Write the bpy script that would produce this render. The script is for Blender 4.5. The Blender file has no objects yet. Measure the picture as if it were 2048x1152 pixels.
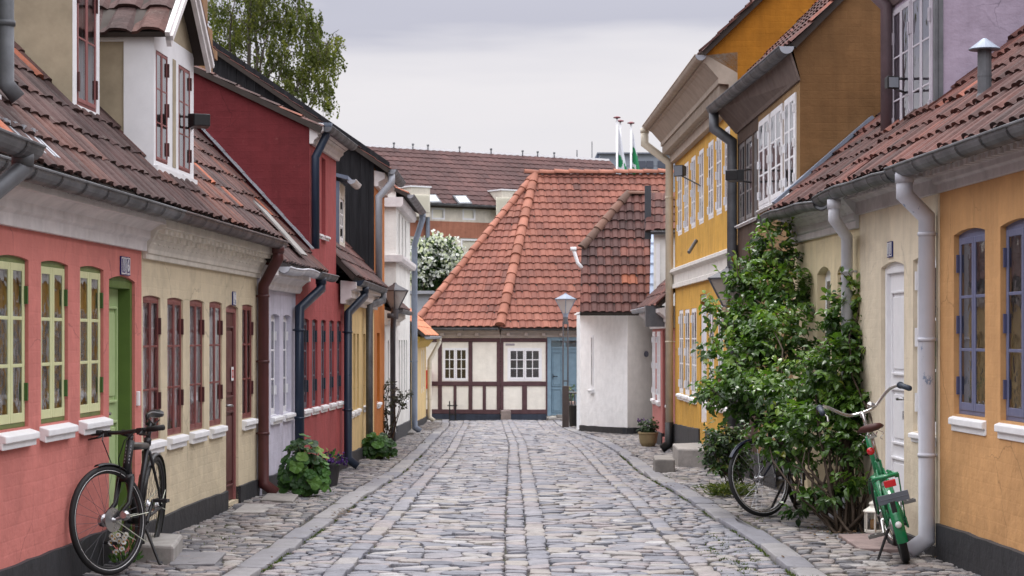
import bpy, bmesh, math, random
import numpy as np
from mathutils import Vector, Matrix, noise as mnoise
random.seed(7); rng = np.random.default_rng(11)
PI = math.pi
S = bpy.context.scene
COL = S.collection
F, CX, HZ, CH = 4000.0, 1024.0, 675.0, 1.45
R = math.radians
V = Vector

# ------------------------------------------------------------------ terrain profile
GP = [(-60, 0), (15, 0), (18, -.01), (20, -.05), (24, -.14), (30, -.28), (40, -.47), (46, -.60), (50, -.69), (54, -.74), (60, -.76), (400, -.8)]
def g(y):
    for (a, za), (b, zb) in zip(GP, GP[1:]):
        if y <= b: return za + (zb - za) * (y - a) / (b - a)
    return GP[-1][1]
def at(px, py, Y): return V(((px - CX) / F * Y, Y, CH - (py - HZ) / F * Y))
def LX(y): return -2.66 + .047 * (y - 12.16)
def RX(y): return 3.48 - .05 * y
def LP(px):
    k = (px - CX) / F; y = 3.2315 / (.047 - k); return (LX(y), y)
def RP(px):
    k = (px - CX) / F; y = 3.48 / (k + .05); return (RX(y), y)
def XP(px, X): return (X, X * F / (px - CX))

# ------------------------------------------------------------------ scene tree helpers
def thing(name, label, cat, loc=(0, 0, 0), group=None, mat=None):
    o = bpy.data.objects.new(name, None); COL.objects.link(o)
    o.location = loc; o.empty_display_size = .2
    if mat is not None: o.matrix_world = mat
    o['label'] = label; o['category'] = cat
    if group: o['group'] = group
    return o
def tag(o, label, cat, group=None):
    o['label'] = label; o['category'] = cat
    if group: o['group'] = group
    return o
def base_of(p):
    b = V((0, 0, 0))
    while p is not None:
        b = b + V(p.location); p = p.parent
    return b
def copy_tree(o, parent=None):
    c = o.copy(); COL.objects.link(c)
    if parent is not None: c.parent = parent
    for ch in o.children: copy_tree(ch, c)
    return c

class MB:
    def __init__(s): s.v = []; s.f = []; s.m = []; s.t = []; s.mi = 0; s.tone = .5
    def add(s, vs, fs):
        b = len(s.v); s.v.extend([tuple(p) for p in vs])
        for f in fs:
            s.f.append([b + i for i in f]); s.m.append(s.mi); s.t.append(s.tone)
    def quad(s, a, b, c, d): s.add([a, b, c, d], [(0, 1, 2, 3)])
    def poly(s, pts): s.add(pts, [tuple(range(len(pts)))])
    def hexa(s, p):   # 8 points: bottom ring 0-3, top ring 4-7
        s.add(p, [(3, 2, 1, 0), (4, 5, 6, 7), (0, 1, 5, 4), (1, 2, 6, 5), (2, 3, 7, 6), (3, 0, 4, 7)])
    def box(s, x0, x1, y0, y1, z0, z1, M=None):
        p = [V((x0, y0, z0)), V((x1, y0, z0)), V((x1, y1, z0)), V((x0, y1, z0)), V((x0, y0, z1)), V((x1, y0, z1)), V((x1, y1, z1)), V((x0, y1, z1))]
        if M is not None: p = [M @ q for q in p]
        s.hexa(p)
    def fbox(s, fc, u0, u1, o0, o1, z0, z1):   # o0 < o1 (outwards)
        s.hexa([fc.P(u0, o1, z0), fc.P(u1, o1, z0), fc.P(u1, o0, z0), fc.P(u0, o0, z0), fc.P(u0, o1, z1), fc.P(u1, o1, z1), fc.P(u1, o0, z1), fc.P(u0, o0, z1)])
    def fprism(s, fc, prof, u0, u1):  # prof: polygon of (o,z)
        n = len(prof)
        vs = [fc.P(u0, o, z) for o, z in prof] + [fc.P(u1, o, z) for o, z in prof]
        s.add(vs, [tuple(range(n)), tuple(range(2 * n - 1, n - 1, -1))] + [(i + n, (i + 1) % n + n, (i + 1) % n, i) for i in range(n)])
    def prism(s, pts, vec):
        n = len(pts); vec = V(vec)
        vs = [V(p) for p in pts] + [V(p) + vec for p in pts]
        s.add(vs, [tuple(range(n - 1, -1, -1)), tuple(range(n, 2 * n))] + [(i, (i + 1) % n, (i + 1) % n + n, i + n) for i in range(n)])
    def tube(s, path, r, n=10, caps=True, closed=False, squash=None):
        path = [V(p) for p in path]; N = len(path)
        rs = r if isinstance(r, (list, tuple)) else [r] * N
        rings = []; up = None
        for i in range(N):
            if closed:
                a = path[(i) % N] - path[i - 1]; b = path[(i + 1) % N] - path[i]
            else:
                a = path[i] - path[i - 1] if i > 0 else path[1] - path[0]
                b = path[i + 1] - path[i] if i < N - 1 else path[i] - path[i - 1]
            a = a.normalized(); b = b.normalized(); t = (a + b)
            t = t.normalized() if t.length > 1e-6 else a
            if up is None:
                up = V((0, 0, 1)) if abs(t.z) < .9 else V((1, 0, 0))
            x = up - t * up.dot(t)
            if x.length < 1e-5: x = t.orthogonal()
            x.normalize(); y = t.cross(x); up = x
            cs = max(.45, a.dot(t)); st = 1 / cs
            bend = (b - a); bend = bend - t * bend.dot(t)
            ring = []
            for k in range(n):
                th = 2 * PI * k / n; d = x * math.cos(th) + y * math.sin(th)
                if bend.length > 1e-4:
                    bd = bend.normalized(); d = d + bd * d.dot(bd) * (st - 1)
                ring.append(path[i] + d * rs[i])
            rings.append(ring)
        vs = [p for q in rings for p in q]; fs = []
        for i in range(N if closed else N - 1):
            j = (i + 1) % N
            for k in range(n):
                l = (k + 1) % n
                fs.append((i * n + k, i * n + l, j * n + l, j * n + k))
        if caps and not closed:
            fs.append(tuple(range(n - 1, -1, -1))); fs.append(tuple(range((N - 1) * n, N * n)))
        s.add(vs, fs)
    def lathe(s, c, prof, n=20, axis=None, capb=True, capt=True, rot=0):
        c = V(c); vs = []; M = Matrix.Identity(3)
        if axis is not None: M = V((0, 0, 1)).rotation_difference(V(axis)).to_matrix()
        for r, z in prof:
            for k in range(n):
                th = 2 * PI * k / n + rot
                vs.append(c + M @ V((r * math.cos(th), r * math.sin(th), z)))
        fs = []
        for i in range(len(prof) - 1):
            for k in range(n):
                l = (k + 1) % n; fs.append((i * n + k, i * n + l, (i + 1) * n + l, (i + 1) * n + k))
        if capb: fs.append(tuple(range(n - 1, -1, -1)))
        if capt: fs.append(tuple(range((len(prof) - 1) * n, len(prof) * n)))
        s.add(vs, fs)
    def xf(s, M, start=0):
        for i in range(start, len(s.v)): s.v[i] = tuple(M @ V(s.v[i]))
    def build(s, name, mats, parent=None, smooth=False, bevel=0, clip=None, local=False, uv=True):
        me = bpy.data.meshes.new(name)
        v = np.array(s.v, dtype=np.float64).reshape(-1, 3)
        if parent is not None and not local: off = np.array(base_of(parent))
        else: off = np.zeros(3)
        me.from_pydata((v - off).tolist(), [], s.f)
        if not isinstance(mats, (list, tuple)): mats = [mats]
        for m in mats: me.materials.append(m)
        me.polygons.foreach_set('material_index', np.array(s.m, dtype=np.int32))
        a = me.attributes.new('tone', 'FLOAT', 'FACE'); a.data.foreach_set('value', np.array(s.t, dtype=np.float32))
        if smooth: me.polygons.foreach_set('use_smooth', np.ones(len(s.f), dtype=bool))
        me.update()
        if clip:
            bm = bmesh.new(); bm.from_mesh(me)
            for co, no in clip:
                bmesh.ops.bisect_plane(bm, geom=bm.verts[:] + bm.edges[:] + bm.faces[:], plane_co=V(co) - V(off), plane_no=no, clear_outer=True)
            bm.to_mesh(me); bm.free(); me.update()
        if uv and len(me.polygons):
            nl = len(me.loops); vi = np.empty(nl, dtype=np.int32); me.loops.foreach_get('vertex_index', vi)
            co = np.empty(len(me.vertices) * 3); me.vertices.foreach_get('co', co); co = co.reshape(-1, 3) + off
            nf = len(me.polygons); no = np.empty(nf * 3); me.polygons.foreach_get('normal', no); no = no.reshape(-1, 3)
            lt = np.empty(nf, dtype=np.int32); me.polygons.foreach_get('loop_total', lt)
            fi = np.repeat(np.arange(nf), lt)
            h = np.hypot(no[:, 0], no[:, 1]); hor = h < .35
            tx = np.where(hor, 1, -no[:, 1] / np.maximum(h, 1e-6)); ty = np.where(hor, 0, no[:, 0] / np.maximum(h, 1e-6))
            P = co[vi]; uu = P[:, 0] * tx[fi] + P[:, 1] * ty[fi]; vv = np.where(hor[fi], P[:, 1], P[:, 2])
            lay = me.uv_layers.new(name='UVMap'); lay.data.foreach_set('uv', np.stack([uu, vv], 1).astype(np.float32).ravel())
        o = bpy.data.objects.new(name, me); COL.objects.link(o)
        if parent is not None: o.parent = parent
        if bevel:
            b = o.modifiers.new('Bevel', 'BEVEL'); b.width = bevel; b.segments = 2; b.limit_method = 'ANGLE'; b.angle_limit = R(40)
        return o

class Fac:
    """vertical street front; u runs left to right seen from the street, o outwards"""
    def __init__(s, A, B):
        s.A = V((A[0], A[1], 0)); B = V((B[0], B[1], 0)); s.L = (B - s.A).length
        s.d = (B - s.A) / s.L; s.n = V((s.d.y, -s.d.x, 0))
    def P(s, u, o, z):
        p = s.A + s.d * u + s.n * o; return V((p.x, p.y, z))
    def u(s, px, o=0):
        a = s.A + s.n * o; k = (px - CX) / F; return (k * a.y - a.x) / (s.d.x - k * s.d.y)
    def z(s, px, py, o=0):
        return CH - (py - HZ) / F * s.P(s.u(px, o), o, 0).y
    def g(s, u): return g(s.P(u, 0, 0).y)

# ------------------------------------------------------------------ materials
MATS = {}
def srgb(r, g_, b):
    f = lambda c: (c / 255 / 12.92) if c / 255 <= .04045 else ((c / 255 + .055) / 1.055) ** 2.4
    return (f(r), f(g_), f(b), 1)
class NT:
    def __init__(s, name):
        s.m = bpy.data.materials.new(name); s.m.use_nodes = True; s.t = s.m.node_tree; s.t.nodes.clear()
        s.out = s.t.nodes.new('ShaderNodeOutputMaterial')
    def n(s, kind, **kw):
        nd = s.t.nodes.new('ShaderNode' + kind)
        for k, v in kw.items():
            if k.startswith('i_'):
                key = k[2:]; key = int(key) if key.isdigit() else key.replace('_', ' ')
                nd.inputs[key].default_value = v
            else: setattr(nd, k, v)
        return nd
    def l(s, a, b): s.t.links.new(a, b)
    def ramp(s, fac, stops, interp='LINEAR'):
        r = s.n('ValToRGB'); r.color_ramp.interpolation = interp
        e = r.color_ramp.elements
        while len(e) < len(stops): e.new(.5)
        for x, (p, c) in zip(e, stops):
            x.position = p; x.color = c if len(c) == 4 else (*c, 1)
        s.l(fac, r.inputs[0]); return r.outputs[0]
    def mul(s, a, b, fac=1, mode='MULTIPLY'):
        m = s.n('Mix', data_type='RGBA', blend_type=mode); m.inputs[0].default_value = fac
        for x, i in ((a, 6), (b, 7)):
            if isinstance(x, (tuple, list)): m.inputs[i].default_value = x if len(x) == 4 else (*x, 1)
            else: s.l(x, m.inputs[i])
        return m.outputs[2]
    def noise(s, scale, detail=4, rough=.55, vec=None, sc=None):
        if vec is None:
            vec = s.n('TexCoord').outputs['Object']
        if sc is not None:
            mp = s.n('Mapping'); mp.inputs['Scale'].default_value = sc; s.l(vec, mp.inputs[0]); vec = mp.outputs[0]
        t = s.n('TexNoise', i_Scale=scale, i_Detail=detail, i_Roughness=rough); s.l(vec, t.inputs['Vector'])
        return t.outputs['Fac']
    def bump(s, h, strength=.3, dist=.01, prev=None):
        b = s.n('Bump', i_Strength=strength, i_Distance=dist); s.l(h, b.inputs['Height'])
        if prev is not None: s.l(prev, b.inputs['Normal'])
        return b.outputs[0]
    def pbsdf(s, col, rough=.7, metal=0, normal=None, spec=.4, **kw):
        p = s.n('BsdfPrincipled'); p.inputs['Metallic'].default_value = metal; p.inputs['Specular IOR Level'].default_value = spec
        if isinstance(col, (tuple, list)): p.inputs['Base Color'].default_value = col if len(col) == 4 else (*col, 1)
        else: s.l(col, p.inputs['Base Color'])
        if isinstance(rough, (int, float)): p.inputs['Roughness'].default_value = rough
        else: s.l(rough, p.inputs['Roughness'])
        if normal is not None: s.l(normal, p.inputs['Normal'])
        s.l(p.outputs[0], s.out.inputs[0]); return p

def g1(v): return (v, v, v, 1)
def paint_wall(name, col, brick=.5, rough=.8, dirt=.25, wear=0.0, wearcol=(.5, .45, .38)):
    if name in MATS: return MATS[name]
    t = NT(name); uv = t.n('UVMap', uv_map='UVMap').outputs[0]
    # slightly wandering courses
    wob = t.n('TexNoise', i_Scale=2.2, i_Detail=4.0); t.l(uv, wob.inputs['Vector'])
    ad = t.n('VectorMath', operation='MULTIPLY_ADD'); ad.inputs[1].default_value = (.06, .034, 0)
    t.l(wob.outputs['Color'], ad.inputs[0]); t.l(uv, ad.inputs[2])
    br = t.n('TexBrick', i_Scale=1.0, i_Mortar_Size=.008, i_Mortar_Smooth=.9, i_Bias=0.0, i_Brick_Width=.24, i_Row_Height=.073)
    br.inputs['Color1'].default_value = g1(.35); br.inputs['Color2'].default_value = g1(.65); br.inputs['Mortar'].default_value = g1(.5)
    t.l(ad.outputs[0], br.inputs['Vector'])
    big = t.noise(.9, 5, .6, uv); fine = t.noise(28, 4, .6, uv); streak = t.noise(3, 4, .6, uv, (3.2, .35, 1)); mid = t.noise(5, 4, .6, uv)
    c = t.mul(t.ramp(big, [(.25, g1(.93 if dirt <= .055 else .86)), (.5, g1(1.0)), (.75, g1(1.03 if dirt <= .055 else 1.07))]), (*col[:3], 1), 1)
    c = t.mul(c, t.ramp(streak, [(.3, g1(1 - dirt)), (.62, g1(1.0))]), 1)
    c = t.mul(c, t.ramp(mid, [(.3, g1(.93)), (.7, g1(1.05))]), 1)
    c = t.mul(c, t.ramp(br.outputs['Color'], [(.35, g1(.97)), (.65, g1(1.03))]), min(1, brick * 1.2))
    clean = dirt <= .055
    pn = t.noise(1.15, 3, .6, uv); c = c if clean else t.mul(c, t.ramp(pn, [(.545, g1(1)), (.56, g1(.925))]), 1)
    vo = t.n('TexVoronoi', feature='DISTANCE_TO_EDGE', i_Scale=1.25); dm = t.n('TexNoise', i_Scale=5.0, i_Detail=5.0); t.l(uv, dm.inputs['Vector']); da = t.n('VectorMath', operation='MULTIPLY_ADD'); da.inputs[1].default_value = (.22, .22, 0); t.l(dm.outputs['Color'], da.inputs[0]); t.l(uv, da.inputs[2]); t.l(da.outputs[0], vo.inputs['Vector'])
    cm = t.n('Math', operation='MAXIMUM'); t.l(t.ramp(vo.outputs['Distance'], [(.0, g1(.0)), (.006, g1(1))]), cm.inputs[0]); t.l(t.ramp(t.noise(.8, 3, .6, uv), [(.50, g1(1)), (.57, g1(0))]), cm.inputs[1]); crack = cm.outputs[0]
    c = c if clean else t.mul(c, t.ramp(crack, [(0, g1(.62)), (1, g1(1))]), 1)
    if wear > 0:
        wn = t.noise(7, 8, .7, uv); wf = t.ramp(wn, [(.62, g1(0)), (.70, g1(wear))])
        m = t.n('Mix', data_type='RGBA'); t.l(wf, m.inputs[0]); t.l(c, m.inputs[6]); m.inputs[7].default_value = (*wearcol, 1); c = m.outputs[2]
    # rising damp / splash dirt close to the ground, ragged edge
    h = t.n('TexCoord').outputs['Object']
    inv = t.n('Math', operation='SUBTRACT'); inv.inputs[0].default_value = 1.0; t.l(br.outputs['Fac'], inv.inputs[1])
    n1 = t.bump(inv.outputs[0], .22 * brick, .009); n2 = t.bump(mid, .45, .03, n1); n3 = t.bump(fine, .25, .004, n2)
    t.pbsdf(c, rough, 0, n3, .25)
    MATS[name] = t.m; return t.m
def paint(name, col, rough=.5, var=.12, bump=.08, metal=0, spec=.4, sc=6):
    if name in MATS: return MATS[name]
    t = NT(name); nz = t.noise(sc, 5, .6); f = t.noise(45, 3, .6)
    c = t.mul(t.ramp(nz, [(.3, g1(1 - var)), (.7, g1(1 + var * .5))]), (*col[:3], 1), 1)
    rr = t.ramp(nz, [(.3, g1(min(1, rough + .1))), (.7, g1(max(.02, rough - .06)))])
    t.pbsdf(c, rr, metal, t.bump(f, bump, .004), spec); MATS[name] = t.m; return t.m
def chipped(name, col, chip, rough=.5):
    if name in MATS: return MATS[name]
    t = NT(name); nz = t.noise(7, 8, .72, None, (1, 1, .45)); n2 = t.noise(3, 3)
    c = t.mul(t.ramp(n2, [(.3, g1(.85)), (.7, g1(1.05))]), (*col[:3], 1), 1)
    m = t.n('Mix', data_type='RGBA'); t.l(t.ramp(nz, [(.615, g1(0)), (.63, g1(1))]), m.inputs[0]); t.l(c, m.inputs[6]); m.inputs[7].default_value = (*chip[:3], 1)
    t.pbsdf(m.outputs[2], rough, 0, t.bump(nz, .1, .004), .4); MATS[name] = t.m; return t.m
def tone_mat(name, stops, rough=.7, nz=(5, .75, 1.15), fine=40, bump=.3, spec=.3, moss=None, dist=.006, blot=None, lump=0):
    if name in MATS: return MATS[name]
    t = NT(name); a = t.n('Attribute', attribute_name='tone').outputs['Fac']
    c = t.ramp(a, stops); n = t.noise(nz[0], 6, .65); f = t.noise(fine, 4, .6)
    c = t.mul(c, t.ramp(n, [(.28, g1(nz[1])), (.72, g1(nz[2]))]), 1)
    c = t.mul(c, t.ramp(f, [(.3, g1(.88)), (.7, g1(1.08))]), 1)
    if moss:
        w = t.noise(moss[0], 6, .7); m = t.n('Mix', data_type='RGBA'); t.l(t.ramp(w, [(moss[1], g1(0)), (moss[1] + .12, g1(moss[3]))]), m.inputs[0]); t.l(c, m.inputs[6]); m.inputs[7].default_value = (*moss[2], 1); c = m.outputs[2]
    nb = t.bump(f, bump, dist)
    if lump: nb = t.bump(t.noise(16, 3, .6), lump, .03, nb)
    t.pbsdf(c, rough, 0, nb, spec); MATS[name] = t.m; return t.m
def leaf_mat(name, stops, trans=.35, rough=.38, spec=.45):
    if name in MATS: return MATS[name]
    t = NT(name); a = t.n('Attribute', attribute_name='tone').outputs['Fac']; c = t.ramp(a, stops)
    p = t.pbsdf(c, rough, 0, None, spec)
    tr = t.n('BsdfTranslucent'); t.l(t.mul(c, (1.3, 1.5, .6, 1), 1), tr.inputs[0])
    mx = t.n('MixShader'); mx.inputs[0].default_value = trans; t.l(p.outputs[0], mx.inputs[1]); t.l(tr.outputs[0], mx.inputs[2]); t.l(mx.outputs[0], t.out.inputs[0])
    MATS[name] = t.m; return t.m
def glass_mat(name, ior=1.7, tint=(.86, .9, .88), wav=.05, sc=6):
    if name in MATS: return MATS[name]
    t = NT(name); nz = t.noise(sc, 2, .5); b = t.bump(nz, wav, .02)
    fr = t.n('Fresnel', i_IOR=ior); t.l(b, fr.inputs['Normal'])
    tr = t.n('BsdfTransparent'); tr.inputs[0].default_value = (*tint, 1)
    gl = t.n('BsdfGlossy', i_Roughness=.015); gl.inputs[0].default_value = (.95, .96, 1, 1); t.l(b, gl.inputs['Normal'])
    mx = t.n('MixShader'); t.l(fr.outputs[0], mx.inputs[0]); t.l(tr.outputs[0], mx.inputs[1]); t.l(gl.outputs[0], mx.inputs[2]); t.l(mx.outputs[0], t.out.inputs[0])
    MATS[name] = t.m; return t.m

GLASS = glass_mat('window_glass', 1.7, wav=.13); GLASS_LOW = glass_mat('clear_window_glass', 1.32, (.95, .95, .96)); GLASS_SKY = glass_mat('bright_glass', 3.0, (.9, .9, .9), .02); GLASS_FLAT = glass_mat('lantern_glass', 1.45, (.93, .93, .92), .02)
t = NT('opal_glass'); q1 = t.n('BsdfTranslucent'); q1.inputs[0].default_value = (.8, .78, .76, 1); q2 = t.n('BsdfPrincipled', i_Roughness=.2); q2.inputs['Base Color'].default_value = (.40, .39, .385, 1); q3 = t.n('MixShader'); q3.inputs[0].default_value = .5; t.l(q1.outputs[0], q3.inputs[1]); t.l(q2.outputs[0], q3.inputs[2]); q4 = t.n('BsdfTransparent'); q5 = t.n('MixShader'); q5.inputs[0].default_value = .3; t.l(q3.outputs[0], q5.inputs[1]); t.l(q4.outputs[0], q5.inputs[2]); t.l(q5.outputs[0], t.out.inputs[0]); OPAL = t.m
WHITE = paint('white_paint', (.80, .80, .82), .45, .07); WHITE2 = paint('white_sill', (.80, .80, .81), .6, .10, .25)
STUCCO = paint('cornice_plaster', (.70, .665, .66), .75, .18, .3)
CREAMC = paint('cornice_cream', (.70, .655, .58), .75, .18, .3); GREYC = paint('cornice_grey', (.52, .495, .50), .75, .22, .3)
BROWNC = paint('cornice_greybrown', (.42, .35, .285), .75, .16, .25)
ZINC = paint('zinc_grey', (.135, .14, .152), .5, .45, .1, .35, .5, 4); ZINCL = paint('zinc_light', (.36, .38, .42), .45, .2, .1, .3, .5, 4)
ZINCB = paint('zinc_blue', (.21, .245, .31), .5, .2, .1, .2, .5, 4)
NAVY = paint('navy_pipe', (.018, .030, .055), .32, .15, .05); OXBLOOD = paint('oxblood_pipe', (.085, .026, .026), .35, .2, .08)
PIPEW = paint('pale_pipe', (.56, .57, .62), .45, .15, .1); PIPEC = paint('cream_pipe', (.58, .53, .43), .5, .12, .1); PIPEP = paint('plum_pipe', (.13, .09, .10), .45, .2)
PIPECH = chipped('chipped_pale_pipe', (.53, .54, .60), (.20, .25, .36))
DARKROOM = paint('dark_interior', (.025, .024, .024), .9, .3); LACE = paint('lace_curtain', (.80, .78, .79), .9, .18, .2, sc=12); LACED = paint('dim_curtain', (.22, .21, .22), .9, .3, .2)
PLINTH = paint_wall('tarred_plinth', (.040, .041, .046), .25, .6, .3)
BLACK = paint('black_metal', (.012, .012, .013), .42, .2, .03); STEEL = paint('steel', (.42, .42, .43), .25, .12, .02, .9, .5)
RUBBER = paint('rubber', (.014, .014, .015), .65, .2, .1); CHROME = paint('chrome', (.52, .50, .48), .18, .08, 0, 1, .5)
TILE_OLD = tone_mat('old_pantiles', [(0, (.040, .027, .026)), (.5, (.072, .039, .036)), (.85, (.12, .054, .043)), (.96, (.20, .072, .046)), (1, (.34, .105, .055))], .8, (4, .5, 1.35), 30, .55, .25, (7, .60, (.17, .15, .13), .6), lump=.3)
TILE_RED = tone_mat('red_pantiles', [(0, (.085, .036, .029)), (.4, (.175, .062, .044)), (.8, (.245, .092, .062)), (1, (.33, .14, .10))], .75, (1.3, .72, 1.2), 30, .35, .25, (2.5, .62, (.16, .09, .075), .6))
TILE_DK = tone_mat('dark_pantiles', [(0, (.045, .024, .023)), (.4, (.085, .038, .033)), (.8, (.15, .058, .045)), (1, (.26, .085, .045))], .75, (1.5, .65, 1.25), 30, .4, .25, (2.5, .6, (.07, .05, .05), .6))
TILE_WARM = tone_mat('worn_red_pantiles', [(0, (.026, .014, .013)), (.4, (.066, .026, .022)), (.8, (.125, .043, .032)), (1, (.22, .07, .045))], .75, (4, .5, 1.35), 30, .55, .3, (7, .61, (.13, .11, .10), .6), lump=.3)
RIDGE = tone_mat('ridge_tiles', [(0, (.22, .08, .05)), (1, (.34, .135, .09))], .75, (2, .7, 1.2)); RIDGED = tone_mat('mossy_ridge_tiles', [(0, (.10, .06, .045)), (1, (.20, .10, .07))], .8, (2, .6, 1.2))
UNDER = paint('roof_underlay', (.05, .04, .035), .9); WOODD = paint('dark_wood', (.045, .036, .030), .8, .3, .3)
# ------------------------------------------------------------------ building components
def OP(fc, pl, pr, zb, zt, rise=0, kind='window', **kw):
    return dict(ua=fc.u(pl), ub=fc.u(pr), za=zb, zb=zt, rise=rise, kind=kind, **kw)
def OPU(ua, ub, zb, zt, rise=0, kind='window', **kw):
    return dict(ua=ua, ub=ub, za=zb, zb=zt, rise=rise, kind=kind, **kw)
def arc(op, u):
    t = (u - op['ua']) / (op['ub'] - op['ua']); return op['zb'] + op['rise'] * (1 - (2 * t - 1) ** 2)
def wall(name, root, fc, u0, u1, ztop, ops, mat, rec=.14, zbot=None, zb_off=-.4):
    mb = MB(); us = {u0, u1}
    for o in ops:
        us |= {max(u0, o['ua']), min(u1, o['ub'])}
        if o['rise'] > 0:
            for i in range(1, 8): us.add(o['ua'] + (o['ub'] - o['ua']) * i / 8)
    us = sorted(u for u in us if u0 - 1e-6 <= u <= u1 + 1e-6)
    lo = (lambda u: fc.g(u) + zb_off) if zbot is None else (lambda u: zbot)
    zt = ztop if callable(ztop) else (lambda u: ztop)
    for a, b in zip(us, us[1:]):
        if b - a < 1e-5: continue
        cov = sorted([o for o in ops if o['ua'] <= a + 1e-6 and o['ub'] >= b - 1e-6], key=lambda o: o['za'])
        ca, cb = lo(a), lo(b)
        for o in cov:
            if o['za'] > ca + 1e-4: mb.quad(fc.P(a, 0, ca), fc.P(b, 0, cb), fc.P(b, 0, o['za']), fc.P(a, 0, o['za']))
            ca, cb = arc(o, a), arc(o, b)
            mb.quad(fc.P(a, 0, ca), fc.P(b, 0, cb), fc.P(b, -rec, cb), fc.P(a, -rec, ca))
        mb.quad(fc.P(a, 0, ca), fc.P(b, 0, cb), fc.P(b, 0, zt(b)), fc.P(a, 0, zt(a)))
    for o in ops:
        for u, sgn in ((o['ua'], 1), (o['ub'], -1)):
            p = [fc.P(u, 0, o['za']), fc.P(u, 0, o['zb']), fc.P(u, -rec, o['zb']), fc.P(u, -rec, o['za'])]
            mb.poly(p if sgn < 0 else p[::-1])
        mb.quad(fc.P(o['ua'], 0, o['za']), fc.P(o['ua'], -rec, o['za']), fc.P(o['ub'], -rec, o['za']), fc.P(o['ub'], 0, o['za']))
    return mb.build(name, mat, root)

def sill(root, fc, o, mat=WHITE2, proj=.05, th=.065, ext=.03, slope=.02, sub=False, bev=.006):
    mb = MB(); z = o['za'] + .005
    mb.fprism(fc, [(-.05, z - th), (proj - .02, z - th - slope), (proj - .02, z - th - slope + th * .5), (proj, z - th - slope + th * .5), (proj, z - slope), (-.05, z)], o['ua'] - ext, o['ub'] + ext)
    return mb.build('sill', mat, root, bevel=bev)

def window(root, fc, o, frame, casement=None, rec=.06, bars=2, rows=3, fw=.028, cw=.042, bw=.02, back=LACED, backoff=.05, hinge=None, hz=(.2, .8), sillmat=WHITE2, silld={}, pane=True, pleat=False, light_sill=True, name='window', hw=.035, hh=.10, hl='both', mull=.03, surround=None, glass=None):
    """two side-hung casements with glazing bars set back in the opening"""
    casement = casement or frame
    ua, ub, za, zb = o['ua'], o['ub'], o['za'], o['zb']; mb = MB(); w = ub - ua
    rec = o.get('rec', rec)
    # fixed frame
    mb.mi = 0; i0, i1 = -rec - .022, -rec
    mb.fbox(fc, ua, ua + fw, i0, i1, za, zb); mb.fbox(fc, ub - fw, ub, i0, i1, za, zb)
    mb.fbox(fc, ua + fw, ub - fw, i0, i1, za, za + fw * 1.2); mb.fbox(fc, ua + fw, ub - fw, i0, i1 - .001, zb - fw, zb + .002)
    if o['rise'] > 0:
        n = 8; top = [(ua + w * i / n, arc(o, ua + w * i / n)) for i in range(n + 1)]
        pts = [fc.P(ua, i1 - .002, zb), fc.P(ub, i1 - .002, zb)] + [fc.P(u, i1 - .002, z + .01) for u, z in top[::-1]]
        mb.prism(pts, -fc.n * .02)
    # casements
    mb.mi = 1; c0, c1 = -rec - .016, -rec + .006
    a, b = ua + fw * .8, ub - fw * .8; z0, z1 = za + fw, zb - fw * .8
    nb = bars; cws = (b - a - mull * 0) / nb
    pn = MB()
    for k in range(nb):
        p, q = a + cws * k + .003, a + cws * (k + 1) - .003
        mb.fbox(fc, p, p + cw, c0, c1, z0, z1); mb.fbox(fc, q - cw, q, c0, c1, z0, z1)
        mb.fbox(fc, p + cw, q - cw, c0, c1 - .001, z0, z0 + cw * 1.25); mb.fbox(fc, p + cw, q - cw, c0, c1 - .001, z1 - cw, z1)
        gz0, gz1 = z0 + cw * 1.25, z1 - cw
        vb = o.get('vb', 0)
        for j in range(1, rows):
            zz = gz0 + (gz1 - gz0) * j / rows; mb.fbox(fc, p + cw, q - cw, c0 + .004, c1 - .002, zz - bw / 2, zz + bw / 2)
        for j in range(1, vb + 1):
            uu = p + cw + (q - p - 2 * cw) * j / (vb + 1); mb.fbox(fc, uu - bw / 2, uu + bw / 2, c0 + .004, c1 - .003, gz0, gz1)
        po_ = c1 - .005; pn.quad(fc.P(p + cw, po_, gz0), fc.P(q - cw, po_, gz0), fc.P(q - cw, po_, gz1), fc.P(p + cw, po_, gz1))
    wd = mb.build(name, [frame, casement], root, bevel=.003 if w > .3 else 0)
    if pane: pn.build('pane', glass or GLASS, wd)
    bk = MB(); oo = -rec - .024 - (.006 if pleat else 0)
    if pleat:
        n = 36; pts = [(ua - .02 + (w + .14) * i / n, oo + .004 * math.sin(i * 2.1) + .003 * math.sin(i * .9 + w)) for i in range(n + 1)]
        for (p, po), (q, qo) in zip(pts, pts[1:]): bk.quad(fc.P(p, po, za), fc.P(q, qo, za), fc.P(q, qo, zb + .04), fc.P(p, po, zb + .04))
    else: bk.quad(fc.P(ua - .03, oo, za), fc.P(ub + .12, oo, za), fc.P(ub + .12, oo, zb + .05), fc.P(ua - .03, oo, zb + .05))
    bk.build('curtain_or_dark_room', back, wd, smooth=pleat)  # backing sheet
    if hinge is not None:
        for f in hz:
            zz = za + (zb - za) * f
            for side in ((0, 1) if hl == 'both' else (1,) if hl == 'r' else (0,)):
                h = MB(); uu = (ub - fw - .012) if side else (ua + fw - .012)
                h.fbox(fc, uu, uu + .024, -rec + .004, -rec + .012 + hw, zz - hh / 2, zz + hh / 2)
                h.build('hinge', hinge, wd)
    if sillmat is not None: sill(wd, fc, o, sillmat, **silld)
    return wd

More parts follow.
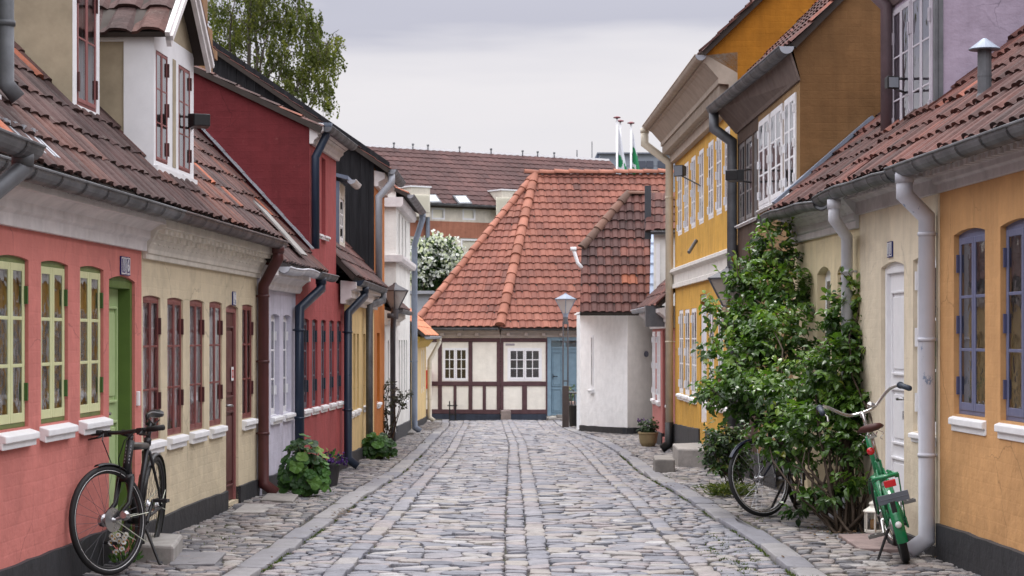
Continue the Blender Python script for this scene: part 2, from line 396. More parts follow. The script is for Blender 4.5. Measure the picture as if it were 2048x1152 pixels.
def door(root, fc, o, frame, leaf, panels, rec=.10, fw=.06, hand='l', handle=STEEL, transom=0, leafrec=.10, name='door'):
    ua, ub, za, zb = o['ua'], o['ub'], o['za'], o['zb']; mb = MB(); mb.mi = 0
    a, b = ua + fw, ub - fw
    mb.fbox(fc, ua, a, -rec - leafrec - .04, -rec, za, zb); mb.fbox(fc, b, ub, -rec - leafrec - .04, -rec, za, zb)
    mb.fbox(fc, a, b, -rec - leafrec - .04, -rec - .002, zb - fw, zb)
    if o['rise'] > 0:
        n = 8; w = ub - ua; pts = [fc.P(ua, -rec - .003, zb), fc.P(ub, -rec - .003, zb)] + [fc.P(ua + w * i / n, -rec - .003, arc(o, ua + w * i / n) + .01) for i in range(n, -1, -1)]
        mb.prism(pts, -fc.n * .05)
    mb.fbox(fc, ua - .02, ub + .02, -rec - .3, -rec - leafrec - .06, za, zb + .05)
    mb.mi = 1; l0, l1 = -rec - leafrec - .05, -rec - leafrec
    zt = zb - fw - transom; mb.fbox(fc, a, b, l0, l1, za + .01, zt)
    w = b - a
    for (pu0, pu1, pz0, pz1) in panels:
        u0, u1 = a + w * pu0, a + w * pu1; z0, z1 = za + (zt - za) * pz0, za + (zt - za) * pz1; t = .018
        for bx in ((u0, u0 + t, z0, z1), (u1 - t, u1, z0, z1), (u0 + t, u1 - t, z0, z0 + t), (u0 + t, u1 - t, z1 - t, z1)): mb.fbox(fc, bx[0], bx[1], l1, l1 + .02, bx[2], bx[3])
        mb.fbox(fc, u0 + .045, u1 - .045, l1, l1 + .012, z0 + .045, z1 - .045)
    d = mb.build(name, [frame, leaf], root, bevel=.004)
    h = MB(); hu = a + .07 if hand == 'l' else b - .07; hz = za + (zb - za) * .50; sg = 1 if hand == 'l' else -1
    h.fbox(fc, hu - .018, hu + .018, l1, l1 + .008, hz - .09, hz + .06)
    h.tube([fc.P(hu, l1, hz), fc.P(hu, l1 + .05, hz), fc.P(hu + sg * .11, l1 + .055, hz - .005)], .011, 8)
    h.build('handle', handle, d, smooth=True)
    if transom:
        t = MB(); t.mi = 0; t.fbox(fc, a, b, l0, l1 + .02, zt, zt + .05); t.fbox(fc, (a + b) / 2 - .02, (a + b) / 2 + .02, l0, l1 + .01, zt + .05, zb - fw)
        t.build('transom', [frame], d); q = MB(); q.quad(fc.P(a, l1 - .01, zt + .05), fc.P(b, l1 - .01, zt + .05), fc.P(b, l1 - .01, zb - fw), fc.P(a, l1 - .01, zb - fw)); q.build('pane', GLASS, d)
    return d

def plinth(root, fc, u0, u1, h, skips=(), mat=PLINTH, out=.022, zfix=None):
    mb = MB(); segs = []; c = u0
    for a, b in sorted(skips):
        if a > c: segs.append((c, a))
        c = max(c, b)
    if c < u1: segs.append((c, u1))
    for a, b in segs:
        mb = MB(); n = max(1, int((b - a) / .22)); hh_ = [h + random.uniform(-.007, .007) for _ in range(n + 1)]
        for i in range(n):
            p, q = a + (b - a) * i / n, a + (b - a) * (i + 1) / n; gp, gq = fc.g(p), fc.g(q); tp, tq = (gp + hh_[i], gq + hh_[i + 1]) if zfix is None else (zfix, zfix)
            mb.quad(fc.P(p, out, gp - .3), fc.P(q, out, gq - .3), fc.P(q, out, tq), fc.P(p, out, tp))
            mb.quad(fc.P(p, out, tp), fc.P(q, out, tq), fc.P(q, -.05, tq + .012), fc.P(p, -.05, tp + .012))
        for u, fl in ((a, 0), (b, 1)):
            gz = fc.g(u); t = gz + h if zfix is None else zfix
            p = [fc.P(u, -.12, gz - .3), fc.P(u, out, gz - .3), fc.P(u, out, t), fc.P(u, -.12, t)]
            mb.poly(p if not fl else p[::-1])
        mb.build('plinth', mat, root)

def cornice(root, fc, u0, u1, prof, mat, dent=None, name='cornice'):
    mb = MB(); mb.fprism(fc, prof, u0, u1)
    if dent:
        pitch, wd, o0, o1, z0, z1 = dent[:6]; n = int((u1 - u0) / pitch)
        for i in range(n):
            u = u0 + pitch * (i + .3)
            if len(dent) > 6:   # scrolled modillion
                for k in range(4):
                    f0, f1 = k / 4, (k + 1) / 4
                    mb.fbox(fc, u, u + wd, o0, o0 + (o1 - o0) * f1 ** 1.7, z0 + (z1 - z0) * f0, z0 + (z1 - z0) * f1)
            else: mb.fbox(fc, u, u + wd, o0, o1, z0, z1)
    return mb.build(name, mat, root, bevel=.004 if fc.P(u0, 0, 0).y < 25 else 0)

def gutter(root, fc, u0, u1, o, z, r=.065, mat=ZINC, strap=.55, sag=.0, endmat=None):
    mb = MB(); n = 9; m = max(2, int((u1 - u0) / .35)); rings = []
    def prof(rr): return [(o + rr * math.cos(PI + PI * k / n), z + rr * math.sin(PI + PI * k / n)) for k in range(n + 1)]
    for i in range(m + 1):
        u = u0 + (u1 - u0) * i / m; dz = sag * (math.sin(u * 1.9) + .6 * math.sin(u * 4.3))
        pp = prof(r) + prof(r - .006)[::-1]
        rings.append([fc.P(u, a, b + dz) for a, b in pp])
    k = len(rings[0]); vs = [p for q in rings for p in q]; fs = []
    for i in range(m):
        for j in range(k): fs.append((i * k + j, (i + 1) * k + j, (i + 1) * k + (j + 1) % k, i * k + (j + 1) % k))
    mb.add(vs, fs)
    # rolled front bead
    mb.tube([fc.P(u0 + (u1 - u0) * i / m, o + r, z + sag * (math.sin((u0 + (u1 - u0) * i / m) * 1.9) + .6 * math.sin((u0 + (u1 - u0) * i / m) * 4.3))) for i in range(m + 1)], .009, 6)
    mb.mi = 1
    for u in (u0, u1): 
        pts = [fc.P(u, a, b) for a, b in prof(r - .002)]; mb.prism(pts, fc.d * (.006 if u == u0 else -.006))
    mb.mi = 0
    mb.mi = 2
    if strap:
        for i in range(int((u1 - u0) / strap) + 1):
            u = u0 + strap * (i + .45)
            if u > u1 - .02: break
            for w0, w1 in ((-.012, .012),):
                pp = prof(r + .006)
                for q, w in zip(pp, pp[1:]): mb.quad(fc.P(u + w0, q[0], q[1]), fc.P(u + w0, w[0], w[1]), fc.P(u + w1, w[0], w[1]), fc.P(u + w1, q[0], q[1]))
            mb.fbox(fc, u - .012, u + .012, o - r, o + r, z - .004, z + .004)
    return mb.build('gutter', [mat, endmat or mat, STRAP], root, smooth=False)

def downpipe(root, fc, u, o, z, zbot, r=.042, mat=ZINC, wall_o=.065, drop=.10, run=.28, shoe=True, lower=None, lower_z=None, du=0, clips=2, hop=True, name='downpipe'):
    mb = MB(); top = z - .055
    path = [fc.P(u, o, top), fc.P(u, o, top - drop), fc.P(u + du, wall_o, top - drop - run), fc.P(u + du, wall_o, zbot + (.12 if shoe else 0))]
    if lower is not None:
        path[-1] = fc.P(u + du, wall_o, lower_z)
    elif shoe: path.append(fc.P(u + du, wall_o + .12, zbot + .035))
    mb.tube(path, r, 14)
    zz = top - drop - run
    for f in ([.12, .62] if clips == 2 else [.05, .36, .7]):
        z2 = zz + (zbot - zz) * f; mb.tube([fc.P(u + du, wall_o, z2 - .012), fc.P(u + du, wall_o, z2 + .012)], r + .006, 14); mb.fbox(fc, u + du - .008, u + du + .008, 0, wall_o - r, z2 - .008, z2 + .008)
    if hop: mb.tube([fc.P(u, o, top + .02), fc.P(u, o, top - .05)], r + .008, 14)
    dp = mb.build(name, mat, root, smooth=True)
    if lower is not None:
        l = MB(); p2 = [fc.P(u + du, wall_o, lower_z + .03), fc.P(u + du, wall_o, zbot + .12)]
        if shoe: p2.append(fc.P(u + du, wall_o + .12, zbot + .035))
        l.tube(p2, r + .006, 14); l.build('pipe_foot', lower, dp, smooth=True)
    return dp

def tiles(mb, O, ud, vd, n, U, W, w=.215, c=.30, amp=.016, lift=.022, seg=6, jit=.006, tones=(0, 1), dark_edge=False):
    """pantile covering of a U x W rectangle: wavy across, stepped up the slope"""
    O = V(O); nc = max(1, int(math.ceil(U / w))); nr = max(1, int(math.ceil(W / c)))
    for r_ in range(nr):
        v0 = r_ * c; v1 = v0 + c * 1.06
        for k in range(nc):
            pc = O + ud * (k * w) + vd * v0; mb.tone = min(1, max(0, tones[0] + (tones[1] - tones[0]) * (.40 * random.random() + .34 + .50 * mnoise.noise(pc * .9) + .28 * mnoise.noise(pc * 2.7) + (.35 if random.random() < .035 else 0))))
            dj = random.uniform(-jit, jit) - (.03 if random.random() < .02 else 0); dh = random.uniform(-jit, jit) * .6; du = random.uniform(-.004, .004)
            lo = []; hi = []; lip = []
            for i in range(seg + 1):
                t = i / seg; h = amp * (math.sin(2 * PI * t - 1.2) * .75 + .3 * math.sin(4 * PI * t - .6))
                u = (k + t) * w + du
                if u > U + w * .2: u = U + w * .2
                p = O + ud * u
                lo.append(p + vd * (v0 + dj) + n * (h + lift + dh)); hi.append(p + vd * v1 + n * (h * .96 + .003 + dh))
                lip.append(p + vd * (v0 + dj + .004) + n * (h + lift + dh - .024))
            m = seg + 1
            mb.add(lo + hi + lip, [(i, i + 1, m + i + 1, m + i) for i in range(seg)] + [(2 * m + i, 2 * m + i + 1, i + 1, i) for i in range(seg)])

def roof(root, fc, u0, u1, o_e, z_e, pitch, W, mat, w=.19, c=.265, name='roof', thick=.06, back=True, verge=True, jit=.006, lift=.021, tones=(.04, .96), amp=.016):
    a = R(pitch); vd = -fc.n * math.cos(a) + V((0, 0, 1)) * math.sin(a); n = fc.n * math.sin(a) + V((0, 0, 1)) * math.cos(a)
    mb = MB(); O = fc.P(u0, o_e, z_e)
    tiles(mb, O, fc.d, vd, n, u1 - u0, W, w, c, jit=jit, lift=lift, tones=tones, amp=amp)
    mb.mi = 1; mb.tone = .3
    p = [O - n * .01, O + fc.d * (u1 - u0) - n * .01, O + fc.d * (u1 - u0) + vd * W - n * .01, O + vd * W - n * .01]
    mb.prism(p, -n * thick)
    if back:
        rd = O + vd * W; vb = -fc.n * math.cos(a) - V((0, 0, 1)) * math.sin(a); nb = -fc.n * math.sin(a) + V((0, 0, 1)) * math.cos(a)
        q = [rd, rd + vb * W, rd + fc.d * (u1 - u0) + vb * W, rd + fc.d * (u1 - u0)]; mb.prism(q, -nb * thick)
    r_ = mb.build(name, [mat, UNDER], root)
    return r_

def gable(root, fc, u, depth, zw, pitch, mat, zbot=None, name='gable_wall', flip=False, zmin=None):
    """end wall closing the house at u"""
    zr = zw + depth / 2 * math.tan(R(pitch)); b = fc.g(u) - .4 if zbot is None else zbot
    mb = MB(); p = [fc.P(u, 0, b), fc.P(u, 0, zw), fc.P(u, -depth / 2, zr), fc.P(u, -depth, zw), fc.P(u, -depth, b)]
    mb.poly(p if flip else p[::-1]); return mb.build(name, mat, root)
def backwall(root, fc, u0, u1, depth, z, mat):
    mb = MB(); b = min(fc.g(u0), fc.g(u1)) - .4
    mb.quad(fc.P(u1, -depth, b), fc.P(u0, -depth, b), fc.P(u0, -depth, z), fc.P(u1, -depth, z)); return mb.build('back_wall', mat, root)
def caps(mb, a, b, r=.11, ln=.36, up=V((0, 0, 1)), jit=.012, lap=.05):
    a, b = V(a), V(b); d = b - a; L = d.length; d.normalize(); s_ = d.cross(up).normalized(); uu = s_.cross(d).normalized(); n = max(1, int(L / ln)); st = L / n
    for i in range(n):
        mb.tone = random.random(); p = a + d * (st * i) + uu * random.uniform(-jit, jit); q = a + d * (st * (i + 1) + lap); m = 8; A = []; B = []
        for k in range(m + 1):
            th = PI * k / m; A.append(p + (s_ * math.cos(th) + uu * (math.sin(th) * .85 + .1)) * r * 1.12); B.append(q + (s_ * math.cos(th) + uu * (math.sin(th) * .85)) * r * .93)
        mb.add(A + B, [(k, k + 1, m + 1 + k + 1, m + 1 + k) for k in range(m)] + [tuple(range(m, -1, -1))])

STRAP = paint('gutter_strap', (.045, .045, .05), .55)
def text(name, s, size, mat, parent, M, extrude=.002, align='CENTER'):
    cu = bpy.data.curves.new(name, 'FONT'); cu.body = s; cu.size = size; cu.align_x = align; cu.align_y = 'CENTER'; cu.extrude = extrude
    o = bpy.data.objects.new(name, cu); COL.objects.link(o); dg = bpy.context.evaluated_depsgraph_get()
    me = bpy.data.meshes.new_from_object(o.evaluated_get(dg)); COL.objects.unlink(o); bpy.data.objects.remove(o)
    me.transform(Matrix.Translation(-base_of(parent)) @ M); me.materials.clear(); me.materials.append(mat)
    q = bpy.data.objects.new(name, me); COL.objects.link(q); q.parent = parent; return q
def fmat(fc, u, o, z):
    M = Matrix.Identity(4)
    for i, c in enumerate((fc.d, V((0, 0, 1)), fc.n)):
        for j in range(3): M[j][i] = c[j]
    M.translation = fc.P(u, o, z); return M
NUMB = paint('enamel_blue', (.02, .03, .16), .25, .08, .02); NUMW = paint('enamel_white', (.78, .78, .78), .3, .05, .02)
def number_plate(fc, u, z, s, label, w=.11, h=.15):
    t = thing('house_number_plate', label, 'number plate', fc.P(u, 0, z - h / 2))
    n = len(s)
    for i, ch in enumerate(s):
        uc = u + (i - (n - 1) / 2) * w
        mb = MB(); mb.mi = 0; mb.fbox(fc, uc - w / 2 + .002, uc + w / 2 - .002, .002, .012, z - h / 2, z + h / 2)
        mb.mi = 1
        for a, b, c, d in ((-w / 2 + .008, w / 2 - .008, h / 2 - .014, h / 2 - .008), (-w / 2 + .008, w / 2 - .008, -h / 2 + .008, -h / 2 + .014), (-w / 2 + .008, -w / 2 + .013, -h / 2 + .014, h / 2 - .014), (w / 2 - .013, w / 2 - .008, -h / 2 + .014, h / 2 - .014)):
            mb.fbox(fc, uc + a, uc + b, .012, .0145, z + c, z + d)
        mb.build('number_tile', [NUMB, NUMW], t, bevel=0)
        text('digit', ch, h * .95, NUMW, t, fmat(fc, uc, .014, z))
    return t
# ------------------------------------------------------------------ LEFT SIDE OF THE STREET
def house_root(fc, u0, u1, label, cat='house', group='painted houses along the street', name='house'):
    p = fc.P((u0 + u1) / 2, 0, 0); return thing(name, label, cat, (p.x, p.y, fc.g((u0 + u1) / 2)), group)
LEFT = Fac(LP(-140), LP(688))
def ul(px, o=0): return LEFT.u(px, o)
A283 = ul(283); A514 = ul(514); A591 = ul(591); A688 = LEFT.L
SALMON = paint_wall('salmon_limewash', (.60, .205, .175), .42, .82, .09, .35, (.55, .22, .17))
TAN = paint_wall('sand_limewash', (.64, .545, .385), .46, .82, .09, .25, (.42, .36, .26)); TAND = paint('dormer_sand', (.36, .30, .21), .8, .2, .2)
LAV = paint_wall('lavender_limewash', (.60, .58, .68), .35, .8, .14); REDW = paint_wall('brick_red_limewash', (.40, .085, .085), .35, .8, .2, .12, (.40, .13, .11))
YELL = paint_wall('pale_yellow_limewash', (.74, .55, .27), .3, .8, .2); ORNG = paint_wall('orange_limewash', (.50, .17, .035), .4, .8, .2)
WHW = paint_wall('white_limewash', (.78, .77, .73), .3, .8, .07)
GRN_D = paint('leaf_green_frame', (.15, .20, .07), .45, .12); GRN_L = paint('pale_lime_frame', (.62, .64, .36), .42, .08); GRN_H = paint('hinge_green', (.045, .10, .022), .4, .15)
GRN_DOOR = paint('pale_green_door', (.40, .52, .25), .45, .12); GRN_DK = paint('deep_green_trim', (.09, .15, .03), .5, .12)
OX_F = paint('oxblood_frame', (.19, .052, .048), .45, .15); OX_H = paint('oxblood_hinge', (.07, .018, .018), .4, .15); OX_D = paint('oxblood_door', (.105, .03, .03), .45, .15)
OXP = paint('rose_frame', (.27, .10, .095), .5, .15)

# --- salmon house -------------------------------------------------------------------------------
hs = house_root(LEFT, 0, A283, 'salmon pink house with lime green windows and green door, number 16')
ops = []
wz0, wz1 = .952, 1.883
for r_ in (57, 136, 207):
    b = ul(r_); ops.append(OPU(b - .575, b, wz0, wz1, .016))
ops.insert(0, OPU(ops[0]['ua'] - .80, ops[0]['ua'] - .22, wz0, wz1, .016))
dr = OP(LEFT, 218, 270, .07, 1.83, .03, 'door')
wall('wall', hs, LEFT, 0, A283, 2.32, ops + [dr], SALMON)
plinth(hs, LEFT, 0, A283, .21, [(dr['ua'], dr['ub'])])
for o in ops: window(hs, LEFT, o, GRN_D, GRN_L, rec=.02, back=LACED, hinge=GRN_H, hl='r', hz=(.21, .79), hh=.10, hw=.012, silld=dict(proj=.058, th=.075, slope=.035, ext=.03))
door(hs, LEFT, dr, GRN_DK, GRN_DOOR, [(.14, .86, .55, .93), (.14, .86, .10, .48)], rec=.02, fw=.05, leafrec=.085)
cornice(hs, LEFT, 0, A283 + .02, [(0, 2.05), (.035, 2.05), (.035, 2.12), (.06, 2.14), (.06, 2.19), (.13, 2.235), (.17, 2.235), (.17, 2.30), (0, 2.34)], STUCCO)
EL = 2.37; OE = .235; PIT = 47.3
roof(hs, LEFT, 0, A283, OE, EL, PIT, 4.4, TILE_OLD, jit=.012, tones=(0, .97))
gable(hs, LEFT, 0, 5.4, 2.55, PIT, SALMON); gable(hs, LEFT, A283 - .01, 5.4, 2.55, PIT, SALMON, flip=True); backwall(hs, LEFT, 0, A283, 5.4, 2.5, SALMON)
gutter(hs, LEFT, 0, ul(352, .24), .24, 2.325, .068, ZINC, .5)
number_plate(LEFT, (ul(240) + ul(256)) / 2, 1.45 + (675 - 532) / F * LEFT.P(ul(248), 0, 0).y, '16', 'blue and white enamel number 16 plate over the green door', .125, .125)
b = MB(); ub = ul(270); b.fbox(LEFT, ub + .03, ub + .075, 0, .02, .98, 1.08); bb = b.build('door_bell', WHITE, None, bevel=.004); tag(bb, 'small white door bell box right of the green door', 'door bell')

def dormer(root, fc, u0, u1, o_f, zb, zt, depth, front_m, cheek_m, cut=None, gable_p=None, roofm=TILE_OLD, ops=(), post=None, name='dormer', overhang=.07):
    """upright roof window: front wall with openings, cheeks, gabled or flat top; returns the part"""
    mb = MB(); mb.mi = 0
    fo = Fac(*[(p.x, p.y) for p in (fc.P(0, o_f, 0), fc.P(fc.L, o_f, 0))])
    w = wall(name, root, fo, u0, u1, zt, list(ops), front_m, .05, zbot=zb)
    for u in (u0 + .002, u1 - .002):
        ck = MB(); ck.quad(fo.P(u, -.001, zb), fo.P(u, -depth, zb), fo.P(u, -depth, zt), fo.P(u, -.001, zt))
        ck.build('cheek', cheek_m, w)
    if post:
        for u in (u0, u1):
            pm = MB(); s_ = -1 if u == u0 else 1
            pm.fbox(fo, min(u, u + s_ * .012), max(u, u + s_ * .012), -post, 0.001, zb + .1, zt)
            pm.fbox(fo, min(u, u + s_ * .010), max(u, u + s_ * .010), -depth, -post, zt - .10, zt)
            pm.build('corner_board', front_m, w)
    return w, fo

# lime green dormer at the near end, over the salmon house
fw_, fo = None, None
u1 = ul(37); u0 = u1 - .9; dl = dict(o_f=-.16)
op = OPU(u0 + .08, u1 - .045, 2.84, 3.95, 0, rec=.006)
dw, fo = dormer(hs, LEFT, u0, u1, -.16, 2.45, 4.0, 1.6, WHITE, TAND, ops=[op])
window(dw, fo, op, GRN_D, GRN_L, rec=.0, hinge=GRN_H, hl='r', hz=(.15, .8), hh=.09, hw=.012, sillmat=None, back=LACED)
m = MB(); m.fbox(fo, u0, u1 + .05, 0, .05, 2.74, 2.79); m.build('ledge', WHITE, dw)
m = MB(); m.prism([fo.P(u0, .005, 2.74), fo.P(u1 + .05, .005, 2.74), fo.P(u1 + .18, .16, 2.60), fo.P(u0, .16, 2.60)], fo.n * .02); m.build('apron_board', WOODD, dw)
m = MB()
for i in range(9):
    uu = u1 + .2 - i * .085; m.fbox(fo, uu - .045, uu, .17, .21 + .012 * (i % 2), 2.585, 2.61)
    m.prism([fo.P(uu - .06, .17, 2.60), fo.P(uu - .005, .17, 2.60), fo.P(uu - .005, .34, 2.44), fo.P(uu - .06, .34, 2.44)], V((0, 0, .016)))
m.build('lead_apron', ZINCL, dw)
m = MB(); uu = u1 + .10
m.tube([fo.P(uu, .06, 4.2), fo.P(uu, .06, 2.86), fo.P(uu + .03, .12, 2.78)], .045, 14); m.tube([fo.P(uu, .06, 3.18), fo.P(uu, .06, 3.21)], .053, 14); m.build('downpipe', ZINC, dw, smooth=True)
# dormer with a single oxblood window
u0, u1 = ul(145, -.33), ul(199, -.33)
op = OPU(ul(152, -.33) + .02, ul(193, -.33) - .0, 3.02, 3.93, 0, rec=.004); 
dw, fo = dormer(hs, LEFT, u0, u1, -.33, 2.72, 4.12, 1.5, WHITE, TAND, ops=[op])
window(dw, fo, op, OX_F, OXP, rec=.0, rows=2, hinge=OX_H, hz=(.17, .83), hh=.13, hw=.007, sillmat=None, back=LACE, fw=.022, cw=.024, bw=.014, glass=GLASS_SKY)
# gable over it
def gable_top(dw, fo, u0, u1, z, pitch, depth, tri_m, barge_m, roofm, over=.14, front=.10):
    uc = (u0 + u1) / 2; a = R(pitch); h = (u1 - u0) / 2 * math.tan(a)
    m = MB(); m.poly([fo.P(u0, .0, z), fo.P(u1, .0, z), fo.P(uc, .0, z + h)]); m.build('gable', tri_m, dw)
    L = ((u1 - u0) / 2 + over) / math.cos(a)
    for sg, ue in ((1, u0 - over), (-1, u1 + over)):
        mb = MB(); vd = fo.d * sg * math.cos(a) + V((0, 0, 1)) * math.sin(a); n = -fo.d * sg * math.sin(a) + V((0, 0, 1)) * math.cos(a)
        O = fo.P(ue, front, z - over * math.tan(a) + .03); ud = -fo.n
        if sg > 0: tiles(mb, O, ud, vd, n, depth, L, .24, .34, .028, .03)
        else: tiles(mb, O + ud * depth, -ud, vd, n, depth, L, .24, .34, .028, .03)
        mb.mi = 1; mb.prism([O, O + ud * depth, O + ud * depth + vd * L, O + vd * L], -n * .04)
        mb.build('dormer_roof', [roofm, UNDER], dw)
        bm_ = MB(); e = fo.n * .03
        for t0, t1, ex in ((.0, .12, .035), (.03, .07, .055)):
            bm_.prism([O - n * t0, O + vd * L - n * t0, O + vd * L - n * t1, O - n * t1], fo.n * ex)
        bm_.build('bargeboard', barge_m, dw)
gable_top(dw, fo, u0, u1, 4.12, 40, 1.5, TAND, STUCCO, TILE_OLD, over=.10)

# --- sand house ---------------------------------------------------------------------------------
ht = house_root(LEFT, A283, A514, 'sand coloured house with oxblood door and narrow oxblood windows')
ops = [OP(LEFT, a, b,   .72, 1.735, .014) for a, b in ((285.7, 321), (334.6, 366), (379.4, 407.6), (418.8, 444.4), (484.5, 505.7))]
dr = OP(LEFT, 452, 476.7, .03, 1.705, .03, 'door')
wall('wall', ht, LEFT, A283, A514, 2.3, ops + [dr], TAN)
plinth(ht, LEFT, A283 + .004, A514, .15, [(dr['ua'], dr['ub'])])
for o in ops: window(ht, LEFT, o, OXP, OX_F, rec=.016, back=LACE, pleat=True, glass=GLASS_LOW, hinge=OX_H, hl='r', hz=(.27, .80), hh=.12, hw=.012, fw=.018, cw=.026, bw=.016, silld=dict(proj=.048, th=.085, slope=.02, ext=.015), backoff=.03)
door(ht, LEFT, dr, OXP, OX_D, [(.14, .86, .55, .93), (.14, .86, .08, .48)], rec=.02, fw=.04, leafrec=.02)
m = MB(); uu = (ul(457) + ul(468)) / 2; 
cornice(ht, LEFT, A283 + .02, A514 + .02, [(0, 2.00), (.03, 2.00), (.03, 2.035), (.045, 2.04), (.045, 2.07), (.11, 2.20), (.17, 2.215), (.17, 2.29), (0, 2.33)], CREAMC, (.165, .085, .03, .155, 2.065, 2.21, 1))
roof(ht, LEFT, A283, ul(560, OE), OE, EL, PIT, 4.4, TILE_OLD, jit=.012, tones=(0, .97))
gable(ht, LEFT, A283, 5.4, 2.55, PIT, TAN); gable(ht, LEFT, A514 - .01, 5.4, 2.55, PIT, TAN, flip=True); backwall(ht, LEFT, A283, A514, 5.4, 2.5, TAN)
GUTR = paint('rusty_gutter', (.10, .072, .072), .5, .3, .1, .3, .5)
gutter(ht, LEFT, ul(352, .24), ul(562, .24), .24, 2.325, .068, GUTR, .5)
downpipe(ht, LEFT, ul(556, .24), .24, 2.325, g(18.5), .05, OXBLOOD, du=-(ul(556, .24) - ul(527, .07)), wall_o=.07, run=.24, clips=3)
number_plate(LEFT, (ul(464) + ul(469)) / 2, 1.45 + (675 - 597) / F * LEFT.P(ul(466), 0, 0).y, '14', 'tiny enamel number plate above the oxblood door', .07, .12)
m = MB(); dz = 1.45 - (748 - 675) / F * 17.3
uu = ul(462, -.03); m.mi = 0; m.fbox(LEFT, uu - .05, uu + .05, -.019, -.016, dz - .06, dz + .06); m.mi = 1; m.fbox(LEFT, uu - .032, uu + .032, -.0165, -.014, dz - .035, dz + .035)
m.mi = 0; m.fbox(LEFT, uu - .010, uu + .010, -.0145, -.013, dz - .02, dz + .02)
st = m.build('sticker', [WHITE, paint('sticker_red', (.55, .05, .03), .4)], None); tag(st, 'small white and red sticker on the oxblood door', 'sticker')
# big two window dormer
u0, u1 = ul(308, -.05), ul(386.5, -.05)
def dop(a, b, z0, z1): return OPU(ul(a, -.05), ul(b, -.05), z0, z1, 0, rec=.004)
ops2 = [dop(311.5, 335.5, 2.74, 3.55), dop(357, 380.5, 2.74, 3.55)]
dw, fo = dormer(ht, LEFT, u0, u1, -.05, 2.5, 3.70, 1.9, WHITE, TAND, ops=ops2, post=.22)
for o in ops2: window(dw, fo, o, OX_F, OXP, rec=.02, rows=3, hinge=OX_H, hl='r', hz=(.14, .5, .87) if o is ops2[0] else (.17, .87), hh=.10, hw=.006, sillmat=None, back=LACE, fw=.014, cw=.017, bw=.012, glass=GLASS_SKY)
m = MB(); m.fbox(fo, ul(345, -.05), ul(351, -.05), .001, .004, 2.74, 3.56); m.build('panel', TAND, dw)
m = MB(); m.fbox(fo, u0 - .02, u1 + .02, 0, .03, 2.66, 2.70); m.build('ledge', WHITE, dw)
gable_top(dw, fo, u0, u1, 3.70, 38, 2.0, TAND, STUCCO, TILE_OLD, over=.10)
# lead flashing beside the dormer
m = MB()
for fo_, ux, of in ((fo, u0 - .03, -.05),):
    for i in range(9):
        a_ = -.02 - i * .12; z_ = 2.6 + (-a_) * math.tan(R(PIT)); m.prism([LEFT.P(ux - .02, of + a_, z_ + .0), LEFT.P(ux + .03, of + a_, z_ + .05), LEFT.P(ux + .03, of + a_ - .13, z_ + .19), LEFT.P(ux - .02, of + a_ - .13, z_ + .14)], LEFT.d * -.05)
m.build('flashing', ZINCB, dw)

# --- lavender house ------------------------------------------------------------------------------
hv = house_root(LEFT, A514, A591, 'pale lavender house with two deep set white windows')
ops = [OP(LEFT, a, b, .69, 1.66, .02) for a, b in ((541.7, 559), (566.5, 582))]
YR = ul(619)
wall('wall', hv, LEFT, A514, A591, 2.1, ops, LAV); plinth(hv, LEFT, A514 + .004, A591, .16)
for o in ops: window(hv, LEFT, o, WHITE, WHITE, rec=.05, back=LACED, hinge=WHITE, hl='both', hz=(.25, .8), hh=.09, hw=.012, cw=.03, silld=dict(proj=.05, th=.07))
cornice(hv, LEFT, A514 + .03, A591, [(0, 1.905), (.05, 1.905), (.07, 1.94), (.07, 1.975), (.12, 2.02), (.16, 2.03), (.16, 2.11), (0, 2.14)], STUCCO)
m = MB(); m.fbox(LEFT, A514 - .005, A514 + .10, 0, .03, g(18.4), 2.0); m.build('pilaster', LAV, hv)
roof(hv, LEFT, ul(560, OE), YR, .20, 2.16, PIT, 4.6, TILE_OLD, tones=(0, .9))
# pale mortar patch and verge flashing along the taller red house
m = MB()
vd = -LEFT.n * math.cos(R(PIT)) + V((0, 0, 1)) * math.sin(R(PIT)); nn = LEFT.n * math.sin(R(PIT)) + V((0, 0, 1)) * math.cos(R(PIT))
for i in range(12):
    p = LEFT.P(YR - .10, .0, 2.37) + vd * (i * .16) + nn * .055; m.tone = random.random()
    m.prism([p, p + LEFT.d * .10, p + LEFT.d * .10 + vd * .17, p + vd * .17], nn * (.02 + .004 * (i % 2)))
m.build('verge_flashing', ZINCL, hv)
m = MB(); p = LEFT.P(ul(590, .1), .12, 2.25) + nn * .05
m.prism([p, p + LEFT.d * .42, p + LEFT.d * .40 + vd * .62, p + LEFT.d * .1 + vd * .75], nn * .015); m.build('mortar_patch', paint('mortar', (.26, .25, .24), .9, .3, .4), hv)
gutter(hv, LEFT, ul(566, .2), ul(626, .2), .21, 2.115, .06, PIPEW, .0, .012); gutter(hv, LEFT, ul(630, .2), ul(664, .2), .21, 2.125, .065, ZINC, .32)
backwall(hv, LEFT, A514, YR, 5.2, 2.3, LAV)
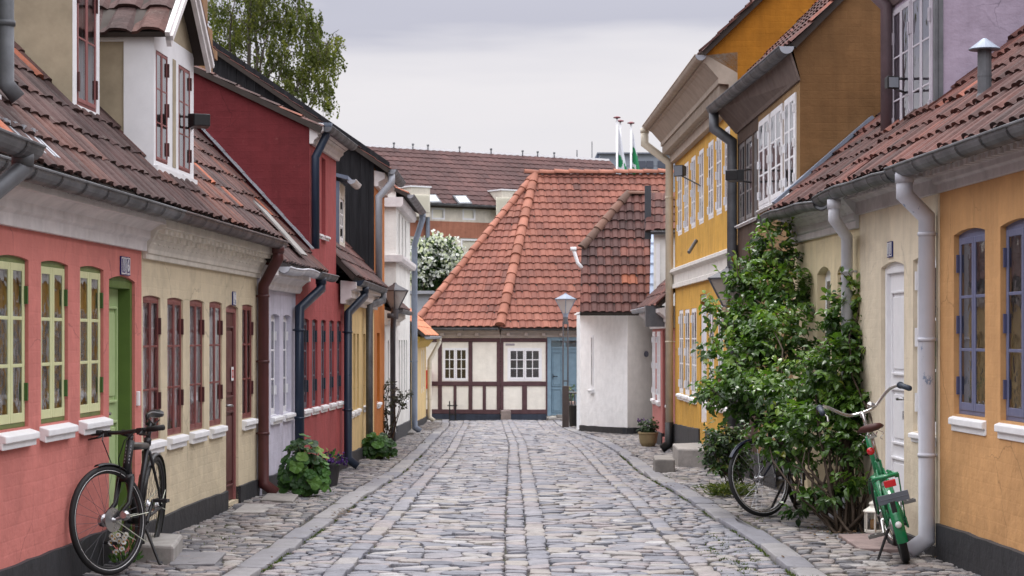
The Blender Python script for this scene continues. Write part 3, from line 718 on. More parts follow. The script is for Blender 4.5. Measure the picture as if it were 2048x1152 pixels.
# --- red house -----------------------------------------------------------------------------------
hr = house_root(LEFT, A591, A688, 'deep red house, tall in its middle, with five slim navy windows')
ops = [OP(LEFT, a, b, .685, 1.635, .02) for a, b in ((605, 618), (624, 635), (642, 652), (658.5, 668), (673.7, 682.7))]
NVF = paint('slate_frame', (.10, .10, .13), .45, .12); NVH = paint('navy_hinge', (.02, .03, .045), .4, .12)
UT = ul(672)
hi = [OP(LEFT, 631.5, 637, 2.62, 3.5), OP(LEFT, 643, 651, 2.62, 3.5)]
wall('wall', hr, LEFT, A591, YR, 2.1, [o for o in ops if o['ub'] < YR + .01], REDW)
wall('wall', hr, LEFT, YR, UT, 3.66, [o for o in ops if o['ua'] > YR - .01 and o['ub'] < UT + .01] + hi, REDW)
wall('wall', hr, LEFT, UT, A688, 2.1, [o for o in ops if o['ua'] > UT - .01], REDW)
plinth(hr, LEFT, A591 + .004, A688, .14)
for o in ops: window(hr, LEFT, o, NVF, NVF, rec=.028, back=LACED, hinge=NVH, hl='r', hz=(.25, .82), hh=.13, hw=.014, cw=.03, silld=dict(proj=.038, th=.075))
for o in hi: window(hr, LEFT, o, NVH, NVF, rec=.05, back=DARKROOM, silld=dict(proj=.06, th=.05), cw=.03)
# gable of the tall part, facing down the street
REDG = paint_wall('oxblood_brick', (.15, .024, .028), .6, .85, .15, .35, (.27, .10, .09))
pt = 25.7; zw = 3.76
m = MB(); m.poly([LEFT.P(YR, 0, 1.0), LEFT.P(YR, 0, zw), LEFT.P(YR, -3.2, zw + 3.2 * math.tan(R(pt))), LEFT.P(YR, -3.2, 1.0)][::-1]); m.build('gable_wall', REDG, hr)
m = MB(); m.quad(LEFT.P(UT, 0, 1.0), LEFT.P(UT, -3.2, 1.0), LEFT.P(UT, -3.2, zw + 1.5), LEFT.P(UT, 0, zw)); m.build('side_wall', REDW, hr)
roof(hr, LEFT, YR - .05, UT + .02, .15, 3.74, pt, 3.7, TILE_OLD, back=False)
backwall(hr, LEFT, A591, UT, 3.2, 5.0, REDW)
cornice(hr, LEFT, YR - .012, UT, [(0, 3.56), (.04, 3.56), (.05, 3.60), (.09, 3.63), (.09, 3.66), (.15, 3.70), (.15, 3.78), (0, 3.80)], STUCCO)
gutter(hr, LEFT, YR + .02, UT + .05, .19, 3.75, .06, ZINC, .3)
m = MB(); uu = YR + .12
m.tube([LEFT.P(uu + .02, .16, 3.76), LEFT.P(uu + .02, .16, 3.66), LEFT.P(uu - .05, .055, 3.42), LEFT.P(uu - .05, .055, 2.42)], .045, 14); m.tube([LEFT.P(uu + .02, .16, 3.80), LEFT.P(uu + .02, .16, 3.69)], [.075, .06], 12)
m.build('downpipe', NAVY, hr, smooth=True)
downpipe(hr, LEFT, ul(640, .2), .21, 2.12, g(20.9), .05, NAVY, du=-(ul(640, .2) - ul(599, .07)), wall_o=.07, run=.22, shoe=False)

# --- yellow house --------------------------------------------------------------------------------
PYE = (-2.07, LP(688)[1]); LFAR = Fac(PYE, (-2.07, 46))
def uf(px, o=0): return LFAR.u(px, o)
B748 = uf(748); B769 = uf(769); B792 = uf(792); B821 = uf(820)
hy = house_root(LFAR, 0, B748, 'pale yellow house with five slit like windows beside the red house')
YW = [(699.5, 704), (706.7, 711), (713.6, 718), (726.7, 731), (733.5, 737.5)]
ops = [OP(LFAR, a, b, .50, 1.50, 0) for a, b in YW]
wall('wall', hy, LFAR, 0, B748, 2.1, ops, YELL, rec=.2); plinth(hy, LFAR, 0.004, B748, .16)
YFR = paint('yellow_frame', (.45, .31, .10), .5)
for o in ops: window(hy, LFAR, o, YFR, YFR, rec=.05, back=LACED, fw=.03, cw=.03, silld=dict(proj=.04, th=.08), pane=True)
cornice(hy, LFAR, -.55, B748 - .05, [(0, 1.86), (.06, 1.86), (.06, 1.90), (.13, 1.93), (.13, 2.02), (.19, 2.04), (.19, 2.12), (0, 2.14)], STUCCO)
roof(hy, LFAR, -1.3 + 0.62, B748 + .02, .20, 2.19, PIT, 3.6, TILE_WARM, tones=(0, .8))
gutter(hy, LFAR, -.95 + .5, uf(716, .2), .21, 2.14, .065, NAVY, .3); gutter(hy, LFAR, uf(716, .2), uf(766, .2), .21, 2.14, .06, ZINC, .4)
backwall(hy, LFAR, 0, B748, 5, 2.3, YELL)
downpipe(hy, LFAR, uf(727, .2), .21, 2.12, g(24.6), .05, NAVY, du=-(uf(727, .2) - uf(696, .07)), wall_o=.07, run=.22)
# blue grey roof dormer
BGD = paint('blue_grey_cladding', (.12, .145, .20), .6, .15)
fd = Fac((-2.32, 25.2), (-2.32, 27.6)); u0, u1 = fd.u(679), fd.u(690)
m = MB(); z0, z1 = 2.35, 3.55
op = OPU(u0 + .1, u1 - .08, 2.75, 3.35, 0, rec=.02)
dw = wall('dormer', hy, fd, u0, u1, z1, [op], CREAMC, .05, zbot=z0)
for u in (u0 + .002, u1 - .002): m = MB(); m.quad(fd.P(u, 0, z0), fd.P(u, -1.4, z0), fd.P(u, -1.4, z1 + .35), fd.P(u, 0, z1)); m.build('cheek', BGD, dw)
m = MB(); m.prism([fd.P(u0 - .05, .12, z1 + .02), fd.P(u1 + .05, .12, z1 + .02), fd.P(u1 + .05, -1.5, z1 + .42), fd.P(u0 - .05, -1.5, z1 + .42)], V((0, 0, .05))); m.build('dormer_roof', BGD, dw)
gutter(dw, fd, u0 - .02, u1 + .05, .16, z1 + .02, .06, STUCCO, 0, 0, ZINCL)
window(dw, fd, op, WHITE, WHITE, rec=.0, back=DARKROOM, sillmat=None, fw=.03, cw=.03, hinge=BLACK, hl='l')
# --- orange house with black boarded gable -------------------------------------------------------
ho = house_root(LFAR, B748, B769, 'narrow orange house with tall black boarded gable')
ops = [OP(LFAR, 754, 759.5, .45, 1.52)]; pt = 34.6; zw = 4.12
wall('wall', ho, LFAR, B748, B769, 4.0, ops, ORNG, rec=.2)
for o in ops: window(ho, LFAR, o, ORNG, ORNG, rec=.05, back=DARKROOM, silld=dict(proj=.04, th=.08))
plinth(ho, LFAR, B748 + .004, B769, .16)
t = NT('black_boards'); uv = t.n('UVMap', uv_map='UVMap').outputs[0]; wv = t.n('TexWave', wave_type='BANDS', bands_direction='X', i_Scale=2.2, i_Distortion=.0); t.l(uv, wv.inputs[0]); nz = t.noise(3, 5, .6, uv, (6, .5, 1))
t.pbsdf(t.ramp(nz, [(.3, (.009, .009, .011, 1)), (.7, (.026, .026, .030, 1))]), .7, 0, t.bump(t.ramp(wv.outputs[1], [(.0, g1(0)), (.12, g1(1))]), .7, .012), .2); BOARD = t.m
dp_ = 4.6
m = MB(); m.poly([LFAR.P(B748, 0, .5), LFAR.P(B748, 0, zw), LFAR.P(B748, -dp_, zw + dp_ * math.tan(R(pt))), LFAR.P(B748, -dp_, .5)][::-1]); m.build('gable_wall', BOARD, ho)
m = MB(); m.prism([LFAR.P(B748 - .10, .24, zw - .2), LFAR.P(B748 - .10, -dp_, zw - .2 + (dp_ + .24) * math.tan(R(pt))), LFAR.P(B748 - .10, -dp_, zw + .05 + (dp_ + .24) * math.tan(R(pt)) - .1), LFAR.P(B748 - .10, .24, zw + .0 - .05)], LFAR.d * .04); m.build('bargeboard', BOARD, ho)
roof(ho, LFAR, B748 - .12, B769 + .05, .25, 3.97, pt, 5.6, TILE_DK, back=False); 
m = MB(); m.quad(LFAR.P(B769, 0, .5), LFAR.P(B769, -dp_, .5), LFAR.P(B769, -dp_, 6.5), LFAR.P(B769, 0, 4.0)); m.build('side_wall', ORNG, ho); backwall(ho, LFAR, B748, B769, dp_, 6.6, ORNG)
cornice(ho, LFAR, B748 + .02, B769, [(0, 3.72), (.06, 3.72), (.06, 3.78), (.16, 3.84), (.16, 3.92), (0, 3.96)], STUCCO)
gutter(ho, LFAR, B748 - .02, B769 + .1, .26, 3.97, .075, ZINC, 0, 0, ZINCL)
m = MB(); uu = B748 + .05
m.tube([LFAR.P(uu, .26, 3.92), LFAR.P(uu, .26, 3.78), LFAR.P(uu - .02, .07, 3.56), LFAR.P(uu - .02, .07, 2.28)], .052, 12); m.build('downpipe', ZINCL, ho, smooth=True)
m = MB(); uu = uf(764, .2)
m.tube([LFAR.P(uu, .21, 2.12), LFAR.P(uu, .21, 1.98), LFAR.P(uu - 1.0, .09, 1.9), LFAR.P(uu - 1.0, .09, g(30.3))], .05, 12); m.build('downpipe', ZINC, ho, smooth=True)
# brick chimney behind
m = MB(); c = at(397, 60, 27.0); m.box(c.x - .30, c.x + .16, 26.7, 27.2, 3.5, c.z + .02); m.box(c.x - .34, c.x + .22, 26.66, 27.24, c.z - .38, c.z - .26); m.box(c.x - .24, c.x + .10, 26.75, 27.15, c.z, 6.7)
CHB = paint_wall('ochre_brick', (.30, .17, .085), 1.0, .85, .3)
m.build('chimney', CHB, hr)
# --- low white house, then taller white house ----------------------------------------------------
hw1 = house_root(LFAR, B769, B792, 'low white house with tiled roof tucked against a taller white one')
ops = [OP(LFAR, a, b, .25, 1.40) for a, b in ((775.5, 778.3), (780.3, 783), (785, 787.6))]
wall('wall', hw1, LFAR, B769, B792, 1.95, ops, WHW, rec=.15)
WGF = paint('pale_grey_frame', (.45, .47, .50), .5)
for o in ops: window(hw1, LFAR, o, WGF, WGF, rec=.03, back=LACED, silld=dict(proj=.03, th=.07), fw=.04, cw=.035)
plinth(hw1, LFAR, B769 + .004, B792, .16)
cornice(hw1, LFAR, B769 + .02, B792 + .35, [(0, 1.66), (.05, 1.66), (.05, 1.72), (.15, 1.78), (.15, 1.86), (0, 1.9)], CREAMC)
roof(hw1, LFAR, B769, B792 + .4, .22, 1.93, 45, 2.6, TILE_OLD); gutter(hw1, LFAR, B769 + .1, B792 + .4, .24, 1.9, .055, ZINC, .5); backwall(hw1, LFAR, B769, B792, 3, 2.1, WHW)
hw2 = house_root(LFAR, B792, B821, 'tall white plastered house with moulded ledges and slit windows')
ops = [OP(LFAR, a, b, .22, 1.40) for a, b in ((797.5, 800), (802.5, 805), (807.5, 810), (812, 814))]
hi = [OP(LFAR, a, b, 2.98, 3.72) for a, b in ((797, 799.5), (803.5, 806), (810, 812.5))]
wall('wall', hw2, LFAR, B792, B821, 3.98, ops + hi, WHW, rec=.15)
for o in ops + hi: window(hw2, LFAR, o, WGF, WGF, rec=.04, back=LACED, sillmat=WHITE2 if o in ops else None, silld=dict(proj=.03, th=.07), fw=.04, cw=.035)
plinth(hw2, LFAR, B792 + .004, B821, .25)
dp_ = 4; pt = 26
m = MB(); m.poly([LFAR.P(B792, 0, .3), LFAR.P(B792, 0, 4.12), LFAR.P(B792, -dp_, 4.12 + dp_ * math.tan(R(pt))), LFAR.P(B792, -dp_, .3)][::-1]); m.build('gable_wall', WHW, hw2)
for za, zb, po in ((2.80, 2.92, .10), (3.78, 3.95, .10)):
    m = MB(); m.fprism(LFAR, [(-.9, za), (po, za), (po + .03, za + .06), (po + .03, zb), (-.9, zb)], B792 - .10, B821 + .0); m.build('ledge', STUCCO, hw2)
roof(hw2, LFAR, B792 - .06, B821 + .05, .22, 4.02, pt, 4.6, TILE_DK, back=False); gutter(hw2, LFAR, B792 - .02, B821 + .1, .25, 4.0, .07, ZINC, .8, 0, ZINCL)
m = MB(); m.quad(LFAR.P(B821, 0, -.8), LFAR.P(B821, -dp_, -.8), LFAR.P(B821, -dp_, 6), LFAR.P(B821, 0, 4.0)); m.build('side_wall', WHW, hw2); backwall(hw2, LFAR, B792, B821, dp_, 6, WHW)
downpipe(hw2, LFAR, B821 + .05, .25, 4.0, g(41), .06, ZINCB, run=.5, wall_o=.09)
# --- yellow cottage at the end of the row --------------------------------------------------------
COT = Fac((-2.13, 42.3), (-2.2, 51.2))
hc = house_root(COT, 0, COT.L, 'low yellow cottage with bright orange tiled roof at the end of the left row')
ops = [OP(COT, 833, 835.5, .1, 1.15), OP(COT, 843, 845, .1, 1.15), OP(COT, 847, 849, .1, 1.15)]
wall('wall', hc, COT, 0, COT.L, 1.5, ops, YELL, rec=.1)
for o in ops: window(hc, COT, o, CREAMC, CREAMC, rec=.01, back=LACE, sillmat=None, fw=.05, cw=.05)
plinth(hc, COT, .3, COT.L, .14); cornice(hc, COT, .2, COT.L, [(0, 1.22), (.05, 1.22), (.18, 1.38), (.18, 1.46), (0, 1.5)], paint('yellow_trim', (.60, .40, .08), .7))
roof(hc, COT, 0, COT.L + .3, .30, 1.50, 44, 2.6, tone_mat('bright_orange_tiles', [(0, (.40, .13, .06)), (1, (.58, .23, .12))], .75)); gutter(hc, COT, .1, COT.L + .3, .33, 1.47, .06, ZINCL, 0)
gable(hc, COT, COT.L, 3.6, 1.75, 44, YELL, flip=True); backwall(hc, COT, 0, COT.L, 3.6, 1.7, YELL)
downpipe(hc, COT, COT.L + .2, .33, 1.47, g(51.3), .055, PIPEC, du=-.5, wall_o=.10, run=.45)

# --- neighbour at the very left edge: only its gutter, pipe and roof edge reach the picture -------
NB = Fac((-2.55, 5.0), (-2.50, 9.55))
hn = house_root(NB, 0, NB.L, 'near house at the left edge showing only its grey gutter end')
wall('wall', hn, NB, 0, NB.L, 2.3, [], SALMON); plinth(hn, NB, 0, NB.L, .2)
gutter(hn, NB, 0, NB.L, .20, 2.36, .07, ZINC, .5); roof(hn, NB, 0, NB.L - .3, .17, 2.38, PIT, 3.6, TILE_OLD); backwall(hn, NB, 0, NB.L, 4.6, 2.5, SALMON)
gable(hn, NB, NB.L, 4.6, 2.55, PIT, SALMON, flip=True)
downpipe(hn, NB, NB.L - .14, .20, 2.36, 0.0, .045, ZINC, du=-.38, run=.22, drop=.06)
# ------------------------------------------------------------------ RIGHT SIDE OF THE STREET
ER = 2.60; OR_ = .25; PITR = 41
def rroot(fc, label): return house_root(fc, 0, fc.L, label)
OCH = paint_wall('apricot_limewash', (.60, .335, .145), .30, .82, .11, .2, (.50, .30, .14)); CRM = paint_wall('cream_limewash', (.72, .63, .48), .3, .8, .12, .45, (.40, .33, .25))
CRM2 = paint_wall('warm_cream_limewash', (.72, .61, .40), .25, .8, .14); BRN = paint_wall('brown_brick', (.20, .105, .042), .5, .85, .2); BRNF = paint_wall('brown_plaster', (.26, .16, .07), .2, .8, .2); BRND = paint_wall('dark_brown_boards', (.085, .052, .036), .15, .75, .25)
SUN = paint_wall('sun_yellow_limewash', (.64, .36, .065), .25, .8, .2); SUNG = paint_wall('amber_brick', (.42, .17, .018), .8, .85, .2); PNK = paint_wall('rose_limewash', (.50, .19, .17), .3, .8, .2)
LILAC = paint_wall('lilac_render', (.36, .30, .38), .1, .8, .15); BLUF = paint('slate_blue_frame', (.135, .15, .25), .42, .10); BLUH = paint('slate_blue_hinge', (.07, .075, .15), .4, .1)

# --- apricot house at the right edge -------------------------------------------------------------
APR = Fac(RP(1880), (RX(8.6), 8.6)); ha = rroot(APR, 'apricot orange house with slate blue windows at the right edge')
o1 = OP(APR, 1907.5, 1970, .96, 2.105, .028); a2 = APR.u(2000.6); o2 = OPU(a2, a2 + .72, .96, 2.105, .028); o3 = OPU(a2 + 1.05, a2 + 1.77, .96, 2.105, .028)
wall('wall', ha, APR, 0, APR.L, 2.6, [o1, o2, o3], OCH)
plinth(ha, APR, 0.0, APR.L, .225, out=.03)
for o in (o1, o2, o3): window(ha, APR, o, BLUF, BLUF, rec=.034, back=LACED, hinge=BLUH, hl='l', hz=(.16, .5, .84), hh=.115, hw=.011, cw=.04, backoff=.06, silld=dict(proj=.030, th=.085, slope=.03, ext=.03))
cornice(ha, APR, 0, APR.L, [(0, 2.40), (.03, 2.40), (.03, 2.455), (.055, 2.465), (.055, 2.50), (.13, 2.55), (.17, 2.56), (.17, 2.62), (0, 2.66)], GREYC, (.12, .055, .05, .125, 2.50, 2.55))
gutter(ha, APR, -.18, APR.L, .25, 2.575, .075, ZINC, .5)
roof(ha, APR, -1.6, APR.L, OR_, ER, PITR, 4.6, TILE_WARM, jit=.014, lift=.028, amp=.020)
gable(ha, APR, 0.01, 6, 2.82, PITR, OCH); gable(ha, APR, APR.L, 6, 2.82, PITR, OCH, flip=True); backwall(ha, APR, 0, APR.L, 6, 2.8, OCH)
# roof vent with conical cap
zt = math.tan(R(PITR)); Yv = 12.9; Xv = (1969 - CX) / F * Yv; 
dv = Xv - RX(Yv); zr = ER + (OR_ + dv) * zt
m = MB(); zt_ = CH + (HZ - 100) / F * Yv
m.mi = 0; m.lathe((Xv, Yv, 0), [(.045, zr - .12), (.045, zt_ - .0)], 16); m.lathe((Xv, Yv, 0), [(.047, zr + .13), (.047, zr + .145)], 16); m.lathe((Xv, Yv, 0), [(.05, zr - .1), (.06, zr - .02), (.048, zr + .02)], 16)
m.mi = 1; m.lathe((Xv, Yv, 0), [(.10, zt_ + .0), (.102, zt_ + .006), (.012, zt_ + .075)], 18)
m.build('roof_vent', [ZINC, ZINCB], ha, smooth=False)
# --- cream house number 11 -----------------------------------------------------------------------
C1 = Fac(RP(1720), RP(1880)); h1 = rroot(C1, 'cream house number 11 with white door between two pale downpipes')
o1 = OP(C1, 1826, 1874, .80, 1.985, .02); d1 = OP(C1, 1762, 1808, .06, 1.965, .035, 'door')
wall('wall', h1, C1, 0, C1.L, 2.6, [o1, d1], CRM, rec=.15); plinth(h1, C1, 0, C1.L - .03, .07, [(d1['ua'], d1['ub'])])
window(h1, C1, o1, WHITE, WHITE, rec=.03, back=LACED, hinge=WHITE, hl='l', hz=(.17, .55, .88), hh=.13, hw=.01, cw=.045, silld=dict(proj=.03, th=.06))
dd = door(h1, C1, d1, WHITE, WHITE, [(.15, .85, .60, .93), (.15, .85, .33, .55), (.15, .85, .08, .28)], rec=.03, fw=.045, leafrec=.03, hand='r')
m = MB(); uu = d1['ub'] - .16; m.fbox(C1, uu - .08, uu + .08, -.06, -.048, .86, .92); m.build('letter_slot', STEEL, dd)
m = MB(); m.fbox(C1, C1.L - .055, C1.L - .002, -.05, .012, 0, 2.40); m.build('pilaster', CRM, h1)
cornice(h1, C1, -.02, C1.L, [(0, 2.40), (.03, 2.40), (.03, 2.50), (.06, 2.51), (.14, 2.56), (.17, 2.565), (.17, 2.62), (0, 2.66)], GREYC, (.13, .05, .03, .12, 2.515, 2.56))
gutter(h1, C1, -.25, C1.L - .20, .25, 2.565, .07, ZINC, .42, .012)
UX = RP(1880)[1] + 1.6
roof(h1, C1, 0.0, C1.L - 1.58, OR_, ER, PITR, 2.2, TILE_WARM, jit=.014, lift=.028, amp=.020); backwall(h1, C1, 0, C1.L, 5, 2.8, CRM)
number_plate(C1, C1.u(1782), C1.z(1782, 499), '11', 'blue and white enamel number 11 plate over the white door', .075, .115)
downpipe(h1, C1, C1.u(1809, .25), .25, 2.57, 0.0, .055, PIPECH, du=C1.u(1855, .075) - C1.u(1809, .25), wall_o=.08, run=.14, drop=.13, clips=3)
# lilac roof house rising behind the eaves
LI = Fac((3.10, 16.35), (3.15, 14.85)); hl_ = wall('dormer', h1, LI, 0, LI.L, 4.35, [], LILAC, zbot=2.6)
ow = [OPU(.10 + .67 * i, .10 + .67 * i + .63, 2.95, 4.10, 0, rec=-.012) for i in range(2)]
LIW = paint('lilac_white', (.50, .47, .52), .5)
for o in ow: window(hl_, LI, o, LIW, LIW, rec=-.012, rows=3, fw=.022, cw=.032, bw=.015, sillmat=None, back=DARKROOM, hinge=LIW, hl='both', hz=(.2, .8), hh=.10, hw=.008)
m = MB(); m.quad(LI.P(LI.L, 0, 2.6), LI.P(LI.L, -2.4, 2.6), LI.P(LI.L, -2.4, 6.5), LI.P(LI.L, 0, 4.5)); m.build('cheek', LILAC, hl_); m = MB(); m.quad(LI.P(0, -2.4, 2.6), LI.P(0, 0, 2.6), LI.P(0, 0, 4.5), LI.P(0, -2.4, 6.5)); m.build('cheek', LILAC, hl_)
m = MB(); m.fbox(LI, LI.L - .05, LI.L + .012, -.05, .012, 2.8, 4.6); m.build('corner_board', ZINC, hl_)
m = MB(); m.prism([LI.P(0, 0, 4.14), LI.P(LI.L, 0, 4.14), LI.P(LI.L, .16, 4.46), LI.P(0, .16, 4.46)], LI.n * .02); m.build('fascia', paint('plum_fascia', (.15, .11, .11), .6), hl_)
GUTP = paint('plum_gutter', (.12, .09, .085), .5, .25)
gutter(hl_, LI, -.05, LI.L + .05, .20, 4.50, .07, GUTP, .5); roof(hl_, LI, -.06, LI.L + .06, .18, 4.52, 45, 2.5, TILE_WARM, name='dormer_roof', back=False)
m = MB(); m.tube([LI.P(.02, .20, 4.46), LI.P(.02, .20, 4.30), LI.P(.10, .06, 4.14), LI.P(.10, .06, 2.95)], .05, 12); m.build('downpipe', PIPEP, hl_, smooth=True)
# --- second cream house --------------------------------------------------------------------------
C2 = Fac(RP(1586), RP(1720)); h2 = rroot(C2, 'warm cream house with white toothed cornice behind the rose bush')
oo = [OP(C2, 1634.5, 1661, .80, 1.99, .06), OP(C2, 1675, 1701, .80, 1.99, .06)]
wall('wall', h2, C2, 0, C2.L, 2.6, oo, CRM2, rec=.2); plinth(h2, C2, 0, C2.L, .07)
for o in oo: window(h2, C2, o, WHITE, WHITE, rec=.07, back=LACE, cw=.04, silld=dict(proj=.03, th=.06))
cornice(h2, C2, -.0, C2.L - .02, [(0, 2.30), (.03, 2.30), (.03, 2.36), (.045, 2.37), (.045, 2.42), (.14, 2.54), (.17, 2.55), (.17, 2.62), (0, 2.66)], paint('cornice_white', (.56, .56, .57), .7, .15, .25), (.125, .062, .045, .15, 2.42, 2.545, 1))
m = MB()
for i in range(int(C2.L / .035)): m.fbox(C2, .035 * i, .035 * i + .018, .03, .036, 2.305, 2.355)
m.build('dentil_band', STUCCO, h2)
gutter(h2, C2, -.10, C2.L - .27, .25, 2.545, .068, ZINC, .4, .016)
roof(h2, C2, .05, C2.L, OR_, ER - .02, PITR, 1.7, TILE_WARM, jit=.018, lift=.028, amp=.020); backwall(h2, C2, 0, C2.L, 5, 2.8, CRM2)
m = MB(); vd = -C2.n * math.cos(R(PITR)) + V((0, 0, 1)) * math.sin(R(PITR)); nn = C2.n * math.sin(R(PITR)) + V((0, 0, 1)) * math.cos(R(PITR))
p = C2.P(.0, .18, ER + .06); m.prism([p, p + C2.d * .12, p + C2.d * .12 + vd * 1.2, p + vd * 1.2], nn * .03); m.build('flashing', ZINCB, h2)
downpipe(h2, C2, C2.u(1668, .25), .25, 2.54, 0.0, .045, PIPEW, du=C2.u(1695, .075) - C2.u(1668, .25), wall_o=.08, run=.12, drop=.13, clips=2)
# --- brown house ---------------------------------------------------------------------------------
BR = Fac((2.60, 23.06), (2.635, 18.3)); hb = rroot(BR, 'tall brown house with big brown brick gable and white upstairs windows')
us_ = BR.u(1516)
wA = [OP(BR, 1520, 1541, 2.80, 3.72), OP(BR, 1544, 1567, 2.80, 3.72), OP(BR, 1571.5, 1593, 2.80, 3.72)]
wD = [OP(BR, 1477, 1489, 2.74, 3.66), OP(BR, 1490.5, 1504, 2.74, 3.66), OP(BR, 1507, 1515, 2.74, 3.66)]
wall('wall', hb, BR, us_, BR.L, 3.9, wA, BRNF, rec=.06); wall('wall', hb, BR, 0, us_, 3.9, wD, BRND, rec=.06)
BRW = paint('brown_window', (.16, .15, .15), .45)
for o in wA: o['vb'] = 0; window(hb, BR, o, WHITE, WHITE, rec=-.015, back=LACED, cw=.04, fw=.03, hinge=WHITE, hl='both', hz=(.15, .5, .85), hh=.08, hw=.008, silld=dict(proj=.04, th=.03))
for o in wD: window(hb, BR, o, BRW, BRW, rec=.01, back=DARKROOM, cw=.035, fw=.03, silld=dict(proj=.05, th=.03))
m = MB(); m.poly([BR.P(BR.L, 0, -.5), BR.P(BR.L, -6, -.5), BR.P(BR.L, -6, 4.2), BR.P(BR.L, -3, 7.25), BR.P(BR.L, .08, 4.14), BR.P(BR.L, 0, 3.84)]); m.build('gable_wall', BRN, hb)
m = MB(); FASC = paint('brown_fascia', (.13, .095, .08), .65, .2)
m.prism([BR.P(-.02, 0, 3.80), BR.P(BR.L + .03, 0, 3.80), BR.P(BR.L + .03, .09, 4.08), BR.P(-.02, .24, 4.08)], BR.n * .02); m.build('fascia', FASC, hb)
GBR = Fac((2.315, 23.12), (2.50, 18.2)); gutter(hb, GBR, 0, GBR.L, 0, 4.10, .07, ZINC, .5, 0, ZINCL); roof(hb, GBR, .02, GBR.L - .02, -.04, 4.14, 45, 4.4, TILE_WARM); backwall(hb, BR, 0, BR.L, 6, 4.2, BRN)
m = MB(); m.tube([BR.P(-.02, .27, 4.06), BR.P(-.02, .27, 3.86), BR.P(.06, .07, 3.70), BR.P(.06, .07, g(23) + .0)], .058, 12); m.build('downpipe', ZINC, hb, smooth=True)
plinth(hb, BR, 0, BR.L, .3)
# --- tall yellow house ---------------------------------------------------------------------------
YE = Fac((2.502, 30.7), (2.60, 23.06)); hyl = rroot(YE, 'tall sunny yellow house with many white windows and moulded cornice')
up = []
for c_, w_, zt_, zb_ in ((1360, 8, 0, 0), (1373, 8, 0, 0), (1387, 8, 0, 0), (1403, 9, 0, 0), (1422, 10, 0, 0), (1438.5, 10, 0, 0), (1455, 10, 0, 0)):
    up.append(OP(YE, c_ - w_ / 2, c_ + w_ / 2, 2.98, 3.98))
lo = [OP(YE, a, b, .62, 1.86) for a, b in ((1358.5, 1366.5), (1370, 1379), (1383, 1393), (1418, 1428), (1436, 1446.5), (1454, 1464))]
dy_ = OP(YE, 1400, 1413, .30, 2.03, 0, 'door')
wall('wall', hyl, YE, 0, YE.L, 4.5, up + lo + [dy_], SUN, rec=.12)
for o in up: window(hyl, YE, o, WHITE, WHITE, rec=.0, back=LACED, cw=.035, fw=.03, hinge=WHITE, hl='l', hz=(.12, .5, .88), hh=.10, hw=.010, sillmat=None)
for o in lo: window(hyl, YE, o, WHITE, WHITE, rec=.006, back=LACED, cw=.035, fw=.03, hinge=WHITE, hl='l', hz=(.12, .5, .88), hh=.11, hw=.010, silld=dict(proj=.05, th=.08, ext=.06))
door(hyl, YE, dy_, WHITE, WHITE, [(.15, .85, .5, .93), (.15, .85, .08, .45)], rec=.02, leafrec=.05)
plinth(hyl, YE, 0, YE.L, .42, [(dy_['ua'], dy_['ub'])], zfix=None)
cornice(hyl, YE, .0, YE.L, [(0, 2.20), (.05, 2.20), (.05, 2.26), (.03, 2.27), (.03, 2.40), (.09, 2.44), (.09, 2.48), (0, 2.52)], paint('string_white', (.72, .70, .66), .6), name='string_course')
cornice(hyl, YE, 0, YE.L + .0, [(0, 4.12), (.08, 4.12), (.08, 4.24), (.10, 4.24), (.10, 4.37), (.22, 4.38), (.22, 4.44), (.36, 4.60), (.40, 4.62), (.40, 4.70), (0, 4.74)], BROWNC, (.135, .065, .10, .20, 4.25, 4.37))
gutter(hyl, YE, -.10, YE.L + .06, .43, 4.70, .065, BROWNC, 0, 0, ZINCL); roof(hyl, YE, -.1, YE.L + .10, .43, 4.74, 44, 4.2, TILE_DK, jit=.016)
m = MB(); m.poly([YE.P(YE.L, .0, 2.0), YE.P(YE.L, -6, 2.0), YE.P(YE.L, -6, 5.10), YE.P(YE.L, -3, 8.0), YE.P(YE.L, .38, 4.72), YE.P(YE.L, .0, 4.5)]); m.build('gable_wall', SUNG, hyl)
m = MB(); m.poly([YE.P(0, 0, -.9), YE.P(0, 0, 4.6), YE.P(0, -3, 7.9), YE.P(0, -6, 5), YE.P(0, -6, -.9)]); m.build('gable_wall', SUNG, hyl); backwall(hyl, YE, 0, YE.L, 6, 5, SUN)
downpipe(hyl, YE, -.06, .46, 4.70, g(30.8), .06, PIPEC, du=.10, wall_o=.09, run=.30, drop=.22, lower=BLACK, lower_z=.12)
m = MB(); pt_ = YE.P(YE.u(1397), 0, YE.z(1397, 498)); uu = YE.u(1397); m.tube([YE.P(uu - .1, .02, pt_.z + .12), YE.P(uu + .08, .14, pt_.z - .05)], .025, 8); m.build('flag_holder', ZINC, hyl)
# --- small rose house ----------------------------------------------------------------------------
PK = Fac((2.50, 35.6), (2.503, 30.72)); hp = rroot(PK, 'small rose pink house with white windows past the tall yellow house')
ow = [OP(PK, 1306, 1311, .38, 1.55), OP(PK, 1315, 1321, .38, 1.55), OP(PK, 1336, 1342, .38, 1.55)]; od = OP(PK, 1325, 1332, -.2, 1.57, 0, 'door')
wall('wall', hp, PK, 0, PK.L, 1.9, ow + [od], PNK, rec=.12)
for o in ow: window(hp, PK, o, WHITE, WHITE, rec=-.01, back=LACED, cw=.045, fw=.04, hinge=WHITE, hl='l', hz=(.12, .5, .88), hh=.10, hw=.012, silld=dict(proj=.05, th=.08))
door(hp, PK, od, OX_F, OX_F, [(.15, .85, .5, .93), (.15, .85, .08, .45)], rec=.03, leafrec=.06); plinth(hp, PK, 0, PK.L, .2, [(od['ua'], od['ub'])])
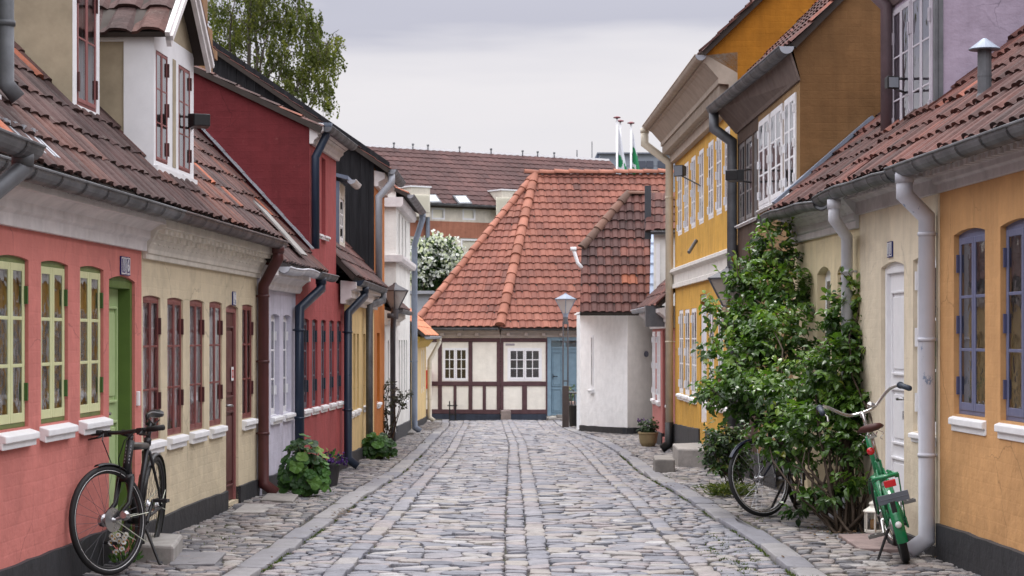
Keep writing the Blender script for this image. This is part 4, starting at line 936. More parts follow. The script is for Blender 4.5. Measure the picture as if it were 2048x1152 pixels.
cornice(hp, PK, 0, PK.L, [(0, 1.60), (.05, 1.60), (.05, 1.66), (.12, 1.70), (.12, 1.75), (.24, 1.84), (.24, 1.90), (0, 1.94)], STUCCO)
gutter(hp, PK, -.1, PK.L - .9, .32, 1.93, .06, ZINCL, .28); roof(hp, PK, -.1, PK.L, .28, 1.96, 45, 3.0, TILE_WARM); backwall(hp, PK, 0, PK.L, 4, 2.2, PNK)
m = MB(); m.fbox(PK, PK.L - 1.0, PK.L - .75, .1, .40, 1.62, 1.95); m.build('hopper', ZINC, hp)
# --- white corner building with dark tiled roof ---------------------------------------------------
WC1 = Fac(XP(1160, 1.445), (2.31, 40.0)); WC2 = Fac((2.31, 40.0), (2.95, 40.9)); WHC = paint_wall('bright_white_limewash', (.86, .855, .85), .3, .8, .04); WHP = paint_wall('pinkish_white_limewash', (.80, .75, .73), .4, .8, .05)
hq = thing('house', 'white corner house with chamfered front and dark red tiled roof', 'house', (2.3, 40.2, g(40)), 'painted houses along the street')
ow = OPU(WC1.u(1182), WC1.u(1187.5), .38, 1.50, 0)
wall('wall', hq, WC1, 0, WC1.L, 2.0, [ow], WHC, rec=.08); wall('wall', hq, WC2, 0, WC2.L, 2.0, [], WHP)
window(hq, WC1, ow, WHITE, WHITE, bars=1, rec=-.01, back=LACED, fw=.03, cw=.03, sillmat=WHITE2, silld=dict(proj=.08, th=.08))
plinth(hq, WC1, .004, WC1.L + .02, .11); plinth(hq, WC2, 0, WC2.L, .11)
m = MB(); m.quad(V((1.40, 43.3, -.9)), V((1.40, 43.3, 2.0)), V((2.3, 48.5, 2.0)), V((2.3, 48.5, -.9))); m.build('side_wall', WHC, hq)
def plane_pt(px, py, O, n):
    d = at(px, py, 1.0) - V((0, 0, CH)); t = (O - V((0, 0, CH))).dot(n) / d.dot(n); return V((0, 0, CH)) + d * t
def poly_roof(root, O, ud, pitch_n, pts_px, mat, w, c, name='roof', amp=.024, lift=.03, jit=.008, thick=.08, tones=(0, 1)):
    """tiled roof slope: O on the eave, ud along the eave; outline given by corner sight lines on the slope"""
    ud = V(ud).normalized(); n = V(pitch_n).normalized(); vd = n.cross(ud)
    if vd.z < 0: vd = -vd
    P = [p if isinstance(p, V) else plane_pt(p[0], p[1], O, n) for p in pts_px]
    us = [(p - O).dot(ud) for p in P]; vs = [(p - O).dot(vd) for p in P]
    u0, u1, v0, v1 = min(us), max(us), min(vs), max(vs)
    mb = MB(); tiles(mb, O + ud * (u0 - .1) + vd * v0, ud, vd, n, u1 - u0 + .3, v1 - v0 + .3, w, c, amp, lift, jit=jit, tones=tones)
    mb.mi = 1; q = O + ud * (u0 - .1) + vd * v0 - n * .012
    mb.prism([q, q + ud * (u1 - u0 + .3), q + ud * (u1 - u0 + .3) + vd * (v1 - v0 + .3), q + vd * (v1 - v0 + .3)], -n * thick)
    cen = sum(P, V((0, 0, 0))) / len(P); clip = []
    for a, b in zip(P, P[1:] + P[:1]):
        e = (b - a).normalized(); k = e.cross(n).normalized()
        if (cen - a).dot(k) > 0: k = -k
        if abs(e.dot(ud)) > .999 and (a - O).dot(vd) < .05: continue
        clip.append((a, k))
    return mb.build(name, [mat, UNDER], root, clip=clip), P
a = R(50); O = at(1160, 624, 39.72); nq = V((0, -math.sin(a), math.cos(a)))
rf, P = poly_roof(hq, O, (1, 0, 0), nq, [(1160, 625), (1303, 625), (1311, 388), (1256, 388), (1163, 497)], TILE_DK, .16, .25, amp=.024, lift=.034)
m = MB(); caps(m, P[4], P[3], .085, .3, nq); caps(m, P[3] , P[2], .07, .3); m.build('ridge', RIDGED, hq)
m = MB(); q = plane_pt(1303, 395, O, nq) + nq * .06; q2 = plane_pt(1298.5, 618, O, nq) + nq * .06; m.prism([q, q + V((.11, 0, 0)), q2 + V((.11, 0, 0)), q2], nq * .02)
for i in range(11):
    t_ = i / 11; p = q + (q2 - q) * t_; m.box(p.x, p.x + .115, p.y - .02, p.y - .01, p.z + .01, p.z + .05)
m.build('flashing', paint('zinc_sky', (.32, .38, .50), .45, .15, .1, .2), hq)
m = MB(); m.prism([V((1.34, 39.75, 1.93)), V((2.8, 39.75, 1.93)), V((2.8, 43, 1.93)), V((1.34, 43, 1.93))], V((0, 0, .03))); m.build('soffit', WHC, hq)
m = MB(); p = [at(1147, 499, 40.2), at(1150, 508, 40.2), at(1155, 525, 40.2), at(1164, 536, 40.2)]; m.tube(p, .035, 8); m.box(p[0].x - .06, p[0].x + .06, 40.15, 40.25, p[0].z - .02, p[0].z + .05); m.build('gutter_spout', WHITE, hq, smooth=True)
m = MB(); q = at(1292, 708, 40.52); m.lathe(q, [(.062, 0), (.062, .02)], 18, axis=V((.7, -.62, 0)).normalized()); dsc = m.build('plaque', paint('plaque_grey', (.14, .14, .19), .5), None); tag(dsc, 'small round grey plaque on the pinkish white wall', 'plaque')
# --- white house rising behind the rose house -----------------------------------------------------
WB = Fac((2.64, 37.3), (6.0, 37.0)); hk = thing('house', 'white rear house with grey gutter seen above the rose house roof', 'house', (3, 38, g(37)), 'painted houses along the street')
m = MB(); m.quad(WB.P(0, 0, -.8), WB.P(WB.L, 0, -.8), WB.P(WB.L, 0, 3.42), WB.P(0, 0, 3.42)); m.quad(WB.P(0, -4, -.8), WB.P(0, 0, -.8), WB.P(0, 0, 3.42), WB.P(0, -4, 3.42)); m.build('wall', WHW, hk)
m = MB(); m.fbox(WB, .05, .12, .0, .03, .5, 3.2); m.build('post', WHITE, hk)
gutter(hk, WB, -.05, WB.L, .1, 3.42, .055, ZINC, 0); roof(hk, WB, -.15, WB.L, .06, 3.46, 42, 1.05, TILE_DK, w=.16, c=.22, back=False)
m = MB(); m.fbox(WB, -.17, -.05, -.3, -.2, 3.3, 4.3); m.build('flashing', paint('slate_cladding', (.05, .055, .065), .6), hk)
# ------------------------------------------------------------------ TIMBER FRAMED HOUSE AT THE END
def XY(px, Y): return ((px - CX) / F * Y, Y)
FH = Fac(XY(838, 54.4), XY(1001, 54.0)); FH2 = Fac(XY(1001, 54.0), XY(1192, 54.3))
hf = thing('half_timbered_house', 'cream half timbered house with big red tiled roof closing the street', 'house', (0, 54, g(54)))
INF = paint_wall('timber_infill', (.82, .785, .71), .1, .8, .05); TIM = paint('plum_timber', (.088, .042, .048), .7, .25, .2)
def fz(py, Y=54.1): return CH - (py - HZ) / F * Y
o1 = OP(FH, 886, 936, fz(762), fz(696)); o2 = OP(FH2, 1015, 1083.5, fz(762), fz(696))
wall('wall', hf, FH, 0, FH.L, 1.70, [o1], INF, rec=.05); 
dk = OP(FH2, 1094, 1166, fz(832), fz(673), 0, 'door')
wall('wall', hf, FH2, 0, FH2.L, 1.70, [o2, dk], INF, rec=.05)
CURT = paint('sea_green_blind', (.10, .20, .17), .8, .3)
for fc, o in ((FH, o1), (FH2, o2)):
    o['vb'] = 1; wd = window(hf, fc, o, WHITE, WHITE, rec=-.01, rows=3, bars=2, cw=.04, fw=.05 if fc is FH2 else .025, bw=.022, back=DARKROOM, sillmat=None)
    m = MB(); m.fbox(fc, o['ua'] + .08, o['ub'] - .08, -.075, -.07, o['zb'] - .36, o['zb'] - .05); m.build('blind_or_sky_sheet', CURT, wd)
    m = MB(); m.fbox(fc, o['ua'] + .14, o['ua'] + .22, -.045, -.04, o['za'] + .09, o['za'] + .22); m.build('notice', WHITE, wd)
BLD = paint('dusty_blue_door', (.17, .26, .33), .55, .15, .15); BLD2 = paint('dusty_blue_frame', (.20, .30, .38), .55, .15)
door(hf, FH2, dk, BLD2, BLD, [(.03, .40, .44, .95), (.03, .40, .05, .40), (.60, .97, .44, .95), (.60, .97, .05, .40)], rec=-.02, fw=.11, leafrec=.08, handle=BLACK, transom=.22)
def beam(fc, p0, p1, y0, y1, mb, o=.025):
    mb.fbox(fc, fc.u(p0), fc.u(p1), -.02, o, fz(y1), fz(y0))
m1 = MB(); m2 = MB()
for p0, p1, y0, y1 in ((876, 884, 684, 819), (937, 945, 684, 819), (907, 913, 772, 819), (965.5, 972, 772, 819), (993.5, 1000.9, 684, 819)): beam(FH, p0, p1, y0, y1, m1)
for y0, y1 in ((676, 684), (763, 772), (819, 828)): beam(FH, 840, 1000.8, y0, y1, m1, .03)
for p0, p1, y0, y1 in ((1001, 1007, 684, 819), (1044, 1054, 772, 819)): beam(FH2, p0, p1, y0, y1, m2)
for y0, y1 in ((676, 684), (763, 772), (819, 828)): beam(FH2, 1001.2, 1094, y0, y1, m2, .03)
beam(FH2, 1091.5, 1094.5, 676, 832, m2, .035)
m1.build('timber_frame', TIM, hf, bevel=.012); m2.build('timber_frame', TIM, hf, bevel=.012)
PLB = paint_wall('blue_black_plinth', (.045, .055, .08), .1)
for fc, L0, L1 in ((FH, 0, FH.L), (FH2, 0, FH2.u(1093))):
    m = MB(); m.fbox(fc, L0, L1, -.05, .035, -1.1, fz(828)); m.build('plinth', PLB, hf)
for fc in (FH, FH2):
    cornice(hf, fc, 0, fc.L, [(0, 1.46), (.04, 1.46), (.05, 1.52), (.18, 1.60), (.20, 1.60), (.20, 1.68), (0, 1.72)], paint('weathered_eaves', (.46, .40, .37), .8, .2), (.48, .10, .045, .17, 1.50, 1.585))
    gutter(hf, fc, 0, fc.L, .30, 1.70, .06, ZINC, .9)
m = MB(); m.fbox(FH2, FH2.u(1092), FH2.u(1168), .03, .45, -1, fz(835) + .0); m.fbox(FH2, FH2.u(1112), FH2.u(1160), .03, .25, fz(835), fz(829)); m.build('doorstep', tone_mat('granite', [(0, (.20, .185, .17)), (1, (.34, .32, .30))], .85, (4, .7, 1.2), 30, .5), hf, bevel=.02)
# roof: right slope, left slope, hips and ridge
a = R(43); O = FH2.P(0, .36, 1.73); nn = FH2.n * math.sin(a) + V((0, 0, 1)) * math.cos(a)
apex = plane_pt(1069, 349, O, nn); C0 = plane_pt(1000, 653, O, nn)
rf, P = poly_roof(hf, O, FH2.d, nn, [C0, (1345, 656), (1345, 348), apex], TILE_RED, .21, .295, amp=.022, lift=.033, jit=.009, tones=(.12, .78))
E1 = plane_pt(834, 652, FH.P(0, .36, 1.73), V((-FH.d.x * 0 - FH.n.x * 0, 0, 1)) if False else V((FH.n.x, FH.n.y, 0)))
E1 = FH.P(-.12, .36, 1.73)
nl = (C0 - E1).cross(apex - E1).normalized()
if nl.y > 0: nl = -nl
rf2, P2 = poly_roof(hf, E1, (C0 - E1), nl, [E1, C0, apex], TILE_RED, .21, .295, amp=.022, lift=.033, jit=.009, tones=(.12, .78))
m = MB(); caps(m, C0 + nn * .02, apex, .13, .40); m.build('hip_ridge', RIDGE, hf)
m = MB(); caps(m, E1, apex, .11, .38); m.build('hip_ridge', RIDGE, hf)
m = MB(); caps(m, apex + V((-.3, 0, .02)), P[2] + V((0, 0, .02)), .13, .42); m.build('ridge', RIDGE, hf)
m = MB(); bk = [E1, apex, V((apex.x - 2, apex.y + 5, -1)), V((E1.x, E1.y + 5, -1))]; m.poly(bk); m.poly([apex, P[2], V((P[2].x, P[2].y + 5, -1)), V((apex.x, apex.y + 5, -1))]); m.build('back_roof', UNDER, hf)
m = MB(); q = FH.P(FH.u(857.5), .13, 0); m.box(q.x - .07, q.x + .075, q.y - .10, q.y + .1, fz(778), fz(741)); m.box(q.x - .075, q.x + .08, q.y - .105, q.y + .1, fz(744), fz(741) + .01)
pb = m.build('post_box', paint('post_red', (.48, .012, .02), .35, .08), None, bevel=.015); tag(pb, 'red wall box on the timber framed house beside the cottage downpipe', 'wall box')
m = MB()
for px in (902.5, 914):
    q = FH.P(FH.u(px), .22, 0); m.tube([(q.x, q.y, g(53.8) - .1), (q.x, q.y, fz(802))], .016, 6); m.tube([(q.x - .06, q.y, fz(811)), (q.x + .06, q.y, fz(811))], .014, 6)
q1, q2 = FH.P(FH.u(900), .22, 0), FH.P(FH.u(917), .22, 0); m.tube([(q1.x, q1.y, fz(811)), (q2.x, q2.y, fz(811))], .016, 6); m.tube([(q1.x, q1.y, fz(829)), (q2.x, q2.y, fz(829))], .016, 6)
bs = m.build('boot_scraper', BLACK, None); tag(bs, 'black iron boot scraper railing against the timber framed wall', 'boot scraper')
m = MB(); q = FH2.P(FH2.u(1010), .22, 0); m.box(q.x - .135, q.x + .135, q.y - .13, q.y + .13, g(53.8) - .1, fz(819.5)); gr = m.build('guard_stone', tone_mat('pink_granite', [(0, (.24, .19, .175)), (1, (.30, .25, .23))], .85, (6, .7, 1.2), 30, .5), None, bevel=.03); tag(gr, 'squat pinkish granite block at the foot of the timber framed wall', 'stone')
m = MB(); m.fbox(FH2, FH2.u(1011), FH2.u(1029), .002, .012, fz(691), fz(687)); sg = m.build('street_sign', paint('sign_grey', (.36, .33, .36), .6), hf)

# ------------------------------------------------------------------ BACKGROUND BUILDINGS
TILE_BR = tone_mat('brown_tiles', [(0, (.055, .028, .028)), (1, (.10, .048, .044))], .8, (.6, .75, 1.2), 12, .3, .25)
hz = thing('long_building', 'long pale building with brown tiled roof far behind the street', 'building', (-1, 84, g(84)))
YB = 84.0
BG = Fac(XY(700, 82.5), XY(1300, 91.0)); zE = 7.12
def bz(px, py): return BG.z(px, py)
BEI = paint_wall('beige_render', (.68, .63, .54), .05, .8, .12); REDB = paint_wall('red_brick_band', (.40, .17, .11), 1.0, .85, .2); SKY_SHEET = paint('cream_sky_reflection', (.93, .89, .74), .8, .04)  # the cream material paints the sky's reflection in the far windows
bwin = [OP(BG, 863.5, 890, bz(880, 439), bz(880, 416)), OP(BG, 925, 951, bz(940, 440), bz(940, 417))]
bw2 = [OP(BG, 868, 910, bz(890, 508), bz(890, 477)), OP(BG, 922, 960, bz(940, 509), bz(940, 478)), OP(BG, 828, 862, bz(845, 508), bz(845, 476)), OP(BG, 972, 1010, bz(990, 510), bz(990, 479))]
wall('wall', hz, BG, 0, BG.L, zE, bwin + bw2, BEI, rec=.12)
m = MB(); m.fbox(BG, 0, BG.L, -.05, .03, bz(900, 475), bz(900, 443)); m.build('brick_band', REDB, hz)
def bigwin(o, back=SKY_SHEET):
    mb = MB(); t = .10; ua, ub, za, zb = o['ua'], o['ub'], o['za'], o['zb']
    t = .07; mb.fbox(BG, ua, ua + t, -.1, .0, za, zb); mb.fbox(BG, ub - t, ub, -.1, .0, za, zb); mb.fbox(BG, ua + t, ub - t, -.1, -.001, za, za + t); mb.fbox(BG, ua + t, ub - t, -.1, -.001, zb - t, zb)
    w = mb.build('window', WHITE, hz); q = MB(); q.quad(BG.P(ua, -.08, za), BG.P(ub, -.08, za), BG.P(ub, -.08, zb), BG.P(ua, -.08, zb)); q.build('pane', GLASS_LOW, w)
    q = MB(); q.quad(BG.P(ua, -.11, za), BG.P(ub, -.11, za), BG.P(ub, -.11, zb), BG.P(ua, -.11, zb)); q.build('blind_or_sky_sheet', back, w)  # cream sheet behind the pane stands in for reflected sky
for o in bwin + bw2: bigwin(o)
m = MB(); a = R(37); vd = -BG.n * math.cos(a) + V((0, 0, 1)) * math.sin(a); nb = BG.n * math.sin(a) + V((0, 0, 1)) * math.cos(a); O = BG.P(0, .3, zE)
Wr = 4.3
tiles(m, O, BG.d, vd, nb, BG.L, Wr, .34, .36, .02, .03, seg=4, jit=.008); m.mi = 1; m.prism([O - nb * .01, O + BG.d * BG.L - nb * .01, O + BG.d * BG.L + vd * Wr - nb * .01, O + vd * Wr - nb * .01], -nb * .2)
m.build('roof', [TILE_BR, UNDER], hz)
m = MB(); T = O + vd * Wr; m.prism([T, T + BG.d * BG.L, T + BG.d * BG.L + V((0, .35, 0)), T + V((0, .35, 0))], V((0, 0, .10)))
m.build('ridge_flashing', WHITE, hz)
for px in (781, 819, 849, 912, 975, 1038, 1068, 1101):
    m = MB(); p = T + BG.d * BG.u(px, 0); p = BG.P(BG.u(px, -Wr * math.cos(a)), -Wr * math.cos(a) + .3, T.z); m.box(p.x - .025, p.x + .025, p.y - .03, p.y + .03, T.z, T.z + .18); m.box(p.x - .05, p.x + .05, p.y - .04, p.y + .04, T.z + .17, T.z + .25); m.build('ridge_hook', ZINC, hz)
# roof windows and boxy dormers
for p0, p1, y0, y1 in ((857, 884, 405, 389), (918, 945, 407, 391)):
    A_, B_ = plane_pt(p0, y0, O + nb * .1, nb), plane_pt(p1, y0, O + nb * .1, nb); hgt = (plane_pt(p0, y1, O + nb * .1, nb) - A_).dot(vd)
    m = MB(); m.prism([A_, B_, B_ + vd * hgt, A_ + vd * hgt], -nb * .12); sk = m.build('skylight', ZINC, hz)
    q = MB(); e = .08; q.quad(A_ + BG.d * e + vd * e + nb * .01, B_ - BG.d * e + vd * e + nb * .01, B_ - BG.d * e + vd * (hgt - e) + nb * .01, A_ + BG.d * e + vd * (hgt - e) + nb * .01)
    q.build('pane', paint('sky_pane', (.50, .54, .58), .04, .02, 0, 0, .9), sk)
for p0, p1, y0, y1, q0, q1 in ((811, 849, 443, 376, 832, 843), (992, 1036, 446, 383, 1000, 1026)):
    u0, u1 = BG.u(p0), BG.u(p1); z1 = bz((p0 + p1) / 2, y1); z0 = zE - .5; m = MB(); m.fbox(BG, u0, u1, -3.2, .46, z0 - .1, z1); dm = m.build('dormer', BEI, hz)
    m = MB(); m.fbox(BG, u0 - .05, u1 + .05, -3.2, .50, z1, z1 + .06); m.build('dormer_roof', WHITE, dm)
    w0, w1 = BG.u(q0), BG.u(q1); m = MB(); m.fbox(BG, w0 - .5, w1 + .12, .46, .48, z0 + .1, z1 - .3); m.build('blind_or_sky_sheet', SKY_SHEET, dm); m = MB(); m.quad(BG.P(w0 - .5, .50, z0 + .1), BG.P(w1 + .12, .50, z0 + .1), BG.P(w1 + .12, .50, z1 - .3), BG.P(w0 - .5, .50, z1 - .3)); m.build('pane', GLASS_LOW, dm)  # dormer front window: sky reflection painted as a cream sheet
m = MB(); uu = BG.u(852); m.tube([BG.P(uu, .25, zE), BG.P(uu, .15, zE - .3), BG.P(uu, .15, 0)], .09, 8); m.build('downpipe', ZINCB, hz)
gutter(hz, BG, 0, BG.L, .34, zE - .02, .09, ZINC, 0)
m = MB(); m.quad(BG.P(BG.L, 0, -1), BG.P(BG.L, -9, -1), BG.P(BG.L, -9, zE), BG.P(BG.L, 0, zE)); m.poly([BG.P(BG.L, .2, zE), BG.P(BG.L, -8, zE), T + BG.d * BG.L]); m.build('gable_wall', BEI, hz)
# grey modern block
t = NT('grey_panels'); uv = t.n('UVMap', uv_map='UVMap').outputs[0]; bk = t.n('TexBrick', i_Scale=1, i_Mortar_Size=.04, i_Brick_Width=2.4, i_Row_Height=1.4, offset=0.0); t.l(uv, bk.inputs[0])
bk.inputs['Color1'].default_value = (.23, .26, .31, 1); bk.inputs['Color2'].default_value = (.28, .31, .36, 1); bk.inputs['Mortar'].default_value = (.17, .19, .23, 1); t.pbsdf(bk.outputs[0], .5); GPAN = t.m
gb = thing('office_block', 'grey panelled flat roofed block far behind the flagpoles', 'building', (6, 132, g(132)))
MB_ = MB(); x0, x1 = at(1140, 0, 130).x, at(1420, 0, 130).x; zt1 = at(0, 312, 130).z
MB_.box(at(1200, 0, 130).x, x1, 130, 150, -1, at(0, 308, 130).z); MB_.build('wall', GPAN, gb)
m = MB(); m.box(x0, at(1212, 0, 130).x, 131, 148, -1, at(0, 317, 131).z); m.build('annex', GPAN, gb)
m = MB(); m.box(at(1200, 0, 130).x - .2, x1, 129.7, 150.2, at(0, 308, 130).z, at(0, 305.5, 130).z); m.build('parapet', paint('parapet_grey', (.20, .22, .27), .5), gb)
for i, px in enumerate((1206, 1275, 1300, 1322)):
    m = MB(); q = at(px, 328, 129.95); m.box(q.x - .22, q.x + .22 + .3 * (i % 2), 129.9, 130.05, q.z - .25, q.z + .2); m.build('window', paint('dark_pane', (.06, .07, .10), .1, .05, 0, 0, .7), gb)
m = MB(); q = at(1154, 310, 140); m.tube([(q.x, 140, 8), (q.x, 140, q.z + .35)], .035, 6); m.box(q.x + .2, q.x + .9, 139.8, 140.2, 8, q.z - .25); q = at(1184, 300, 140); m.tube([(q.x, 140, 8), (q.x, 140, q.z + .6)], .03, 6); m.build('aerial', ZINC, gb)
# pale outbuilding behind the cottage
ob = thing('outbuilding', 'pale grey flat roofed outbuilding behind the cottage', 'outbuilding', (-2.5, 57, g(57)))
m = MB(); q0, q1 = at(822, 588, 57), at(862, 588, 57); m.box(q0.x, q1.x, 57, 60, -1, q0.z); m.build('wall', paint('pale_grey_render', (.38, .40, .44), .8), ob)
m = MB(); m.box(q0.x - .1, q1.x + .1, 56.85, 60.1, q0.z, q0.z + .09); m.build('roof_edge', ZINCL, ob)
# flagpoles
FWH = paint('flag_white', (.62, .63, .68), .85, .06); FGR = paint('flag_green', (.012, .20, .075), .8, .08); POLE = paint('pole_white', (.70, .70, .72), .4, .05); RTOP = paint('pole_cap_red', (.16, .018, .03), .4)
def flag(px, py, Y, kind, label):
    t_ = thing('flagpole', label, 'flagpole', (at(px, py, Y).x, Y, g(Y)), 'flagpoles behind the red roof')
    q = at(px, py, Y); m = MB(); m.tube([(q.x, Y, -1), (q.x, Y, q.z)], [.06, .035], 10); m.build('pole', POLE, t_, smooth=True)
    m = MB(); m.lathe((q.x, Y, q.z - .02), [(.05, 0), (.14, .02), (.14, .05), (.04, .09)], 14); m.build('cap', RTOP, t_)
    if kind:
        m = MB(); H = 3.2; n = 60; wv = 9; z0 = q.z - (.30 if kind == 1 else .28)
        for i in range(n):
            for j in range(wv):
                def P_(i_, j_):
                    f = i_ / n; wd = .04 + .46 * min(1, f * 1.3); s_ = j_ / wv
                    return V((q.x + .06 + wd * s_, Y + .10 * math.sin(s_ * 7 + f * 2) * min(1, f * 3), z0 - H * f - .15 * s_))
                f = (i + .5) / n; s_ = (j + .5) / wv
                # printed green leaf shapes on the cloth
                if kind == 1: md = .30 + H * f; gr_ = (((s_ - .22) / .30) ** 2 + ((md - 1.62) / .24) ** 2 < 1 and s_ > .04) or (((s_ - .80) / .17) ** 2 + ((md - 1.80) / .2) ** 2 < 1) or (md > 2.05 and s_ > .5)
                else: md = .28 + H * f; gr_ = (md > .86 + .5 * (s_ - .3) ** 2 and not (1.42 < md - .55 * s_ < 1.50) and not (md > 1.62 and s_ > .80) and not (1.5 < md < 1.62 and s_ < .4))
                m.mi = 1 if gr_ else 0; m.quad(P_(i, j), P_(i, j + 1), P_(i + 1, j + 1), P_(i + 1, j))
        m.build('flag', [FWH, FGR], t_, smooth=True)
flag(1234, 236, 76, 1, 'leftmost of three flagpoles, tallest, with a white flag printed with small green leaves'); flag(1240.5, 243, 78, 0, 'middle bare one of three white flagpoles'); flag(1262, 247, 76, 2, 'rightmost of three flagpoles, its hanging flag mostly green')
# ------------------------------------------------------------------ GROUND, PAVING
def sm(y, pts):
    if y <= pts[0][0]: return pts[0][1]
    for (a, xa), (b, xb) in zip(pts, pts[1:]):
        if y <= b: return xa + (xb - xa) * (y - a) / (b - a)
    return pts[-1][1]
KL_IN = [(9, -1.75), (12.16, -1.605), (14.6, -1.50), (17, -1.42), (23.7, -1.30), (31, -1.36), (48, -1.52), (54, -1.7)]
KR_IN = [(9, 1.82), (12.16, 1.76), (14.6, 1.74), (17, 1.64), (23.7, 1.54), (31, 1.64), (36, 1.56), (40, 1.38), (43, 1.24), (48, 1.15), (54, 1.1)]
BL = [(9, -1.25), (12.16, -1.19), (17, -1.04), (23.7, -1.04), (31, -1.02), (48, -1.20), (54, -1.3)]
BRR = [(9, 1.34), (12.16, 1.30), (17, 1.22), (23.7, 1.18), (31, 1.22), (36, 1.15), (43, .85), (54, .8)]
WLL = lambda y: LX(y) if y < 24.6 else -2.07 if y < 42 else -2.15 - .0 * y
WRR = lambda y: RX(y) if y < 18.3 else 2.62 if y < 23 else 2.6 - .013 * (y - 23) if y < 36 else 2.5
def camber(x): return -.006 - .014 * abs(x)
class Stones:
    def __init__(s): s.a = []
    def add(s, x, y, hx, hy, z, tone, rot=0, dome=.0045, rnd=.25): s.a.append((x, y, hx, hy, z, tone, rot, dome, rnd))
    def build(s, name, mat):
        A = np.array(s.a); n = len(A); K = 12
        th = np.arange(K) * 2 * PI / K + PI / K
        c, sn = np.cos(th), np.sin(th)
        p = 4.2; rr = 1 / (np.abs(c) ** p + np.abs(sn) ** p) ** (1 / p)
        ux, uy = c * rr, sn * rr                     # squarish outline
        jit = 1 + rng.normal(0, .11, (n, K)); verts = []
        lev = [(1.0, -.05), (.985, -.004), (.92, 0.0), (.55, .002)]
        tilt = np.where(A[:, 3:4] > .2, .006, .045) * rng.normal(0, 1, (n, 2))
        for sc, dz in lev:
            mn = np.minimum(A[:, 2:3], A[:, 3:4]) * 1.0; X = np.sign(ux)[None] * (A[:, 2:3] - mn * (1 - np.abs(ux)[None] * jit * sc)); Y = np.sign(uy)[None] * (A[:, 3:4] - mn * (1 - np.abs(uy)[None] * jit * sc))
            Z = A[:, 4:5] + (dz if dz < -.02 else 0) + (np.where(dz > -.02, dz, 0)) * (A[:, 7:8] / .006) + X * tilt[:, :1] + Y * tilt[:, 1:]
            cr, sr = np.cos(A[:, 6:7]), np.sin(A[:, 6:7])
            verts.append(np.stack([A[:, 0:1] + X * cr - Y * sr, A[:, 1:2] + X * sr + Y * cr, Z], 2))
        top = np.stack([A[:, 0], A[:, 1], A[:, 4] + A[:, 7]], 1)[:, None]
        Vv = np.concatenate(verts + [top], 1); nv = Vv.shape[1]; Vv = Vv.reshape(-1, 3)
        quads = []
        for l in range(len(lev) - 1):
            for k in range(K): quads.append((l * K + k, l * K + (k + 1) % K, (l + 1) * K + (k + 1) % K, (l + 1) * K + k))
        quads = np.array(quads); tris = np.array([((len(lev) - 1) * K + k, (len(lev) - 1) * K + (k + 1) % K, len(lev) * K) for k in range(K)])
        base = (np.arange(n) * nv)
        Q = (quads[None] + base[:, None, None]).reshape(-1, 4); T = (tris[None] + base[:, None, None]).reshape(-1, 3)
        me = bpy.data.meshes.new(name); nq, nt = len(Q), len(T)
        me.vertices.add(len(Vv)); me.vertices.foreach_set('co', Vv.astype(np.float32).ravel())
        me.loops.add(nq * 4 + nt * 3); me.loops.foreach_set('vertex_index', np.concatenate([Q.ravel(), T.ravel()]).astype(np.int32))
        me.polygons.add(nq + nt); me.polygons.foreach_set('loop_start', np.concatenate([np.arange(nq) * 4, nq * 4 + np.arange(nt) * 3]).astype(np.int32))
        me.polygons.foreach_set('use_smooth', np.ones(nq + nt, dtype=bool))
        me.materials.append(mat); me.update(calc_edges=True); me.validate()
        at_ = me.attributes.new('tone', 'FLOAT', 'FACE'); tn = np.concatenate([np.repeat(A[:, 5], len(quads)), np.repeat(A[:, 5], K)]); at_.data.foreach_set('value', tn.astype(np.float32))
        o = bpy.data.objects.new(name, me); COL.objects.link(o); o['kind'] = 'structure'; return o
SETT = tone_mat('granite_setts', [(0, (.085, .088, .11)), (.15, (.135, .138, .162)), (.45, (.185, .18, .198)), (.62, (.21, .182, .185)), (.78, (.228, .208, .19)), (.92, (.24, .232, .24)), (1, (.31, .30, .30))], .62, (9, .66, 1.25), 70, .45, .4, None, .008, lump=.55)
COBB = tone_mat('pavement_cobbles', [(0, (.08, .078, .09)), (.3, (.15, .145, .15)), (.6, (.21, .18, .172)), (.85, (.235, .21, .19)), (1, (.29, .28, .275))], .75, (9, .66, 1.25), 70, .45, .35, (1.2, .56, (.06, .058, .036), .65), .008, lump=.5)
KERBM = tone_mat('kerb_granite', [(0, (.125, .126, .15)), (.5, (.178, .172, .18)), (1, (.225, .215, .21))], .65, (6, .75, 1.15), 60, .35, .4, (2.2, .60, (.15, .145, .11), .4), .005)
YEND = 53.0
road, pav, kerb = Stones(), Stones(), Stones()
rt = lambda: random.random()
def row_fill(st, y, xa, xb, d, wr, zf, tone=(0, 1), dome=.0045, gap=.004, rowshift=0):
    x = xa + random.uniform(-.02, .02)
    while x < xb - .03:
        w = random.uniform(*wr); w = min(w, xb - x)
        if xb - x - w < wr[0] * .5: w = xb - x
        cx = x + w / 2; cy = y + random.uniform(-.016, .016) + .018 * math.sin(cx * 4 + y * 3); d_ = d * random.uniform(.90, 1.08)
        st.add(cx, cy, w / 2 - gap * .6, d_ / 2 - gap, zf(cx, cy) + random.uniform(-.006, .006), tone[0] + (tone[1] - tone[0]) * rt(), random.uniform(-.09, .09), dome)
        x += w
y = 9.2
zroad = lambda x, yy: g(yy) + camber(x)
while y < YEND:
    d = random.uniform(.11, .175) * (1 if y < 30 else 1.25)
    bl, br = sm(y, BL) + .16, sm(y, BRR) - .15
    cs = 0 if y < 34 else -.012 * (y - 34) ** 1.0
    row_fill(road, y, bl, -.055 + cs, d, (.13, .27), zroad); row_fill(road, y, .245 + cs, br, d, (.13, .27), zroad)
    y += d
